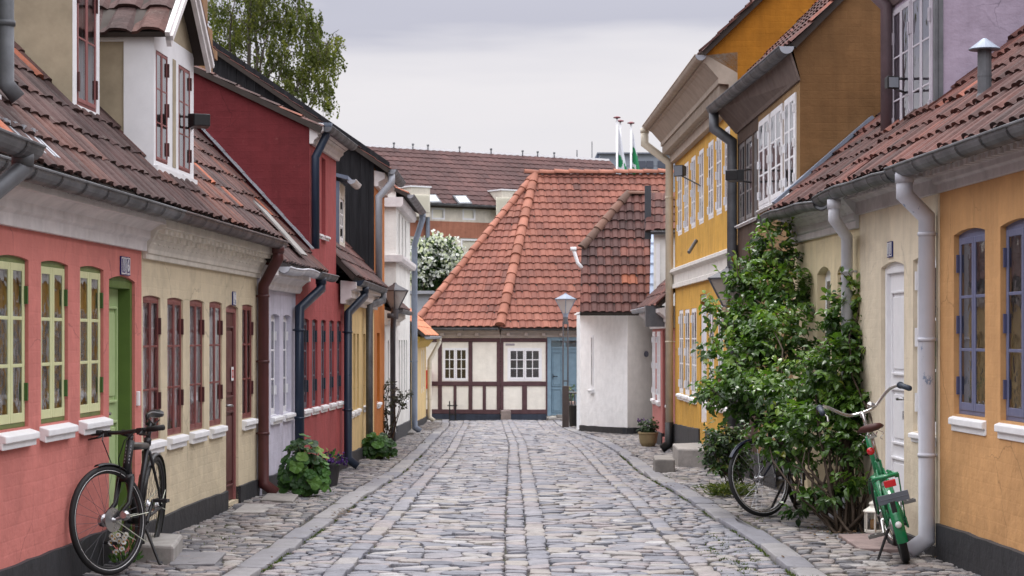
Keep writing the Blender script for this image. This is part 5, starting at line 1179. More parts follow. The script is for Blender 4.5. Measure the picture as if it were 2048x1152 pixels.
for fx, wd, lr in ((lambda y: sm(y, BL) + .075, .145, (.20, .40)), (lambda y: sm(y, BRR) - .07, .14, (.20, .40)), (lambda y: .025 + (0 if y < 34 else -.012 * (y - 34)), .145, (.16, .30)), (lambda y: .172 + (0 if y < 34 else -.012 * (y - 34)), .145, (.16, .30))):
    y = 9.2 + rt() * .2
    while y < YEND:
        d = random.uniform(*lr); sl = math.atan2(fx(y + d) - fx(y), d)
        road.add(fx(y + d / 2) + random.uniform(-.006, .006), y + d / 2, wd / 2 - .004, d / 2 - .006, zroad(fx(y), y + d / 2) + .004, .12 + .75 * rt(), -sl, .005); y += d
for side in (-1, 1):
    y = 9.2
    while y < YEND:   # gutter strips, small irregular cobbles
        d = random.uniform(.09, .13)
        xa, xb = (sm(y, KL_IN) + .02, sm(y, BL) - .005) if side < 0 else (sm(y, BRR) + .005, sm(y, KR_IN) - .02)
        row_fill(road, y, xa, xb, d, (.08, .16), lambda x, yy: zroad(x, yy) - .004, (.0, .85), .008, .006); y += d
    y = 9.2
    while y < YEND:   # kerb stones
        d = random.uniform(.45, 1.15); kk = KL_IN if side < 0 else KR_IN; w_ = .185
        x0 = sm(y + d / 2, kk) + side * w_ / 2; sl = math.atan2(sm(y + d, kk) - sm(y, kk), d)
        kerb.add(x0, y + d / 2, w_ / 2 - .003, d / 2 - .008, g(y + d / 2) - .012 + random.uniform(-.006, .006), rt(), -sl, .003); y += d
    y = 9.2
    while y < YEND:   # pavement cobbles
        d = random.uniform(.085, .135)
        xa, xb = (WLL(y) - .05, sm(y, KL_IN) - .19) if side < 0 else (sm(y, KR_IN) + .19, WRR(y) + .05)
        row_fill(pav, y, xa, xb, d, (.08, .17), lambda x, yy: g(yy) - .006 + .010 * math.sin(x * 4 + yy * 1.3), (0, 1), .007, .006); y += d
road.build('road', SETT); pav.build('pavement', COBB); kerb.build('kerb', KERBM)
# joint bed below the stones and the ground reaching to the horizon
t = NT('joint_earth'); n1 = t.noise(1.3, 6, .7); n2 = t.noise(14, 5, .7)
c = t.ramp(n1, [(.40, (.058, .053, .050, 1)), (.58, (.062, .062, .040, 1)), (.72, (.062, .074, .030, 1))]); c = t.mul(c, t.ramp(n2, [(.3, g1(.6)), (.7, g1(1.3))]), 1)
t.pbsdf(c, .95, 0, t.bump(n2, .6, .01), .15); EARTH = t.m
m = MB(); ys = [-40, 0, 6] + [8 + i * .8 for i in range(60)] + [58, 70, 100, 180, 400]; 
xsf = lambda yy: [-200, -40, -8, -3.2, sm(yy, KL_IN) - .15, sm(yy, KL_IN) - .02, -.7, 0, .7, sm(yy, KR_IN) + .02, sm(yy, KR_IN) + .15, 3.2, 8, 40, 200]
vs = [V((x, yy, g(yy) - .022 if i_ < 5 or i_ > 9 else g(yy) + camber(x) - .026)) for yy in ys for i_, x in enumerate(xsf(yy))]; nx = 15
m.add(vs, [(j * nx + i, j * nx + i + 1, (j + 1) * nx + i + 1, (j + 1) * nx + i) for j in range(len(ys) - 1) for i in range(nx - 1)])
go = m.build('ground', EARTH); go['kind'] = 'structure'
# stone slabs
GRAN = tone_mat('granite', [(0, (.20, .185, .17)), (1, (.34, .32, .30))], .85, (4, .7, 1.2), 30, .5)
ROSEST = tone_mat('rose_sandstone', [(0, (.20, .15, .14)), (1, (.28, .21, .195))], .8, (5, .7, 1.2), 40, .5)
def block(name, label, cat, quad_px, z0, h, mat, bevel=.012, grp=None):
    pts = []
    for px, py in quad_px:     # corners on the ground plane
        k = py - HZ; Y = 12.0
        for _ in range(30): Y = (CH - (g(Y) + h)) * F / k
        pts.append(at(px, py, Y))
    zt_ = sum(p.z for p in pts) / len(pts)
    pts = [V((p.x, p.y, zt_)) for p in pts]; m = MB(); m.tone = rt(); m.prism([p - V((0, 0, h + .12)) for p in pts], V((0, 0, h + .12))); o = m.build(name, mat, None, bevel=bevel); return tag(o, label, cat, grp)
block('door_step', 'rough granite step before the green door behind the black bicycle', 'step', [(262, 1088), (348, 1092), (366, 1068), (290, 1064)], 0, .11, GRAN, .02)
block('paving_slab', 'rose sandstone slab under the white lantern', 'slab', [(1676, 1068), (1720, 1096), (1800, 1098), (1776, 1066)], 0, .02, ROSEST, .008)
block('paving_slab', 'grey slab before the oxblood door', 'slab', [(464, 1024), (526, 1024), (552, 1009), (490, 1007)], 0, .012, GRAN, .006)
block('paving_slab', 'pale slab under the oxblood downpipe by the big leafy plant', 'slab', [(520, 998), (586, 1001), (597, 989), (535, 987)], 0, .03, GRAN, .008)
block('door_step', 'lower loose granite block below the yellow house steps', 'step', [(1306, 912), (1310, 917), (1350, 917), (1344, 911)], 0, .16, GRAN, .02)
block('door_step', 'upper stone step against the tall yellow house', 'step', [(1345, 889), (1356, 895), (1412, 896), (1404, 888)], 0, .24, GRAN, .02)
block('door_step', 'small stone step by the tall white house', 'step', [(800, 863), (828, 863), (826, 859), (801, 859)], 0, .06, GRAN, .01)
for i, (p, lab) in enumerate(((((338, 1128), (430, 1127), (452, 1104), (350, 1104)), 'wide pale paving slab nearest the left kerb'), (((296, 1122), (334, 1122), (346, 1106), (312, 1106)), 'small paving slab between the bicycle stand and the wide slab'))):
    block('paving_slab', lab, 'slab', p, 0, .010, KERBM, .006)
block('drain_channel', 'thin iron drain bar across the middle of the road', 'drain', [(938, 1073), (940, 1068), (1106, 1068), (1108, 1073)], 0, -.018, paint('drain_iron', (.16, .15, .16), .5), .002)
# moss and grass in the joints
MOSS = leaf_mat('moss_blades', [(0, (.035, .05, .012, 1)), (.6, (.07, .10, .02, 1)), (1, (.12, .17, .03, 1))], .2, .7, .2)
def blades(name, spots, h=(.01, .03), w=.006):
    vs, fs, tn = [], [], []
    for x, y, z, s_ in spots:
        a = random.uniform(0, 2 * PI); hh = random.uniform(*h) * s_; ww = w * s_ * random.uniform(.7, 1.5); lx, ly = random.uniform(-.6, .6) * hh, random.uniform(-.6, .6) * hh
        b = len(vs); vs += [(x - ww * math.cos(a), y - ww * math.sin(a), z), (x + ww * math.cos(a), y + ww * math.sin(a), z), (x + lx, y + ly, z + hh)]; fs.append([b, b + 1, b + 2]); tn.append(rt())
    m = MB(); m.v = vs; m.f = fs; m.m = [0] * len(fs); m.t = tn; return m
sp = []
for kk, side in ((KL_IN, -1), (KR_IN, 1)):
    for _ in range(2600):
        y = 9.8 + 20 * rt() ** 1.7; 
        if mnoise.noise(V((y * 1.1, side * 5, 0))) < -.05: continue
        sp.append((sm(y, kk) + random.gauss(0, .012) - side * .004, y, g(y) - .040, .75))
for _ in range(9000):     # patches in the pavement
    side = random.choice((-1, 1, 1)); y = 10 + 13 * rt(); x = (random.uniform(WLL(y), sm(y, KL_IN) - .2) if side < 0 else random.uniform(sm(y, KR_IN) + .2, WRR(y)))
    if mnoise.noise(V((x * 1.6, y * .9, 3))) + .35 * mnoise.noise(V((x * 9, y * 9, 1))) < .22: continue
    sp.append((x, y, g(y) - .022, .9))
for _ in range(1500):
    y = random.gauss(13.6, .7); x = random.gauss(1.50, .10)
    if mnoise.noise(V((x * 7, y * 5, 2))) > .05: sp.append((x, y, zroad(x, y) - .012, .8))
for _ in range(260): sp.append((1.80 + random.gauss(0, .035), 12.05 + random.gauss(0, .06), g(12) - .05, 2.2))
ms = blades('moss', sp).build('moss', MOSS); ms['kind'] = 'stuff'

LIT = leaf_mat('dead_leaves', [(0, (.03, .018, .012, 1)), (.6, (.08, .045, .02, 1)), (1, (.15, .09, .035, 1))], .1, .8, .2)
m = MB()
def litter(x, y, z):
    a = random.uniform(0, 6.28); r1 = random.uniform(.010, .026); d = V((math.cos(a), math.sin(a), random.uniform(-.2, .3))) * r1; s_ = V((-math.sin(a), math.cos(a), random.uniform(-.3, .3))) * r1 * .5; p = V((x, y, z)); m.tone = rt(); m.add([p - d, p - s_ * .9, p + d, p + s_], [(0, 1, 2), (0, 2, 3)])
for _ in range(70): litter(-1.41 + random.gauss(0, .05), 16.6 + random.gauss(0, .25), g(16.6) + .012)
for _ in range(120): litter(random.gauss(2.45, .16), random.gauss(14.9, .45), .012)
for _ in range(90): y = random.uniform(11, 26); litter(random.choice((sm(y, KL_IN), sm(y, KR_IN))) + random.gauss(0, .06), y, g(y) + .006)
for _ in range(60): y = random.uniform(12, 24); litter(random.choice((LX(y) + .05, WRR(y) - .06)) + random.gauss(0, .03), y, g(y) + .012)
lo_ = m.build('leaf_litter', LIT); lo_['kind'] = 'stuff'
# ------------------------------------------------------------------ PLANTS
def rv(): 
    while 1:
        v = V((random.uniform(-1, 1), random.uniform(-1, 1), random.uniform(-1, 1)))
        if .01 < v.length < 1: return v.normalized()
def leaf(mb, p, d, nrm, ln, wd, tone, fold=.25, curl=.15):
    d = d.normalized(); s_ = d.cross(nrm)
    if s_.length < 1e-3: s_ = d.orthogonal()
    s_.normalize(); n = s_.cross(d).normalized(); mb.tone = tone
    b = p; t = p + d * ln - n * ln * curl; m1 = p + d * ln * .38; m2 = p + d * ln * .72 - n * ln * curl * .4; up = n * wd * fold
    mb.add([b, m1 + s_ * wd * .5 + up, m2 + s_ * wd * .40 + up * .8 , t, m2 - s_ * wd * .40 + up * .8, m1 - s_ * wd * .5 + up, m1, m2],
           [(0, 6, 1), (6, 7, 2, 1), (7, 3, 2), (0, 5, 6), (6, 5, 4, 7), (7, 4, 3)])
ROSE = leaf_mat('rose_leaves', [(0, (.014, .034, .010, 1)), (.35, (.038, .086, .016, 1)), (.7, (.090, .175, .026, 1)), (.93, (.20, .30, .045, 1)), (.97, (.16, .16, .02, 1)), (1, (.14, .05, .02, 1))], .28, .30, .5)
BARK = tone_mat('brown_stems', [(0, (.030, .022, .016)), (1, (.085, .060, .042))], .85, (9, .6, 1.3), 40, .5)
def blob_leaves(mb, c, r, n, ln, sprays=5, out=.6, tr=(0, 1), shell=.55, wr=.6, droop=.3, face=None):
    for _ in range(n):
        v = rv(); rad = (shell + (1 - shell) * rt()) ; p = V((c.x + v.x * r.x * rad, c.y + v.y * r.y * rad, c.z + v.z * r.z * rad))
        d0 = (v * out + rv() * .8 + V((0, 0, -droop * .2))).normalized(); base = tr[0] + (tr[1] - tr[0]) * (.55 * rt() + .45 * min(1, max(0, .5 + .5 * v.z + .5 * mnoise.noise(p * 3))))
        nn = (V((0, 0, .9)) + v * .5 + rv() * .6).normalized()
        for k in range(sprays):
            s_ = d0.cross(nn).normalized() if d0.cross(nn).length > .01 else V((1, 0, 0))
            if k == 0: dd = d0; q = p + d0 * ln * .9
            else: sg = 1 if k % 2 else -1; dd = (d0 * .55 + s_ * sg * .85); q = p + d0 * ln * .45 * ((k - 1) // 2)
            L = ln * random.uniform(.7, 1.15); leaf(mb, q, dd + V((0, 0, -droop * rt())), nn + rv() * .25, L, L * wr, min(1, max(0, base + random.uniform(-.12, .12))), .22, .22)
def branch(mb, a, b, r0, r1, wob=.05, n=6, k=6):
    a, b = V(a), V(b); L = (b - a).length; pts = []; o1, o2 = rv() * L * wob, rv() * L * wob
    for i in range(n + 1):
        t = i / n; pts.append(a.lerp(b, t) + o1 * math.sin(PI * t) + o2 * math.sin(2 * PI * t))
    mb.tube(pts, [r0 + (r1 - r0) * i / n for i in range(n + 1)], k); return pts
# big rose climbing beside the cream houses
rb = thing('climbing_rose', 'big bushy green climbing rose between the cream house and the dark blue bicycle', 'rose bush', (2.45, 15.4, 0))
lf = MB(); st = MB()
blobs = [ # px, py, rx, ry (pixels), depth Y, ry(m), leaves
 (1545, 505, 62, 42, 17.9, .22, 90), (1515, 560, 60, 50, 17.8, .25, 130), (1580, 590, 62, 60, 17.5, .25, 150), (1500, 640, 62, 55, 17.4, .28, 140), (1560, 680, 85, 70, 17.0, .3, 230),
 (1480, 720, 50, 50, 17.0, .25, 90), (1470, 650, 42, 40, 17.4, .2, 60), (1440, 775, 42, 30, 16.9, .18, 60), (1500, 790, 75, 55, 16.6, .3, 180), (1590, 790, 95, 80, 16.2, .35, 250), (1690, 640, 50, 62, 15.75, .18, 130), (1722, 592, 24, 26, 15.6, .12, 34),
 (1715, 680, 32, 60, 15.6, .15, 80), (1680, 740, 68, 60, 15.5, .22, 170), (1700, 810, 52, 45, 15.4, .2, 120), (1650, 850, 95, 55, 15.5, .28, 150), (1700, 890, 55, 40, 15.2, .18, 55), (1560, 870, 70, 45, 16.0, .25, 85),
 (1605, 925, 38, 20, 15.6, .2, 18), (1650, 985, 60, 20, 15.2, .2, 50), (1700, 965, 35, 20, 15.0, .14, 22), (1605, 1015, 30, 16, 15.4, .12, 14), (1425, 700, 25, 18, 17.3, .1, 14), (1410, 800, 18, 22, 17.0, .08, 14), (1380 + 40, 640, 14, 30, 17.4, .08, 10), (1742, 640, 14, 55, 15.55, .06, 26), (1530, 470, 20, 22, 17.9, .1, 14), (1575, 460, 14, 14, 17.9, .08, 8), (1480, 560, 26, 26, 17.9, .12, 22), (1420, 610, 12, 22, 17.4, .06, 8)]
for px, py, rx, ry, Y, dy, n in blobs:
    c = at(px, py, Y); s_ = F / Y
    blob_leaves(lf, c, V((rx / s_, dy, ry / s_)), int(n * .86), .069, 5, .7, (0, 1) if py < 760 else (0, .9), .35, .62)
foot = V((2.50, 15.05, -.02)); foot2 = V((2.52, 16.6, -.02))
for i in range(26):
    px, py, rx, ry, Y, dy, n = random.choice(blobs[:20]); b0 = foot if px > 1560 or rt() < .5 else foot2
    branch(st, b0 + V((random.gauss(0, .05), random.gauss(0, .10), 0)), at(px + random.uniform(-20, 20), py + ry * .3, Y), .013, .004, .10)
for px, py in ((1610, 905), (1640, 880), (1700, 900), (1720, 920), (1750, 900), (1585, 930), (1660, 900), (1690, 880), (1770, 915), (1655, 940), (1735, 960), (1600, 960)): branch(st, foot + V((random.gauss(0, .06), random.gauss(0, .08), 0)), at(px, py, 15.2), random.uniform(.007, .014), .005, .12)
branch(st, foot + V((.07, .1, 0)), at(1698, 700, 15.6), .045, .02, .03, 8, 8)
for px, py, qx, qy in ((1545, 500, 1532, 446), (1560, 470, 1585, 440), (1440, 780, 1396, 770), (1450, 660, 1418, 590), (1722, 600, 1742, 566), (1480, 560, 1462, 500)):
    a, b = at(px, py, 17.5 if px < 1700 else 15.6), at(qx, qy, 17.6 if px < 1700 else 15.6); branch(st, a, b, .006, .003, .06)
    for k in range(5): leaf(lf, a.lerp(b, .3 + .17 * k), rv() + V((0, 0, -.2)), V((0, -.4, .8)), .06, .038, .75 + .25 * rt())
for _ in range(46):     # loose young shoots breaking the outline
    px, py, rx, ry, Y, dy, n = random.choice(blobs[:20]); a0 = random.uniform(-.4, PI + .4); c0 = at(px + rx * .75 * math.cos(a0), py - ry * .75 * math.sin(a0), Y - dy * .6 * rt()); c1_ = c0 + V((math.cos(a0) * .6 + random.uniform(-.2, .2), -.25 * rt(), abs(math.sin(a0)) * .6 + .35)).normalized() * random.uniform(.10, .24)
    branch(st, c0, c1_, .0045, .0025, .08, 4, 5)
    for k in range(7): leaf(lf, c0.lerp(c1_, .2 + .8 * k / 6), rv() + V((0, -.2, .1)), V((0, -.5, .8)), random.uniform(.045, .07), .036, .55 + .45 * rt())
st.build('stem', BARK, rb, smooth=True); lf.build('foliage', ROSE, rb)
# trellis post behind
# low shrub and grassy plant by the yellow house
sh = thing('shrub', 'low dark bronze and green shrub at the corner of the yellow house', 'shrub', (2.25, 19.0, g(19)))
lf = MB(); st = MB(); SHR = leaf_mat('bronze_leaves', [(0, (.012, .020, .010, 1)), (.4, (.022, .05, .015, 1)), (.7, (.055, .12, .03, 1)), (.88, (.14, .16, .03, 1)), (1, (.07, .025, .02, 1))], .25, .4)
for px, py, rx, ry, n in ((1440, 870, 34, 28, 70), (1470, 890, 36, 40, 100), (1430, 905, 30, 30, 60), (1475, 930, 30, 30, 70), (1440, 935, 26, 20, 45)):
    s_ = F / 19.0; blob_leaves(lf, at(px, py, 19.0), V((rx / s_, .16, ry / s_)), n, .05, 4, .8, (0, 1), .3, .6)
for i in range(9): branch(st, V((2.22 + random.gauss(0, .05), 19, g(19))), at(1450 + random.uniform(-35, 35), 870 + random.uniform(0, 30), 19), .008, .003, .1)
st.build('stem', BARK, sh, smooth=True); lf.build('foliage', SHR, sh)
gp = thing('grassy_plant', 'feathery yellow green plant sprawling over the cobbles below the bronze shrub', 'plant', (2.02, 18.4, g(18.4)))
m = MB()
for i in range(700):
    a = random.uniform(0, 2 * PI); r0 = random.uniform(0, .16); p = V((2.02 + r0 * math.cos(a) * 1.2 - (.14 if i % 4 == 0 else 0), 18.4 + r0 * math.sin(a) * .8, g(18.4) + .01 + rt() * .10)); leaf(m, p, V((math.cos(a), math.sin(a), random.uniform(-.1, .9))), rv(), random.uniform(.04, .09), .010, rt(), .1, .35)
m.build('foliage', leaf_mat('feathery', [(0, (.035, .06, .015, 1)), (.7, (.10, .13, .03, 1)), (1, (.17, .17, .05, 1))], .3, .6, .2), gp)
# hollyhock clumps
HOLLY = leaf_mat('hollyhock_leaves', [(0, (.016, .045, .012, 1)), (.5, (.04, .11, .022, 1)), (.85, (.075, .18, .035, 1)), (1, (.16, .24, .05, 1))], .3, .5, .3)
def lobed(mb, p, nrm, r, tone):
    nrm = nrm.normalized(); x = nrm.orthogonal().normalized(); x.rotate(Matrix.Rotation(random.uniform(0, 6.28), 3, nrm)); y = nrm.cross(x); K = 15; mb.tone = tone; ring = []
    for k in range(K):
        th = 2 * PI * k / K; rr = r * (.80 + .20 * abs(math.cos(2.5 * th)) + random.uniform(-.05, .05)) * (1 - .45 * max(0, math.cos(th)) ** 8); ring.append(p + (x * math.cos(th) + y * math.sin(th)) * rr + nrm * (rr * (.10 + .10 * math.sin(5 * th))))
    mid = [p.lerp(q, .5) + nrm * r * .05 for q in ring]
    mb.add([p - nrm * r * .06] + mid + ring, [(0, 1 + k, 1 + (k + 1) % K) for k in range(K)] + [(1 + k, 1 + K + k, 1 + K + (k + 1) % K, 1 + (k + 1) % K) for k in range(K)])
def hollyhock(label, x, y, rx, ry, hgt, n, lr):
    t_ = thing('hollyhock', label, 'plant', (x, y, g(y)), 'leafy hollyhock clumps at the left walls'); lf = MB(); st = MB()
    for i in range(n):
        v = rv(); v.z = abs(v.z) if rt() < .85 else -abs(v.z) * .2; rad = .55 + .45 * rt(); p = V((x + v.x * rx * rad, y + v.y * ry * rad, g(y) + .06 + (hgt - .08) * max(0, v.z * .9 + .1) * rad)); nn = (v + V((.25, -.55, .55)) + rv() * .4)
        lobed(lf, p, nn, lr * random.uniform(.55, 1.15), rt()); 
        if i % 3 == 0: branch(st, (x + random.gauss(0, .05), y + random.gauss(0, .05), g(y)), p, .006, .004, .08, 4, 5)
    st.build('stem', tone_mat('green_stems', [(0, (.06, .08, .03)), (1, (.14, .13, .07))], .7), t_, smooth=True); lf.build('foliage', HOLLY, t_)
hollyhock('bigger leafy hollyhock clump against the lavender wall', -1.94, 18.75, .25, .20, .58, 150, .075)
hollyhock('smaller leafy hollyhock clump in front of the pale yellow house', -1.84, 27.6, .26, .2, .40, 90, .085)
# violet flowers in a dark tapered pot
pp = thing('flower_pot', 'dark tapered pot of violet flowers beside the red wall', 'flower pot', (-1.83, 20.3, g(20.3)))
zb = g(20.3) - .006; m = MB(); m.lathe((-1.83, 20.3, zb), [(.055, 0), (.085, .20), (.092, .20), (.092, .225), (.078, .225), (.07, .19)], 20, capt=True); m.build('pot', paint('dark_clay', (.045, .042, .045), .6, .15), pp, smooth=False)
lf = MB(); fl = MB(); VIO = leaf_mat('violet_petals', [(0, (.025, .006, .06, 1)), (.7, (.06, .015, .14, 1)), (1, (.16, .07, .28, 1))], .2, .6, .2)
for i in range(90):
    v = rv(); v.z = abs(v.z); p = V((-1.83, 20.3, zb + .22)) + V((v.x * .13, v.y * .12, v.z * .13 * (.5 + rt() * .6))); leaf(lf, p, v + rv() * .4, V((0, 0, 1)), .05, .022, rt(), .2, .2)
    if i % 2: 
        for k in range(5): leaf(fl, p + v * .035, v * .35 + rv(), v, .026, .026, rt(), .1, .1)
lf.build('foliage', HOLLY, pp); fl.build('petals', VIO, pp)
# clay pot with a small hydrangea
cp = thing('flower_pot', 'round tan clay pot with a leafy plant by the small rose house', 'flower pot', (2.22, 32.6, g(32.6)))
zb = g(32.6) - .006; m = MB(); m.lathe((2.22, 32.6, zb), [(.095, 0), (.135, .07), (.152, .16), (.155, .21), (.168, .215), (.168, .245), (.14, .245), (.13, .2)], 24); m.build('pot', paint('tan_clay', (.30, .235, .125), .6, .25, .1), cp, smooth=False)
lf = MB(); blob_leaves(lf, V((2.22, 32.6, zb + .34)), V((.15, .14, .12)), 85, .055, 4, .8, (0, .8), .4, .65); lf.build('foliage', SHR, cp)
fl = MB()
for i in range(24):
    p = V((2.14 + random.gauss(0, .06), 32.52, zb + .43 + random.gauss(0, .02))); leaf(fl, p, rv(), rv(), .03, .03, .9 + .1 * rt())
fl.build('petals', VIO, cp)
# thin dark rose by the white house
rz = thing('rose_shrub', 'thin dark leggy rose shrub by the grey downpipe of the orange house', 'shrub', (-1.98, 32.2, g(32.2)))
lf = MB(); st = MB(); DRL = leaf_mat('dusky_leaves', [(0, (.018, .018, .012, 1)), (.6, (.04, .05, .022, 1)), (1, (.08, .035, .03, 1))], .2, .5)
for qx, qy in ((760, 790), (778, 772), (795, 788), (812, 792), (770, 820), (800, 805), (785, 800), (762, 840), (775, 850)):
    q = at(qx, qy, 32.2); branch(st, V((-1.98 + random.gauss(0, .05), 32.2 + random.gauss(0, .1), g(32.2))), q, .014, .005, .08); blob_leaves(lf, q, V((.10, .10, .09)), 16, .05, 4, .8, (0, 1), .3, .6)
st.build('stem', BARK, rz, smooth=True); lf.build('foliage', DRL, rz)
# daisies at the foot of the salmon wall
da = thing('daisy_clump', 'clump of white daisies growing behind the black bicycle wheel', 'flowers', (-2.46, 12.75, 0))
lf = MB(); fl = MB(); fl2 = MB(); YEL = paint('daisy_eye', (.55, .33, .02), .7); DAI = leaf_mat('daisy_petals', [(0, (.60, .60, .60, 1)), (1, (.80, .80, .80, 1))], .2, .6, .2)
for i in range(130):
    v = rv(); v.z = abs(v.z); leaf(lf, V((-2.46, 12.75, .02)) + V((v.x * .07, v.y * .10, v.z * .20 * rt())), v + V((0, 0, .6)), rv(), .06, .016, rt(), .1, .2)
for px, py in ((222, 1086), (229, 1078), (238, 1082), (247, 1084), (249, 1075), (252, 1070), (244, 1098), (224, 1072), (236, 1070), (232, 1104)):
    p = at(px, py, 12.66); nn = (V((.25, -.9, .35)) + rv() * .35).normalized(); x = nn.orthogonal().normalized(); y = nn.cross(x)
    fl = MB(); fl2 = MB()
    for k in range(11): th = 2 * PI * k / 11; leaf(fl, p, x * math.cos(th) + y * math.sin(th), nn, .021, .011, rt(), .05, .1)
    fl2.lathe(p + nn * .002, [(.0065, 0), (.004, .004)], 8, axis=nn); fo_ = fl.build('flower', DAI, da); fl2.build('flower_eye', YEL, fo_)
lf.build('foliage', HOLLY, da)
# birch beyond the roofs
bt = thing('birch_tree', 'airy birch tree with hanging sprays rising behind the red gable', 'tree', (-8.6, 70, g(70)))
tr = MB(); lf = MB(); BIR = leaf_mat('birch_leaves', [(0, (.038, .048, .012, 1)), (.5, (.085, .102, .020, 1)), (1, (.18, .185, .038, 1))], .35, .5, .25)
Yt = 70; base = V((-8.6, Yt, g(Yt))); tops = []
tk = branch(tr, base, at(470, 250, Yt), .26, .17, .02, 8, 10)
for k, (qx, qy, r) in enumerate(((440, -60, .10), (500, -90, .11), (560, -60, .10), (600, 30, .08), (640, 90, .07), (610, 150, .06), (430, 60, .08), (540, 60, .08), (575, 110, .06), (470, 0, .08), (520, 160, .05), (650, 140, .04))):
    a = tk[random.randint(4, 8)]; b = at(qx, qy, Yt + random.uniform(-1.6, 1.6)); pts = branch(tr, a, b, r, .02, .07, 8, 6)
    for _ in range(7):
        p = pts[random.randint(3, 8)]; q = p + V((random.uniform(-.9, 1.1), random.uniform(-.8, .8), random.uniform(.0, .9))); sub = branch(tr, p, q, .022, .008, .08, 4, 5); tops.append(q)
def crown_ok(px, py): return True
cl = []
for px, py, rx, ry, n in ((480, 10, 66, 60, 60), (560, -10, 60, 50, 54), (520, 60, 60, 40, 34), (610, 40, 36, 34, 26), (640, 85, 34, 34, 30), (590, 110, 45, 42, 34), (645, 140, 30, 36, 26), (620, 180, 34, 26, 22), (560, 150, 45, 32, 22), (440, 60, 34, 60, 34), (440, 120, 30, 30, 12), (470, -70, 70, 40, 40), (560, -80, 60, 40, 40), (505, 120, 34, 32, 14), (655, 200, 14, 16, 6)):
    for _ in range(n):
        v = rv(); cl.append(at(px + v.x * rx, py + v.z * ry, Yt + v.y * 1.9))
for c in cl:
    base_t = rt(); L = random.uniform(.35, .8)
    for q_ in range(3):
        sx, sy2, L2 = random.gauss(0, .17), random.gauss(0, .17), L * random.uniform(.5, 1.1); dx_ = random.gauss(.05, .10)
        for j in range(13):
            s_ = j / 12; p = c + V((sx + dx_ * s_ + random.gauss(0, .035), sy2 + random.gauss(0, .035), .18 - s_ * L2)); leaf(lf, p, V((random.gauss(0, .6), random.gauss(0, .6), -.8)), rv(), random.uniform(.08, .12), .08, min(1, max(0, base_t * .65 + .2 * rt() + .15 * (1 - s_))), .15, .1)
    tr.tube([c + V((0, 0, .25)), c + V((.05, 0, .0)), c + V((.04, .03, -L * .8))], [.012, .008, .004], 4)
tr.build('trunk', tone_mat('birch_bark', [(0, (.06, .05, .04)), (1, (.14, .12, .10))], .8), bt, smooth=True); lf.build('crown', BIR, bt)
# white blossoming tree
wt = thing('blossom_tree', 'round white blossoming tree between the tall white house and the red roof', 'tree', (-2.3, 63, g(63)))
tr = MB(); lf = MB(); fl = MB(); WHB = leaf_mat('white_blossom', [(0, (.45, .47, .46, 1)), (1, (.78, .78, .78, 1))], .25, .7, .2); DGR = leaf_mat('dark_tree_leaves', [(0, (.012, .026, .010, 1)), (.6, (.03, .065, .018, 1)), (1, (.07, .12, .03, 1))], .25, .45)
Yw = 63; base = V((-2.3, Yw, g(Yw)))
for px, py, rx, ry, n in ((870, 520, 36, 26, 60), (850, 545, 26, 34, 60), (885, 550, 36, 32, 70), (905, 520, 22, 20, 26), (840, 500, 16, 16, 16), (870, 570, 40, 24, 50), (878, 488, 26, 14, 20), (915, 545, 16, 24, 20)):
    branch(tr, base + V((0, 0, .2)), at(px, py, Yw), .05, .012, .08)
    for _ in range(n * 2):
        v = rv(); rr = .35 + .65 * rt(); p = at(px + v.x * rx * rr, py - v.z * ry * rr, Yw + v.y * .8 * rr)
        for j in range(9): leaf(lf, p + rv() * .12, v + rv(), rv(), .13, .09, rt(), .2, .2)
        if v.z > -.5 and rt() < .58 and py < 560:
            for j in range(12): leaf(fl, p + v * .12 + V((0, -.06, 0)) + rv() * .12, rv(), rv(), .11, .10, rt(), .1, .1)
branch(tr, base, base + V((0, 0, 3)), .12, .06, .03); tr.build('trunk', BARK, wt, smooth=True); lf.build('crown', DGR, wt); fl.build('blossom', WHB, wt)
# ------------------------------------------------------------------ LAMPS, LANTERN, BIN
FROST = glass_mat('frosted_glass', 1.4, (.80, .78, .76), .3, 30)
def lamp_head(root, c, w, mat, gm=OPAL):
    """four sided inverted lantern with a low pyramid hat; c = centre of the brim"""
    h = w * .72; m = MB(); r = w / 2 * 1.0; b = MB(); rot = 0.0
    hat = MB(); hat.lathe(c, [(r * 1.04, -.012), (r * 1.06, 0), (r * .30, w * .20), (.03, w * .25), (.02, w * .30)], 4, rot=rot); hat.build('lamp_hat', mat, root)
    cor = [V((math.cos(PI / 2 * k + rot), math.sin(PI / 2 * k + rot), 0)) for k in range(4)]; r2 = w * .13
    for k in range(4):
        a, q = cor[k], cor[(k + 1) % 4]; m.quad(c + a * r * .97, c + q * r * .97, c + q * r2 - V((0, 0, h)), c + a * r2 - V((0, 0, h)))
        b.tube([c + a * r, c + a * r2 - V((0, 0, h))], .012, 5); b.tube([c + a * r, c + q * r], .010, 5); b.tube([c + a * r2 - V((0, 0, h)), c + q * r2 - V((0, 0, h))], .010, 5)
    b.lathe(c - V((0, 0, h + .16)), [(.05, 0), (.055, .08), (r2 * 1.1, .16)], 10); m.build('lantern_pane', gm, root); b.build('lantern_frame', mat, root)
    bl = MB(); bl.lathe(c - V((0, 0, h * .62)), [(.02, -.1), (.045, 0), (.05, .08), (.02, .14)], 12); bl.build('bulb', paint('frosted_bulb', (.55, .53, .50), .3), root, smooth=True)
IRON = paint('grey_iron', (.085, .085, .095), .5, .2)
lm = thing('street_lamp', 'free standing street lamp on a thin twin rod pole with wooden foot', 'street lamp', (1.23, 46, g(46)), 'street lanterns')
c = at(1131, 598, 46); m = MB(); zf_ = at(0, 772, 46).z; gz = g(46)
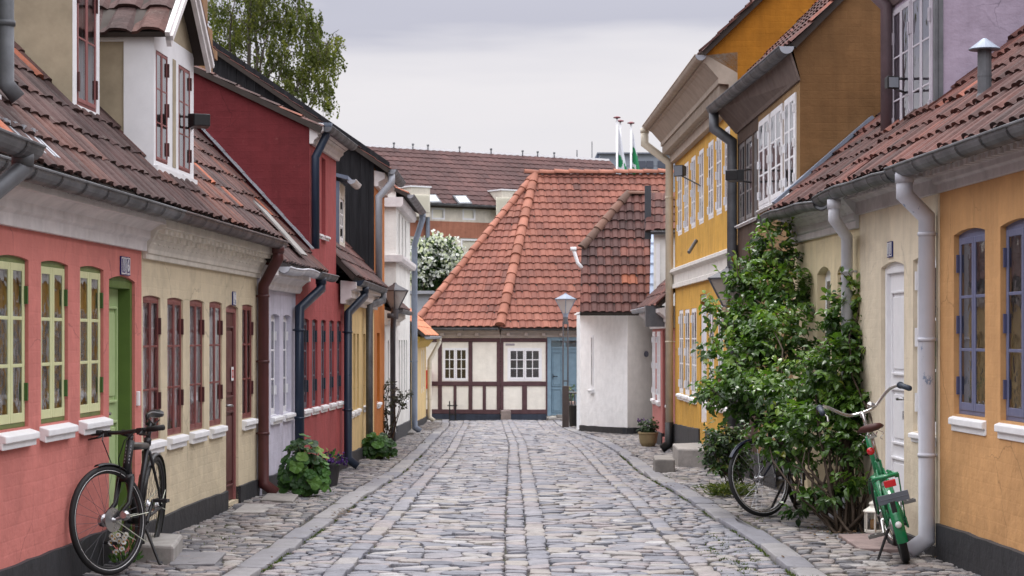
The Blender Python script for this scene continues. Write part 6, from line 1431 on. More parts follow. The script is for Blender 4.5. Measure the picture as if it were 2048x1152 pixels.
for dx in (-.055, .055): m.tube([(c.x + dx, 46, zf_ - .3), (c.x + dx, 46, c.z - .52)], .016, 6)
for z in (zf_ + .1, zf_ + 1.0, zf_ + 1.55): m.box(c.x - .06, c.x + .06, 45.98, 46.02, z, z + .03)
m.tube([(c.x, 46, c.z - .58), (c.x, 46, c.z - .33)], .055, 10); m.build('pole', IRON, lm)
m = MB(); m.box(c.x - .075, c.x + .075, 45.92, 46.08, gz - .1, zf_); m.build('lamp_foot', paint('brown_iron', (.06, .045, .042), .6), lm, bevel=.01)
lamp_head(lm, c, .47, ZINCB)
ll = thing('street_lamp', 'street lamp on a bent pole beside the left row, in front of the white houses', 'street lamp', (-2.0, 32, g(32)), 'street lanterns')
c = at(790, 581, 31.6); q = LFAR.P(LFAR.u(771), .12, 0); m = MB(); m.tube([(q.x, q.y, g(q.y)), (q.x, q.y, c.z - .62), (c.x - .02, 31.6, c.z - .36), (c.x, 31.6, c.z - .22)], .045, 10); m.box(c.x - .12, c.x + .02, 31.55, 31.65, c.z - .44, c.z - .36); m.build('pole', IRON, ll, smooth=True); lamp_head(ll, c, .41, IRON)
lr = thing('street_lamp', 'street lamp half hidden by the rose against the brown house', 'street lamp', (2.42, 22, g(22)), 'street lanterns')
c = at(1456, 556, 21.6); m = MB(); m.tube([(2.50, 21.9, g(21.9)), (2.50, 21.9, c.z - .55), (c.x, 21.6, c.z - .32)], .04, 10); m.build('pole', IRON, lr, smooth=True); lamp_head(lr, c, .42, IRON)
# floodlights on wall brackets
def floodlight(label, px, py, Y, w, h, d, wall_pt, facing, rods):
    c = at(px, py, Y); t_ = thing('floodlight', label, 'floodlight', c, 'black floodlights on the upper walls'); m = MB(); A = R(facing); M = Matrix.Translation(c) @ Matrix.Rotation(A, 4, 'Z')
    m.hexa([M @ V(p) for p in ((-w / 2, -d / 2, -h / 2), (w / 2, -d / 2, -h / 2), (w / 2 * .8, d / 2, -h / 2 * .8), (-w / 2 * .8, d / 2, -h / 2 * .8), (-w / 2, -d / 2, h / 2), (w / 2, -d / 2, h / 2), (w / 2 * .8, d / 2, h / 2 * .8), (-w / 2 * .8, d / 2, h / 2 * .8))]); m.build('lamp_body', BLACK, t_, bevel=.006)
    q = MB(); e = .012; y_ = -d / 2 - .003; q.quad(M @ V((-w / 2 + e, y_, -h / 2 + e)), M @ V((w / 2 - e, y_, -h / 2 + e)), M @ V((w / 2 - e, y_, h / 2 - e)), M @ V((-w / 2 + e, y_, h / 2 - e))); q.build('lens', paint('lens_grey', (.20, .22, .25), .08, .05, 0, 0, .8), t_)
    b = MB()
    for r_ in rods: b.tube([c + V(r_[0]), V(wall_pt) + V(r_[1])], .010, 6)
    b.build('bracket', BLACK, t_)
p = LEFT.P(ul(384, -.05), -.05, at(0, 243, 15.7).z)
floodlight('black floodlight on the sand house dormer, lit side towards the street', 400, 241, 15.55, .16, .115, .13, p, 205, [((-.05, .02, .04), (0, 0, .05)), ((-.05, .02, -.04), (0, 0, -.04))])
p = YE.P(YE.u(1402), 0, YE.z(1402, 372)); floodlight('black floodlight with pale lens on the tall yellow house', 1361, 342, 27.6, .15, .16, .12, p, -35, [((0, 0, -.06), (0, 0, 0))])
p = BR.P(BR.u(1500), .0, BR.z(1500, 350)); floodlight('wide black floodlight before the dark windows of the brown house', 1468, 351, 20.6, .17, .13, .14, p, 150, [((.06, .05, .05), (0, 0, .06)), ((.06, .05, -.05), (0, 0, -.08))])
p = LI.P(.5, 0, at(0, 165, 15.6).z); floodlight('black floodlight at the lilac dormer window beside its plum downpipe', 1783, 166, 15.3, .10, .10, .09, p, 10, [((.03, .03, .04), (0, 0, .06)), ((.03, .03, -.04), (0, 0, -.05))])
# white lantern
wl = thing('candle_lantern', 'rusty white candle lantern standing on the rose sandstone slab', 'lantern', (2.655, 14.7, .02))
LW = chipped('lantern_white', (.66, .63, .56), (.25, .12, .05)); c = V((2.655, 14.7, .02)); m = MB(); r = .068; rot = PI / 6
m.lathe(c, [(r, 0), (r, .014), (r * .92, .02)], 6, rot=rot); m.lathe(c + V((0, 0, .148)), [(r * 1.16, 0), (r * 1.16, .008), (r * .45, .040), (r * .40, .055), (r * .52, .058), (r * .42, .070), (r * .2, .078)], 6, rot=rot); m.lathe(c + V((0, 0, .226)), [(.006, 0), (.010, .006), (.004, .014)], 8)
for k in range(6):
    th = PI / 3 * k + rot; q = c + V((math.cos(th), math.sin(th), 0)) * r * .93; m.box(q.x - .005, q.x + .005, q.y - .005, q.y + .005, c.z + .014, c.z + .15)
m.build('lantern_frame', LW, wl); q = MB()
for k in range(6):
    a, b = [c + V((math.cos(PI / 3 * j + rot), math.sin(PI / 3 * j + rot), 0)) * r * .92 for j in (k, k + 1)]; q.quad(a + V((0, 0, .02)), b + V((0, 0, .02)), b + V((0, 0, .148)), a + V((0, 0, .148)))
q.build('pane', GLASS_FLAT, wl); m = MB(); m.lathe(c + V((0, 0, .016)), [(.022, 0), (.022, .075), (.003, .08)], 12); m.build('candle', paint('honey_wax', (.42, .22, .07), .5), wl, smooth=True)
# litter bin beside the blue door
bn = thing('litter_bin', 'black slatted litter bin before the blue door', 'litter bin', (1.50, 46.6, g(46.6))); m = MB(); gz = g(46.6); bx = at(1153, 0, 46.6).x
m.lathe((bx, 46.6, gz - .02), [(.17, 0), (.19, .50), (.17, .52)], 16); m.build('bin_body', BLACK, bn); m = MB()
for k in range(14):
    th = 2 * PI * k / 14; a = V((math.cos(th), math.sin(th), 0)); m.tube([V((bx, 46.6, gz + .5)) + a * .18, V((bx, 46.6, gz + .78)) + a * .235], .014, 5)
m.tube([V((bx, 46.6, gz + .78)) + V((math.cos(2 * PI * k / 20), math.sin(2 * PI * k / 20), 0)) * .235 for k in range(20)], .016, 6, closed=True); m.build('bin_rim', IRON, bn)
ty = thing('potted_plant', 'small plant with yellowish leaves in a pinkish pot beside the litter bin', 'plant', (1.33, 52.5, g(52.5))); m = MB(); qx = at(1139, 0, 52.5).x
m.lathe((qx, 52.5, g(52.5) - .02), [(.13, 0), (.17, .50), (.15, .52)], 14); m.build('pot', paint('pink_clay', (.34, .24, .20), .7), ty); lf = MB(); blob_leaves(lf, V((qx, 52.5, g(52.5) + .72)), V((.14, .12, .2)), 45, .06, 4, .8, (.5, 1), .4); lf.build('foliage', SHR, ty)

# ------------------------------------------------------------------ BICYCLES (local frame: x forward, y left, z up, rear wheel touches down at the origin)
def circle(c, r, n, ax='y'):
    return [V((c[0] + r * math.cos(2 * PI * k / n), c[1], c[2] + r * math.sin(2 * PI * k / n))) for k in range(n)]
def wheel(root, c, Rw, tyre_r, rim_m, hub_r=.016, nsp=28, X=None, tyre_m=RUBBER, disc=False, stripe=False, spoke_m=STEEL, hub_m=STEEL):
    def fin(m, name, mat, p, **k):
        if X is not None: m.xf(X)
        return m.build(name, mat, p, local=True, **k)
    m = MB(); m.tube(circle(c, Rw - tyre_r * 1.0, 48), tyre_r, 10, closed=True)
    w = fin(m, 'wheel', tyre_m, root, smooth=True)
    if stripe:
        m = MB()
        for sy in (-1, 1): m.tube(circle((c[0], c[1] + sy * tyre_r * .78, c[2]), Rw - tyre_r * 1.65, 48), .0022, 4, closed=True)
        fin(m, 'tyre_stripe', paint('reflex_stripe', (.60, .60, .60), .5), w)
    m = MB(); m.tube(circle(c, Rw - tyre_r * 2.1, 48), tyre_r * .55, 8, closed=True); fin(m, 'rim', rim_m, w, smooth=True)
    m = MB()
    for k in range(nsp):
        sy = .028 if k % 2 else -.028; a = 2 * PI * k / nsp; a2 = a + (.38 if (k // 2) % 2 else -.38)
        m.tube([V((c[0] + hub_r * 1.3 * math.cos(a2), c[1] + sy, c[2] + hub_r * 1.3 * math.sin(a2))), V((c[0] + (Rw - tyre_r * 2.2) * math.cos(a), c[1], c[2] + (Rw - tyre_r * 2.2) * math.sin(a)))], .0011, 4, caps=False)
    fin(m, 'spokes', spoke_m, w)
    m = MB(); m.lathe((c[0], c[1] - .045, c[2]), [(.008, -.02), (.012, 0), (hub_r * 1.5, .012), (hub_r * 1.5, .018), (hub_r, .024), (hub_r, .066), (hub_r * 1.5, .072), (hub_r * 1.5, .078), (.012, .09), (.008, .11)], 16, axis=(0, 1, 0)); fin(m, 'hub', hub_m, w, smooth=True)
    return w
def mudguard(root, c, r, a0, a1, wd, mat, X=None, name='mudguard', th=.004):
    m = MB(); n = 22; prev = None
    for i in range(n + 1):
        a = a0 + (a1 - a0) * i / n; d = V((math.cos(a), 0, math.sin(a))); row = []
        for j in range(7):
            t = (j / 6 - .5) * 2; row.append(V(c) + d * (r - .012 * t * t) + V((0, wd / 2 * t, 0)))
        for j in range(6, -1, -1):
            t = (j / 6 - .5) * 2; row.append(V(c) + d * (r - th - .012 * t * t) + V((0, wd / 2 * t * .97, 0)))
        if prev:
            b = len(m.v); m.add(prev + row, [(k, (k + 1) % 14, 14 + (k + 1) % 14, 14 + k) for k in range(14)])
        prev = row
    if X is not None: m.xf(X)
    return m.build(name, mat, root, local=True, smooth=True)
def saddle(root, p, mat, rail, ln=.25, wd=.075, tilt=0, wide=.0):
    m = MB(); sec = []
    for i in range(11):
        t = i / 10; x = p[0] - ln * .52 + ln * t; hw = (wd + wide) * (math.exp(-((t - .12) / .25) ** 2) * .9 + .20 + .05 * (1 - t)); z = p[2] + .012 * math.sin(PI * (1 - t)) + tilt * (t - .5) * .06 + (.018 if t < .1 else 0) * (1 - t * 10)
        ring = []
        for k in range(12):
            th = 2 * PI * k / 12; ring.append(V((x, p[1] + hw * math.cos(th), z + (.016 if math.sin(th) > 0 else .024) * math.sin(th))))
        sec.append(ring)
    vs = [q for r_ in sec for q in r_]; fs = [(i * 12 + k, i * 12 + (k + 1) % 12, (i + 1) * 12 + (k + 1) % 12, (i + 1) * 12 + k) for i in range(10) for k in range(12)] + [tuple(range(11, -1, -1)), tuple(range(120, 132))]
    m.add(vs, fs); s_ = m.build('saddle', mat, root, local=True, smooth=True)
    m = MB()
    for sy in (-.022, .022): m.tube([(p[0] - ln * .35, p[1] + sy * 1.6, p[2] - .03), (p[0] - .03, p[1] + sy, p[2] - .052), (p[0] + .05, p[1] + sy, p[2] - .05), (p[0] + ln * .40, p[1] + sy * .4, p[2] - .02)], .0045, 6)
    m.box(p[0] - .03, p[0] + .02, p[1] - .03, p[1] + .03, p[2] - .065, p[2] - .048); m.build('saddle_rail', rail, s_, local=True)
    return s_
def cranks(root, bb, ang, mat, pedal_m, rad=.165, ring_r=.085, py=.075, ped=(.09, .075)):
    m = MB(); m.lathe((bb[0], bb[1] - .058, bb[2]), [(ring_r, 0), (ring_r, .005), (ring_r * .8, .006)], 32, axis=(0, 1, 0)); m.lathe((bb[0], bb[1] - .07, bb[2]), [(.018, 0), (.018, .14)], 12, axis=(0, 1, 0))
    for sy, a in ((-1, ang), (1, ang + PI)):
        q = V((bb[0] + rad * math.cos(a), bb[1] + sy * py, bb[2] + rad * math.sin(a))); m.tube([V((bb[0], bb[1] + sy * .066, bb[2])), q], [.014, .010], 8)
    cr = m.build('crankset', mat, root, local=True)
    for sy, a in ((-1, ang), (1, ang + PI)):
        q = V((bb[0] + rad * math.cos(a), bb[1] + sy * (py + .055), bb[2] + rad * math.sin(a))); m = MB(); L, W_ = ped
        for s2 in (-1, 1): m.box(q.x + s2 * W_ / 2 - .006, q.x + s2 * W_ / 2 + .006, q.y - L / 2, q.y + L / 2, q.z - .010, q.z + .010)
        for s2 in (-1, 0, 1): m.box(q.x - W_ / 2, q.x + W_ / 2, q.y + s2 * (L / 2 - .006) - .005, q.y + s2 * (L / 2 - .006) + .005, q.z - .009, q.z + .009)
        m.tube([q - V((0, sy * .055, 0)), q + V((0, L / 2 * sy, 0))], .006, 6); m.build('pedal', pedal_m, cr, local=True)
def steer(pivot, axis, ang): return Matrix.Translation(pivot) @ Matrix.Rotation(ang, 4, V(axis).normalized()) @ Matrix.Translation(-V(pivot))
def place(x, y, z, heading, lean=0):   # heading: direction of travel as angle from +X
    return Matrix.Translation((x, y, z)) @ Matrix.Rotation(heading, 4, 'Z') @ Matrix.Rotation(lean, 4, 'X')
BLKP = paint('black_frame', (.014, .014, .016), .38, .15, .02, .2, .5)
# --- black bicycle by the salmon house: rear wheel far, front wheel near and turned to the wall
fx_, fy_ = -2.44, 12.20; rx_, ry_ = -2.405, 13.22; hd = math.atan2(fy_ - ry_, fx_ - rx_)
b1 = thing('bicycle', 'black sporty city bicycle leaning by the salmon wall with front wheel turned', 'bicycle', mat=place(rx_, ry_, .0, hd, R(-4)), group=None)
Rw = .335; wb = 1.02; bb = (.43, 0, .275); ht = V((.775, 0, .80)); hb = V((.835, 0, .60)); st_ = V((.268, 0, .775)); X = steer(hb, ht - hb, R(-30))
m = MB(); m.tube([ht + (ht - hb) * .05, hb], .027, 12); m.tube([hb + (ht - hb) * .25, V(bb)], [.027, .024], 12); m.tube([st_, V(bb)], .019, 12); m.tube([ht - V((.0, 0, .03)), st_ - V((0, 0, .03))], [.020, .017], 12)
for sy in (-1, 1): m.tube([V((bb[0] - .02, sy * .03, bb[2])), V((0, sy * .062, Rw))], [.012, .009], 8); m.tube([st_ + V((.01, sy * .02, -.06)), V((.06, sy * .05, Rw + .12)), V((0, sy * .062, Rw))], [.011, .009, .009], 8)
m.build('frame', BLKP, b1, local=True, smooth=True)
m = MB(); m.tube([ht - V((.04, 0, .022)), st_ + V((.02, 0, -.022))], .021, 10); m.build('frame_band', paint('dull_alloy', (.12, .11, .10), .4, .1, .02, .5), b1, local=True, smooth=True)
m = MB(); m.tube([st_, V((.225, 0, .905))], .0155, 10); m.tube([st_ + V((.006, 0, -.02)), st_ - V((.004, 0, -.025))], .024, 10); m.build('seat_post', BLKP, b1, local=True, smooth=True)
saddle(b1, (.205, 0, .945), paint('saddle_black', (.020, .020, .022), .35), BLACK, .27, .052)
wheel(b1, (0, 0, Rw), Rw, .019, BLACK, .030, 32, spoke_m=IRON); wheel(b1, (wb, 0, Rw), Rw, .019, BLACK, .026, 28, X, stripe=True, spoke_m=IRON)
m = MB(); crown = hb - (ht - hb) * .06
m.box(crown.x - .02, crown.x + .02, -.055, .055, crown.z - .03, crown.z + .015)
for sy in (-1, 1): m.tube([crown + V((0, sy * .050, 0)), crown + V((.045, sy * .056, -.16)), V((wb, sy * .056, Rw))], [.019, .015, .010], 10)
m.xf(X); m.build('fork', BLKP, b1, local=True, smooth=True)
m = MB(); m.lathe((wb, .040, Rw), [(.075, 0), (.075, .003)], 28, axis=(0, 1, 0)); m.lathe((wb, -.052, Rw), [(.038, 0), (.040, .03), (.02, .045)], 18, axis=(0, 1, 0)); m.xf(X); m.build('brake_disc', STEEL, b1, local=True)
m = MB(); q = V((wb - .03, .12, Rw + .02)); m.tube([V((wb, .05, Rw)), q], .010, 8); m.lathe(q, [(.028, -.0), (.032, .03), (.02, .05)], 14, axis=(.75, .3, .1)); m.xf(X); m.build('front_light', STEEL, b1, local=True)
mudguard(b1, (wb, 0, Rw), Rw + .016, R(78), R(128), .046, BLKP, X); mudguard(b1, (0, 0, Rw), Rw + .022, R(10), R(215), .048, BLKP)
m = MB()
for sy in (-1, 1): m.tube([V((0, sy * .06, Rw)), V((-(Rw + .02) * .80, sy * .025, Rw + (Rw + .02) * .25))], .003, 5); m.tube([V((0, sy * .06, Rw)), V((-(Rw + .02) * .99, sy * .025, Rw - .05))], .003, 5)
m.build('mudguard_stay', paint('pale_stay', (.50, .52, .42), .4), b1, local=True)
m = MB()
for sy in (-1, 1):
    for e in ((-.30, -.16), (-.34, .02)): m.tube([V((wb, sy * .058, Rw)), V((wb + e[0], sy * .028, Rw + e[1]))], .003, 5)
m.xf(X); m.build('mudguard_stay', paint('pale_stay', (.50, .52, .42), .4), b1, local=True)
top = ht + (ht - hb) * .22; hbz = V((top.x + .075, 0, top.z + .02)); m = MB(); m.tube([ht, top], .017, 10); m.tube([top, hbz], [.018, .02], 10)
m.tube([hbz + V((-.035, -.29, .012)), hbz + V((-.01, -.12, .004)), hbz, hbz + V((-.01, .12, .004)), hbz + V((-.035, .29, .012))], .0125, 10); m.xf(X); hbo = m.build('handlebar', BLKP, b1, local=True, smooth=True)
for sy in (-1, 1):
    m = MB(); m.tube([hbz + V((-.036, sy * .30, .012)), hbz + V((-.022, sy * .185, .008))], .0175, 10); m.xf(X); m.build('grip', RUBBER, hbo, local=True, smooth=True)
    m = MB(); m.tube([hbz + V((-.012, sy * .15, .0)), hbz + V((.035, sy * .17, -.02)), hbz + V((.045, sy * .25, -.03))], [.010, .007, .005], 8); m.box(hbz.x - .03, hbz.x + .01, sy * .14 - .02, sy * .14 + .02, hbz.z - .02, hbz.z + .02); m.xf(X); m.build('brake_lever', BLACK, hbo, local=True)
m = MB(); m.tube([hbz + V((.03, .13, 0)), hbz + V((.10, .10, -.05)), hbz + V((.11, .05, -.16)), crown + V((.06, .02, .0))], .0035, 5); m.tube([hbz + V((.03, -.13, 0)), hbz + V((.09, -.09, -.04)), hbz + V((.05, -.05, -.22))], .0035, 5); m.xf(X); m.build('brake_cable', BLACK, hbo, local=True)
cranks(b1, bb, R(-55), BLACK, BLACK)
m = MB(); m.tube([V((.36, .05, .22)), V((.44, .17, .012)), V((.47, .20, .002))], [.011, .009, .010], 8); m.build('kickstand', BLACK, b1, local=True)
m = MB(); m.tube([V((.36, .0, .40)), V((.30, 0, .56))], .032, 10); m.build('frame_lock', BLACK, b1, local=True, smooth=True)
ha_ = (ht - hb).normalized(); hf_ = V((0, 1, 0)).cross(ha_).normalized(); m = MB()      # worn, unreadable pale lettering down both sides of the head tube
for sd in (.55, -.55):
    for k in range(6):
        dirn = (hf_ * math.cos(sd) + V((0, 1, 0)) * math.sin(sd)); p = hb + ha_ * (.075 + .021 * k) + dirn * .0272; sd_ = ha_.cross(dirn).normalized()
        h1, w1 = .005 + .0015 * (k % 2), .0035 + .001 * (k % 3); m.prism([p - ha_ * h1 - sd_ * w1, p + ha_ * h1 - sd_ * w1 * .6, p + ha_ * h1 + sd_ * w1 * .3, p - ha_ * h1 + sd_ * w1], dirn * .0008)
m.build('lettering', paint('grey_letters', (.24, .24, .26), .4), b1, local=True)
# --- green shopper bicycle by the pale downpipe, seen from behind, leaning left on its stand
GRNB = paint('green_enamel', (.008, .17, .062), .22, .15, .02, 0, .6); REDR = paint('red_reflector', (.55, .012, .02), .15, .08, .02, 0, .7); BRSAD = paint('brown_leather', (.085, .032, .027), .45, .25)
b2 = thing('bicycle', 'small wheeled green bicycle with brown saddle and swept handlebars by the pale downpipe', 'bicycle', mat=place(2.535, 12.85, -.0, R(83), R(-14.5)))
Rw = .25; wb = .98; bb = (.40, 0, .26); X = steer(V((.86, 0, .45)), V((-.10, 0, .45)), R(8))
ht = V((.765, 0, .80)); hb = V((.85, 0, .44))
m = MB(); m.tube([ht, hb], .024, 12); m.tube([hb + V((-.01, 0, .06)), V((.60, 0, .33)), V(bb), V((.20, 0, .31))], [.042, .044, .042, .030], 14); m.tube([V(bb), V((.335, 0, .50)), V((.285, 0, .66))], [.026, .024, .022], 12)
for sy in (-1, 1): m.tube([V((bb[0], sy * .035, bb[2])), V((0, sy * .06, Rw))], .011, 8); m.tube([V((.30, sy * .02, .60)), V((0, sy * .06, Rw))], .009, 8)
m.build('frame', GRNB, b2, local=True, smooth=True)
m = MB(); m.tube([V((.29, 0, .64)), V((.235, 0, .84))], .0135, 10); m.build('seat_post', CHROME, b2, local=True, smooth=True)
saddle(b2, (.20, 0, .885), BRSAD, CHROME, .24, .078)
for sy in (-1, 1):
    m = MB(); m.tube([V((.12 + .022 * math.cos(t_ * .7), sy * .06 + .014 * math.sin(t_ * .7), .80 + .006 * t_)) for t_ in range(12)], .0025, 4); m.build('saddle_spring', CHROME, b2, local=True)
wheel(b2, (0, 0, Rw), Rw, .026, paint('mint_rim', (.05, .30, .17), .4), .035, 28); wheel(b2, (wb, 0, Rw), Rw, .026, CHROME, .022, 28, X)
mudguard(b2, (0, 0, Rw), Rw + .022, R(20), R(200), .072, GRNB); mudguard(b2, (wb, 0, Rw), Rw + .022, R(30), R(175), .068, GRNB, X)
m = MB()
for sy in (-1, 1): m.tube([hb + V((0, sy * .045, -.02)), V((wb, sy * .05, Rw))], [.014, .009], 8)
m.box(hb.x - .02, hb.x + .03, -.05, .05, hb.z - .04, hb.z); m.xf(X); m.build('fork', GRNB, b2, local=True, smooth=True)
hs_ = V((.735, 0, .965)); m = MB(); m.tube([ht, hs_], .0125, 10); m.tube([hs_ - V((0, 0, .02)), hs_ + V((.03, 0, .0))], .02, 10)
h0 = hs_ + V((.03, 0, .0)); pl = [V((-.26, .30, .09)), V((-.13, .285, .115)), V((-.02, .22, .105)), V((.03, .10, .015)), V((.03, 0, 0))]
pts = [h0 + p for p in pl] + [h0 + V((p.x, -p.y, p.z)) for p in pl[::-1][1:]]
def smooth_path(P, n=4):
    out = []
    for i in range(len(P) - 1):
        p0, p1, p2, p3 = P[max(0, i - 1)], P[i], P[i + 1], P[min(len(P) - 1, i + 2)]
        for k in range(n):
            t = k / n; out.append(.5 * ((2 * p1) + (p2 - p0) * t + (2 * p0 - 5 * p1 + 4 * p2 - p3) * t * t + (3 * p1 - p0 - 3 * p2 + p3) * t ** 3))
    return out + [P[-1]]
m.tube(smooth_path(pts), .0115, 10); m.xf(X); hbo = m.build('handlebar', CHROME, b2, local=True, smooth=True)
for sy in (-1, 1):
    m = MB(); a, b = h0 + V((-.285, sy * .303, .086)), h0 + V((-.125, sy * .285, .114)); m.tube([a, b], .019, 12); m.tube([b, b + (b - a) * .12], .024, 12); m.xf(X); m.build('grip', paint('grip_navy', (.03, .04, .06), .5), hbo, local=True, smooth=True)
    if sy > 0: m = MB(); m.tube([b + V((.03, 0, -.01)), h0 + V((-.11, sy * .25, .045)), h0 + V((-.20, sy * .27, .02))], [.008, .006, .007], 8); m.xf(X); m.build('brake_lever', CHROME, hbo, local=True, smooth=True)
m = MB(); m.lathe(h0 + V((-.02, -.07, .03)), [(.028, 0), (.030, .012), (.020, .026), (.004, .032)], 16, axis=(-.4, 0, 1)); m.xf(X); m.build('bell', CHROME, hbo, local=True, smooth=True)
# carrier, plate and reflectors
m = MB(); zr_ = .585
for sy in (-.07, .07): m.tube([V((.22, sy * .6, zr_)), V((-.18, sy, zr_)), V((-.18, sy, zr_ - .02))], .011, 8)
m.tube([V((-.18, -.085, zr_)), V((-.18, .085, zr_))], .013, 8); m.tube([V((-.02, -.07, zr_)), V((-.02, .07, zr_))], .006, 6)
m.tube([V((-.17, -.085, zr_)), V((-.04, -.07, .36)), V((0, -.062, Rw))], .005, 6); m.tube([V((-.17, .085, zr_)), V((0, .062, Rw))], .005, 6); m.build('luggage_rack', GRNB, b2, local=True, smooth=True)
m = MB(); m.box(-.205, -.195, -.115, .085, .415, .475); m.box(-.208, -.204, -.105, .075, .442, .447); m.build('rack_plate', paint('plate_grey', (.11, .125, .15), .35), b2, local=True, bevel=.003)
m = MB(); m.box(-.20, -.185, -.055, .02, .515, .560); m.build('reflector', REDR, b2, local=True, bevel=.004)
m = MB(); m.lathe((.235, .03, .735), [(.004, 0), (.026, .008), (.026, .02), (.010, .028)], 14, axis=(-1, .1, .1)); m.build('tail_light', REDR, b2, local=True, smooth=True)
m = MB(); m.box(-(Rw + .03) * .86 - .008, -(Rw + .03) * .86 + .004, -.016, .016, Rw + .05, Rw + .18); m.build('rear_lamp', BLACK, b2, local=True, bevel=.004)
m = MB(); m.lathe((-(Rw + .032) * .985, 0, Rw + .03), [(.004, 0), (.022, .004), (.018, .012)], 14, axis=(-1, 0, .2)); m.build('rear_lens', paint('clear_lens', (.60, .62, .60), .15), b2, local=True, smooth=True)
cranks(b2, bb, R(28), CHROME, paint('pedal_grey', (.17, .16, .15), .45, .1, .02, .4), .15, .075, .08, (.10, .085))
m = MB(); m.prism([V((.42, -.062, .33)), V((-.02, -.062, .29)), V((-.02, -.062, .22)), V((.42, -.062, .20))], (0, -.012, 0)); m.build('chain_guard', GRNB, b2, local=True, bevel=.004)
m = MB(); m.tube([V((.12, .05, Rw - .02)), V((.10, .23, -.045))], [.010, .008], 8); m.build('kickstand', BLACK, b2, local=True)
m = MB(); m.lathe((-.0, .0, .325 + .2), [(.022, 0), (.022, .02)], 14, axis=(-1, .4, 0)); m.build('keyhole_lock', CHROME, b2, local=True)
# --- dark blue bicycle half hidden in the rose
NVB = paint('midnight_blue', (.012, .016, .035), .3, .12, .02, .1, .5)
fx_, fy_ = 2.115, 16.35; rx_, ry_ = 2.47, 17.30; hd = math.atan2(fy_ - ry_, fx_ - rx_)
b3 = thing('bicycle', 'dark blue classic bicycle half hidden behind the climbing rose', 'bicycle', mat=place(rx_, ry_, -.008, hd, R(5)))
Rw = .315; wb = 1.01; bb = (.43, 0, .27); ht = V((.76, 0, .80)); hb = V((.81, 0, .60)); st_ = V((.29, 0, .72)); X = steer(hb, ht - hb, R(-38))
m = MB(); m.tube([ht, hb], .019, 10); m.tube([hb + V((-.005, 0, .03)), V(bb)], .016, 10); m.tube([ht - V((0, 0, .06)), V((.35, 0, .48))], .015, 10); m.tube([st_, V(bb)], .015, 10)
for sy in (-1, 1): m.tube([V((bb[0], sy * .03, bb[2])), V((0, sy * .06, Rw))], .010, 8); m.tube([st_ - V((0, 0, .05)), V((0, sy * .06, Rw))], .008, 8)
m.build('frame', NVB, b3, local=True, smooth=True); m = MB(); m.tube([st_, V((.24, 0, .86))], .013, 10); m.build('seat_post', CHROME, b3, local=True)
saddle(b3, (.22, 0, .90), BLACK, STEEL, .26, .08)
wheel(b3, (0, 0, Rw), Rw, .018, STEEL, .03, 32); wheel(b3, (wb, 0, Rw), Rw, .018, STEEL, .02, 32, X, stripe=True)
mudguard(b3, (0, 0, Rw), Rw + .02, R(10), R(200), .05, NVB); mudguard(b3, (wb, 0, Rw), Rw + .02, R(40), R(185), .05, NVB, X)
m = MB()
for sy in (-1, 1): m.tube([hb + V((0, sy * .042, -.02)), hb + V((.05, sy * .05, -.16)), V((wb, sy * .05, Rw))], [.014, .011, .008], 8)
m.box(hb.x - .02, hb.x + .03, -.05, .05, hb.z - .04, hb.z); m.xf(X); m.build('fork', NVB, b3, local=True, smooth=True)
h0 = V((.76, 0, .93)); m = MB(); m.tube([ht, h0], .012, 8); pts = [h0 + p for p in pl] + [h0 + V((p.x, -p.y, p.z)) for p in pl[::-1][1:]]; m.tube(smooth_path(pts), .011, 8); m.xf(X); m.build('handlebar', CHROME, b3, local=True, smooth=True)
cranks(b3, bb, R(70), STEEL, BLACK); m = MB(); m.tube([V((.20, -.05, Rw - .08)), V((.22, -.19, -.01))], .011, 8); m.tube([V((.20, .05, Rw - .08)), V((.26, .16, -.01))], .011, 8); m.build('kickstand', BLACK, b3, local=True)
m = MB(); m.box(-.20, -.185, -.05, .05, .60, .66); m.build('reflector', REDR, b3, local=True)
m = MB(); m.prism([V((.50, -.05, .33)), V((-.02, -.05, .36)), V((-.05, -.05, .27)), V((.50, -.05, .20))], (0, -.014, 0)); m.build('chain_guard', NVB, b3, local=True)

# ------------------------------------------------------------------ SKY, SUN, CAMERA
w = bpy.data.worlds.new('World'); S.world = w; w.use_nodes = True; nt = w.node_tree; nt.nodes.clear()
N = lambda k: nt.nodes.new('ShaderNode' + k)
out = N('OutputWorld'); SUN_EL, SUN_AZ = R(68), R(-20)
sky = N('TexSky'); sky.sky_type = 'NISHITA'; sky.sun_disc = False; sky.sun_elevation = SUN_EL; sky.sun_rotation = SUN_AZ; sky.dust_density = 3; sky.air_density = 1.2
b1_ = N('Background'); b1_.inputs[1].default_value = .05; nt.links.new(sky.outputs[0], b1_.inputs[0])
tc = N('TexCoord'); mp = N('Mapping'); mp.inputs['Scale'].default_value = (2.2, 1.0, 14.0); mp.inputs['Location'].default_value = (.35, 0, .2); nt.links.new(tc.outputs['Generated'], mp.inputs[0])
nz = N('TexNoise'); nz.inputs['Scale'].default_value = 1.5; nz.inputs['Detail'].default_value = 5; nz.inputs['Roughness'].default_value = .5; nt.links.new(mp.outputs[0], nz.inputs['Vector'])
sp_ = N('SeparateXYZ'); nt.links.new(tc.outputs['Generated'], sp_.inputs[0])
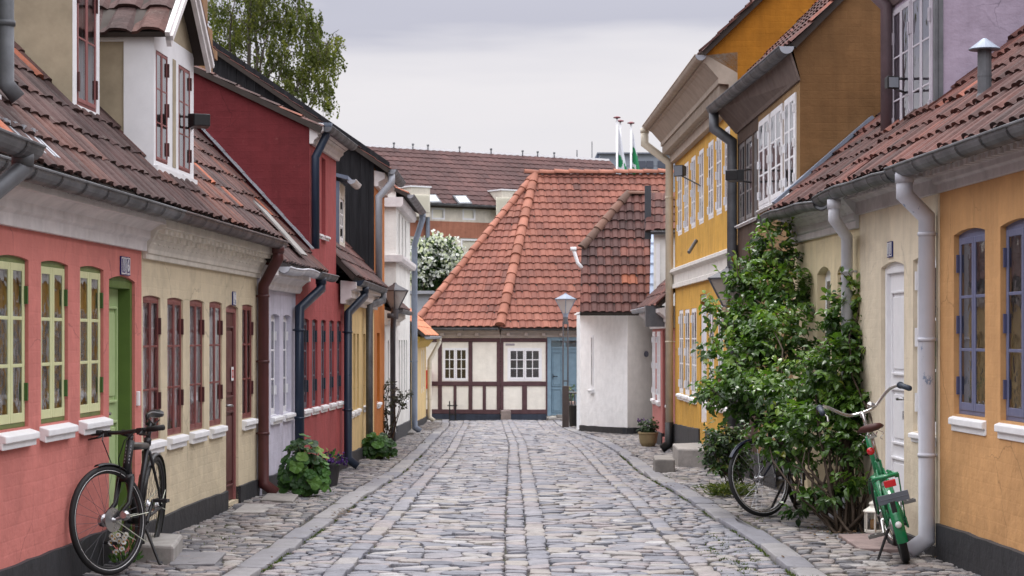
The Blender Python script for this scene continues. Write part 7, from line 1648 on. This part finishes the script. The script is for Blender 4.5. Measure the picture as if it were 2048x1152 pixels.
ad = N('Math'); ad.operation = 'MULTIPLY_ADD'; ad.inputs[1].default_value = .17; nt.links.new(nz.outputs['Fac'], ad.inputs[0]); nt.links.new(sp_.outputs['Z'], ad.inputs[2])
rp = N('ValToRGB'); e = rp.color_ramp.elements
stops = [(.0, (.435, .415, .425)), (.165, (.435, .425, .445)), (.200, (.455, .44, .455)), (.225, (.41, .40, .425)), (.250, (.30, .30, .35)), (.30, (.315, .315, .365)), (.44, (.95, .94, .99)), (1, (1.85, 1.84, 1.94))]
while len(e) < len(stops): e.new(.5)
for x, (p, c) in zip(e, stops): x.position = p; x.color = (*c, 1)
nt.links.new(ad.outputs[0], rp.inputs[0]); b2_ = N('Background'); b2_.inputs[1].default_value = 1.0; nt.links.new(rp.outputs[0], b2_.inputs[0])
mx = N('MixShader'); mx.inputs[0].default_value = .93; nt.links.new(b1_.outputs[0], mx.inputs[1]); nt.links.new(b2_.outputs[0], mx.inputs[2]); nt.links.new(mx.outputs[0], out.inputs[0])
sl = bpy.data.lights.new('sun', 'SUN'); sl.energy = 1.1; sl.angle = R(15); sl.color = (1, .96, .91); so = bpy.data.objects.new('sun', sl); COL.objects.link(so)
dv_ = V((math.cos(SUN_EL) * math.sin(SUN_AZ), math.cos(SUN_EL) * math.cos(SUN_AZ), math.sin(SUN_EL))); so.rotation_euler = dv_.to_track_quat('Z', 'Y').to_euler()
cam = bpy.data.cameras.new('camera'); co = bpy.data.objects.new('camera', cam); COL.objects.link(co); S.camera = co
co.location = (0, 0, CH); co.rotation_euler = (PI / 2, 0, 0); cam.sensor_width = 36; cam.lens = 36 * F / 2048; cam.shift_y = (HZ - 576) / 2048; cam.clip_end = 2000; cam.clip_start = .1
cam.dof.use_dof = True; cam.dof.focus_distance = 15.0; cam.dof.aperture_fstop = 10
S.view_settings.view_transform = 'Standard'; S.view_settings.look = 'None'; S.view_settings.exposure = 0.95; S.view_settings.gamma = 1
S.cycles.max_bounces = 8; S.cycles.transparent_max_bounces = 16; S.cycles.use_denoising = True
try: S.cycles.denoiser = 'OPENIMAGEDENOISE'
except Exception: pass
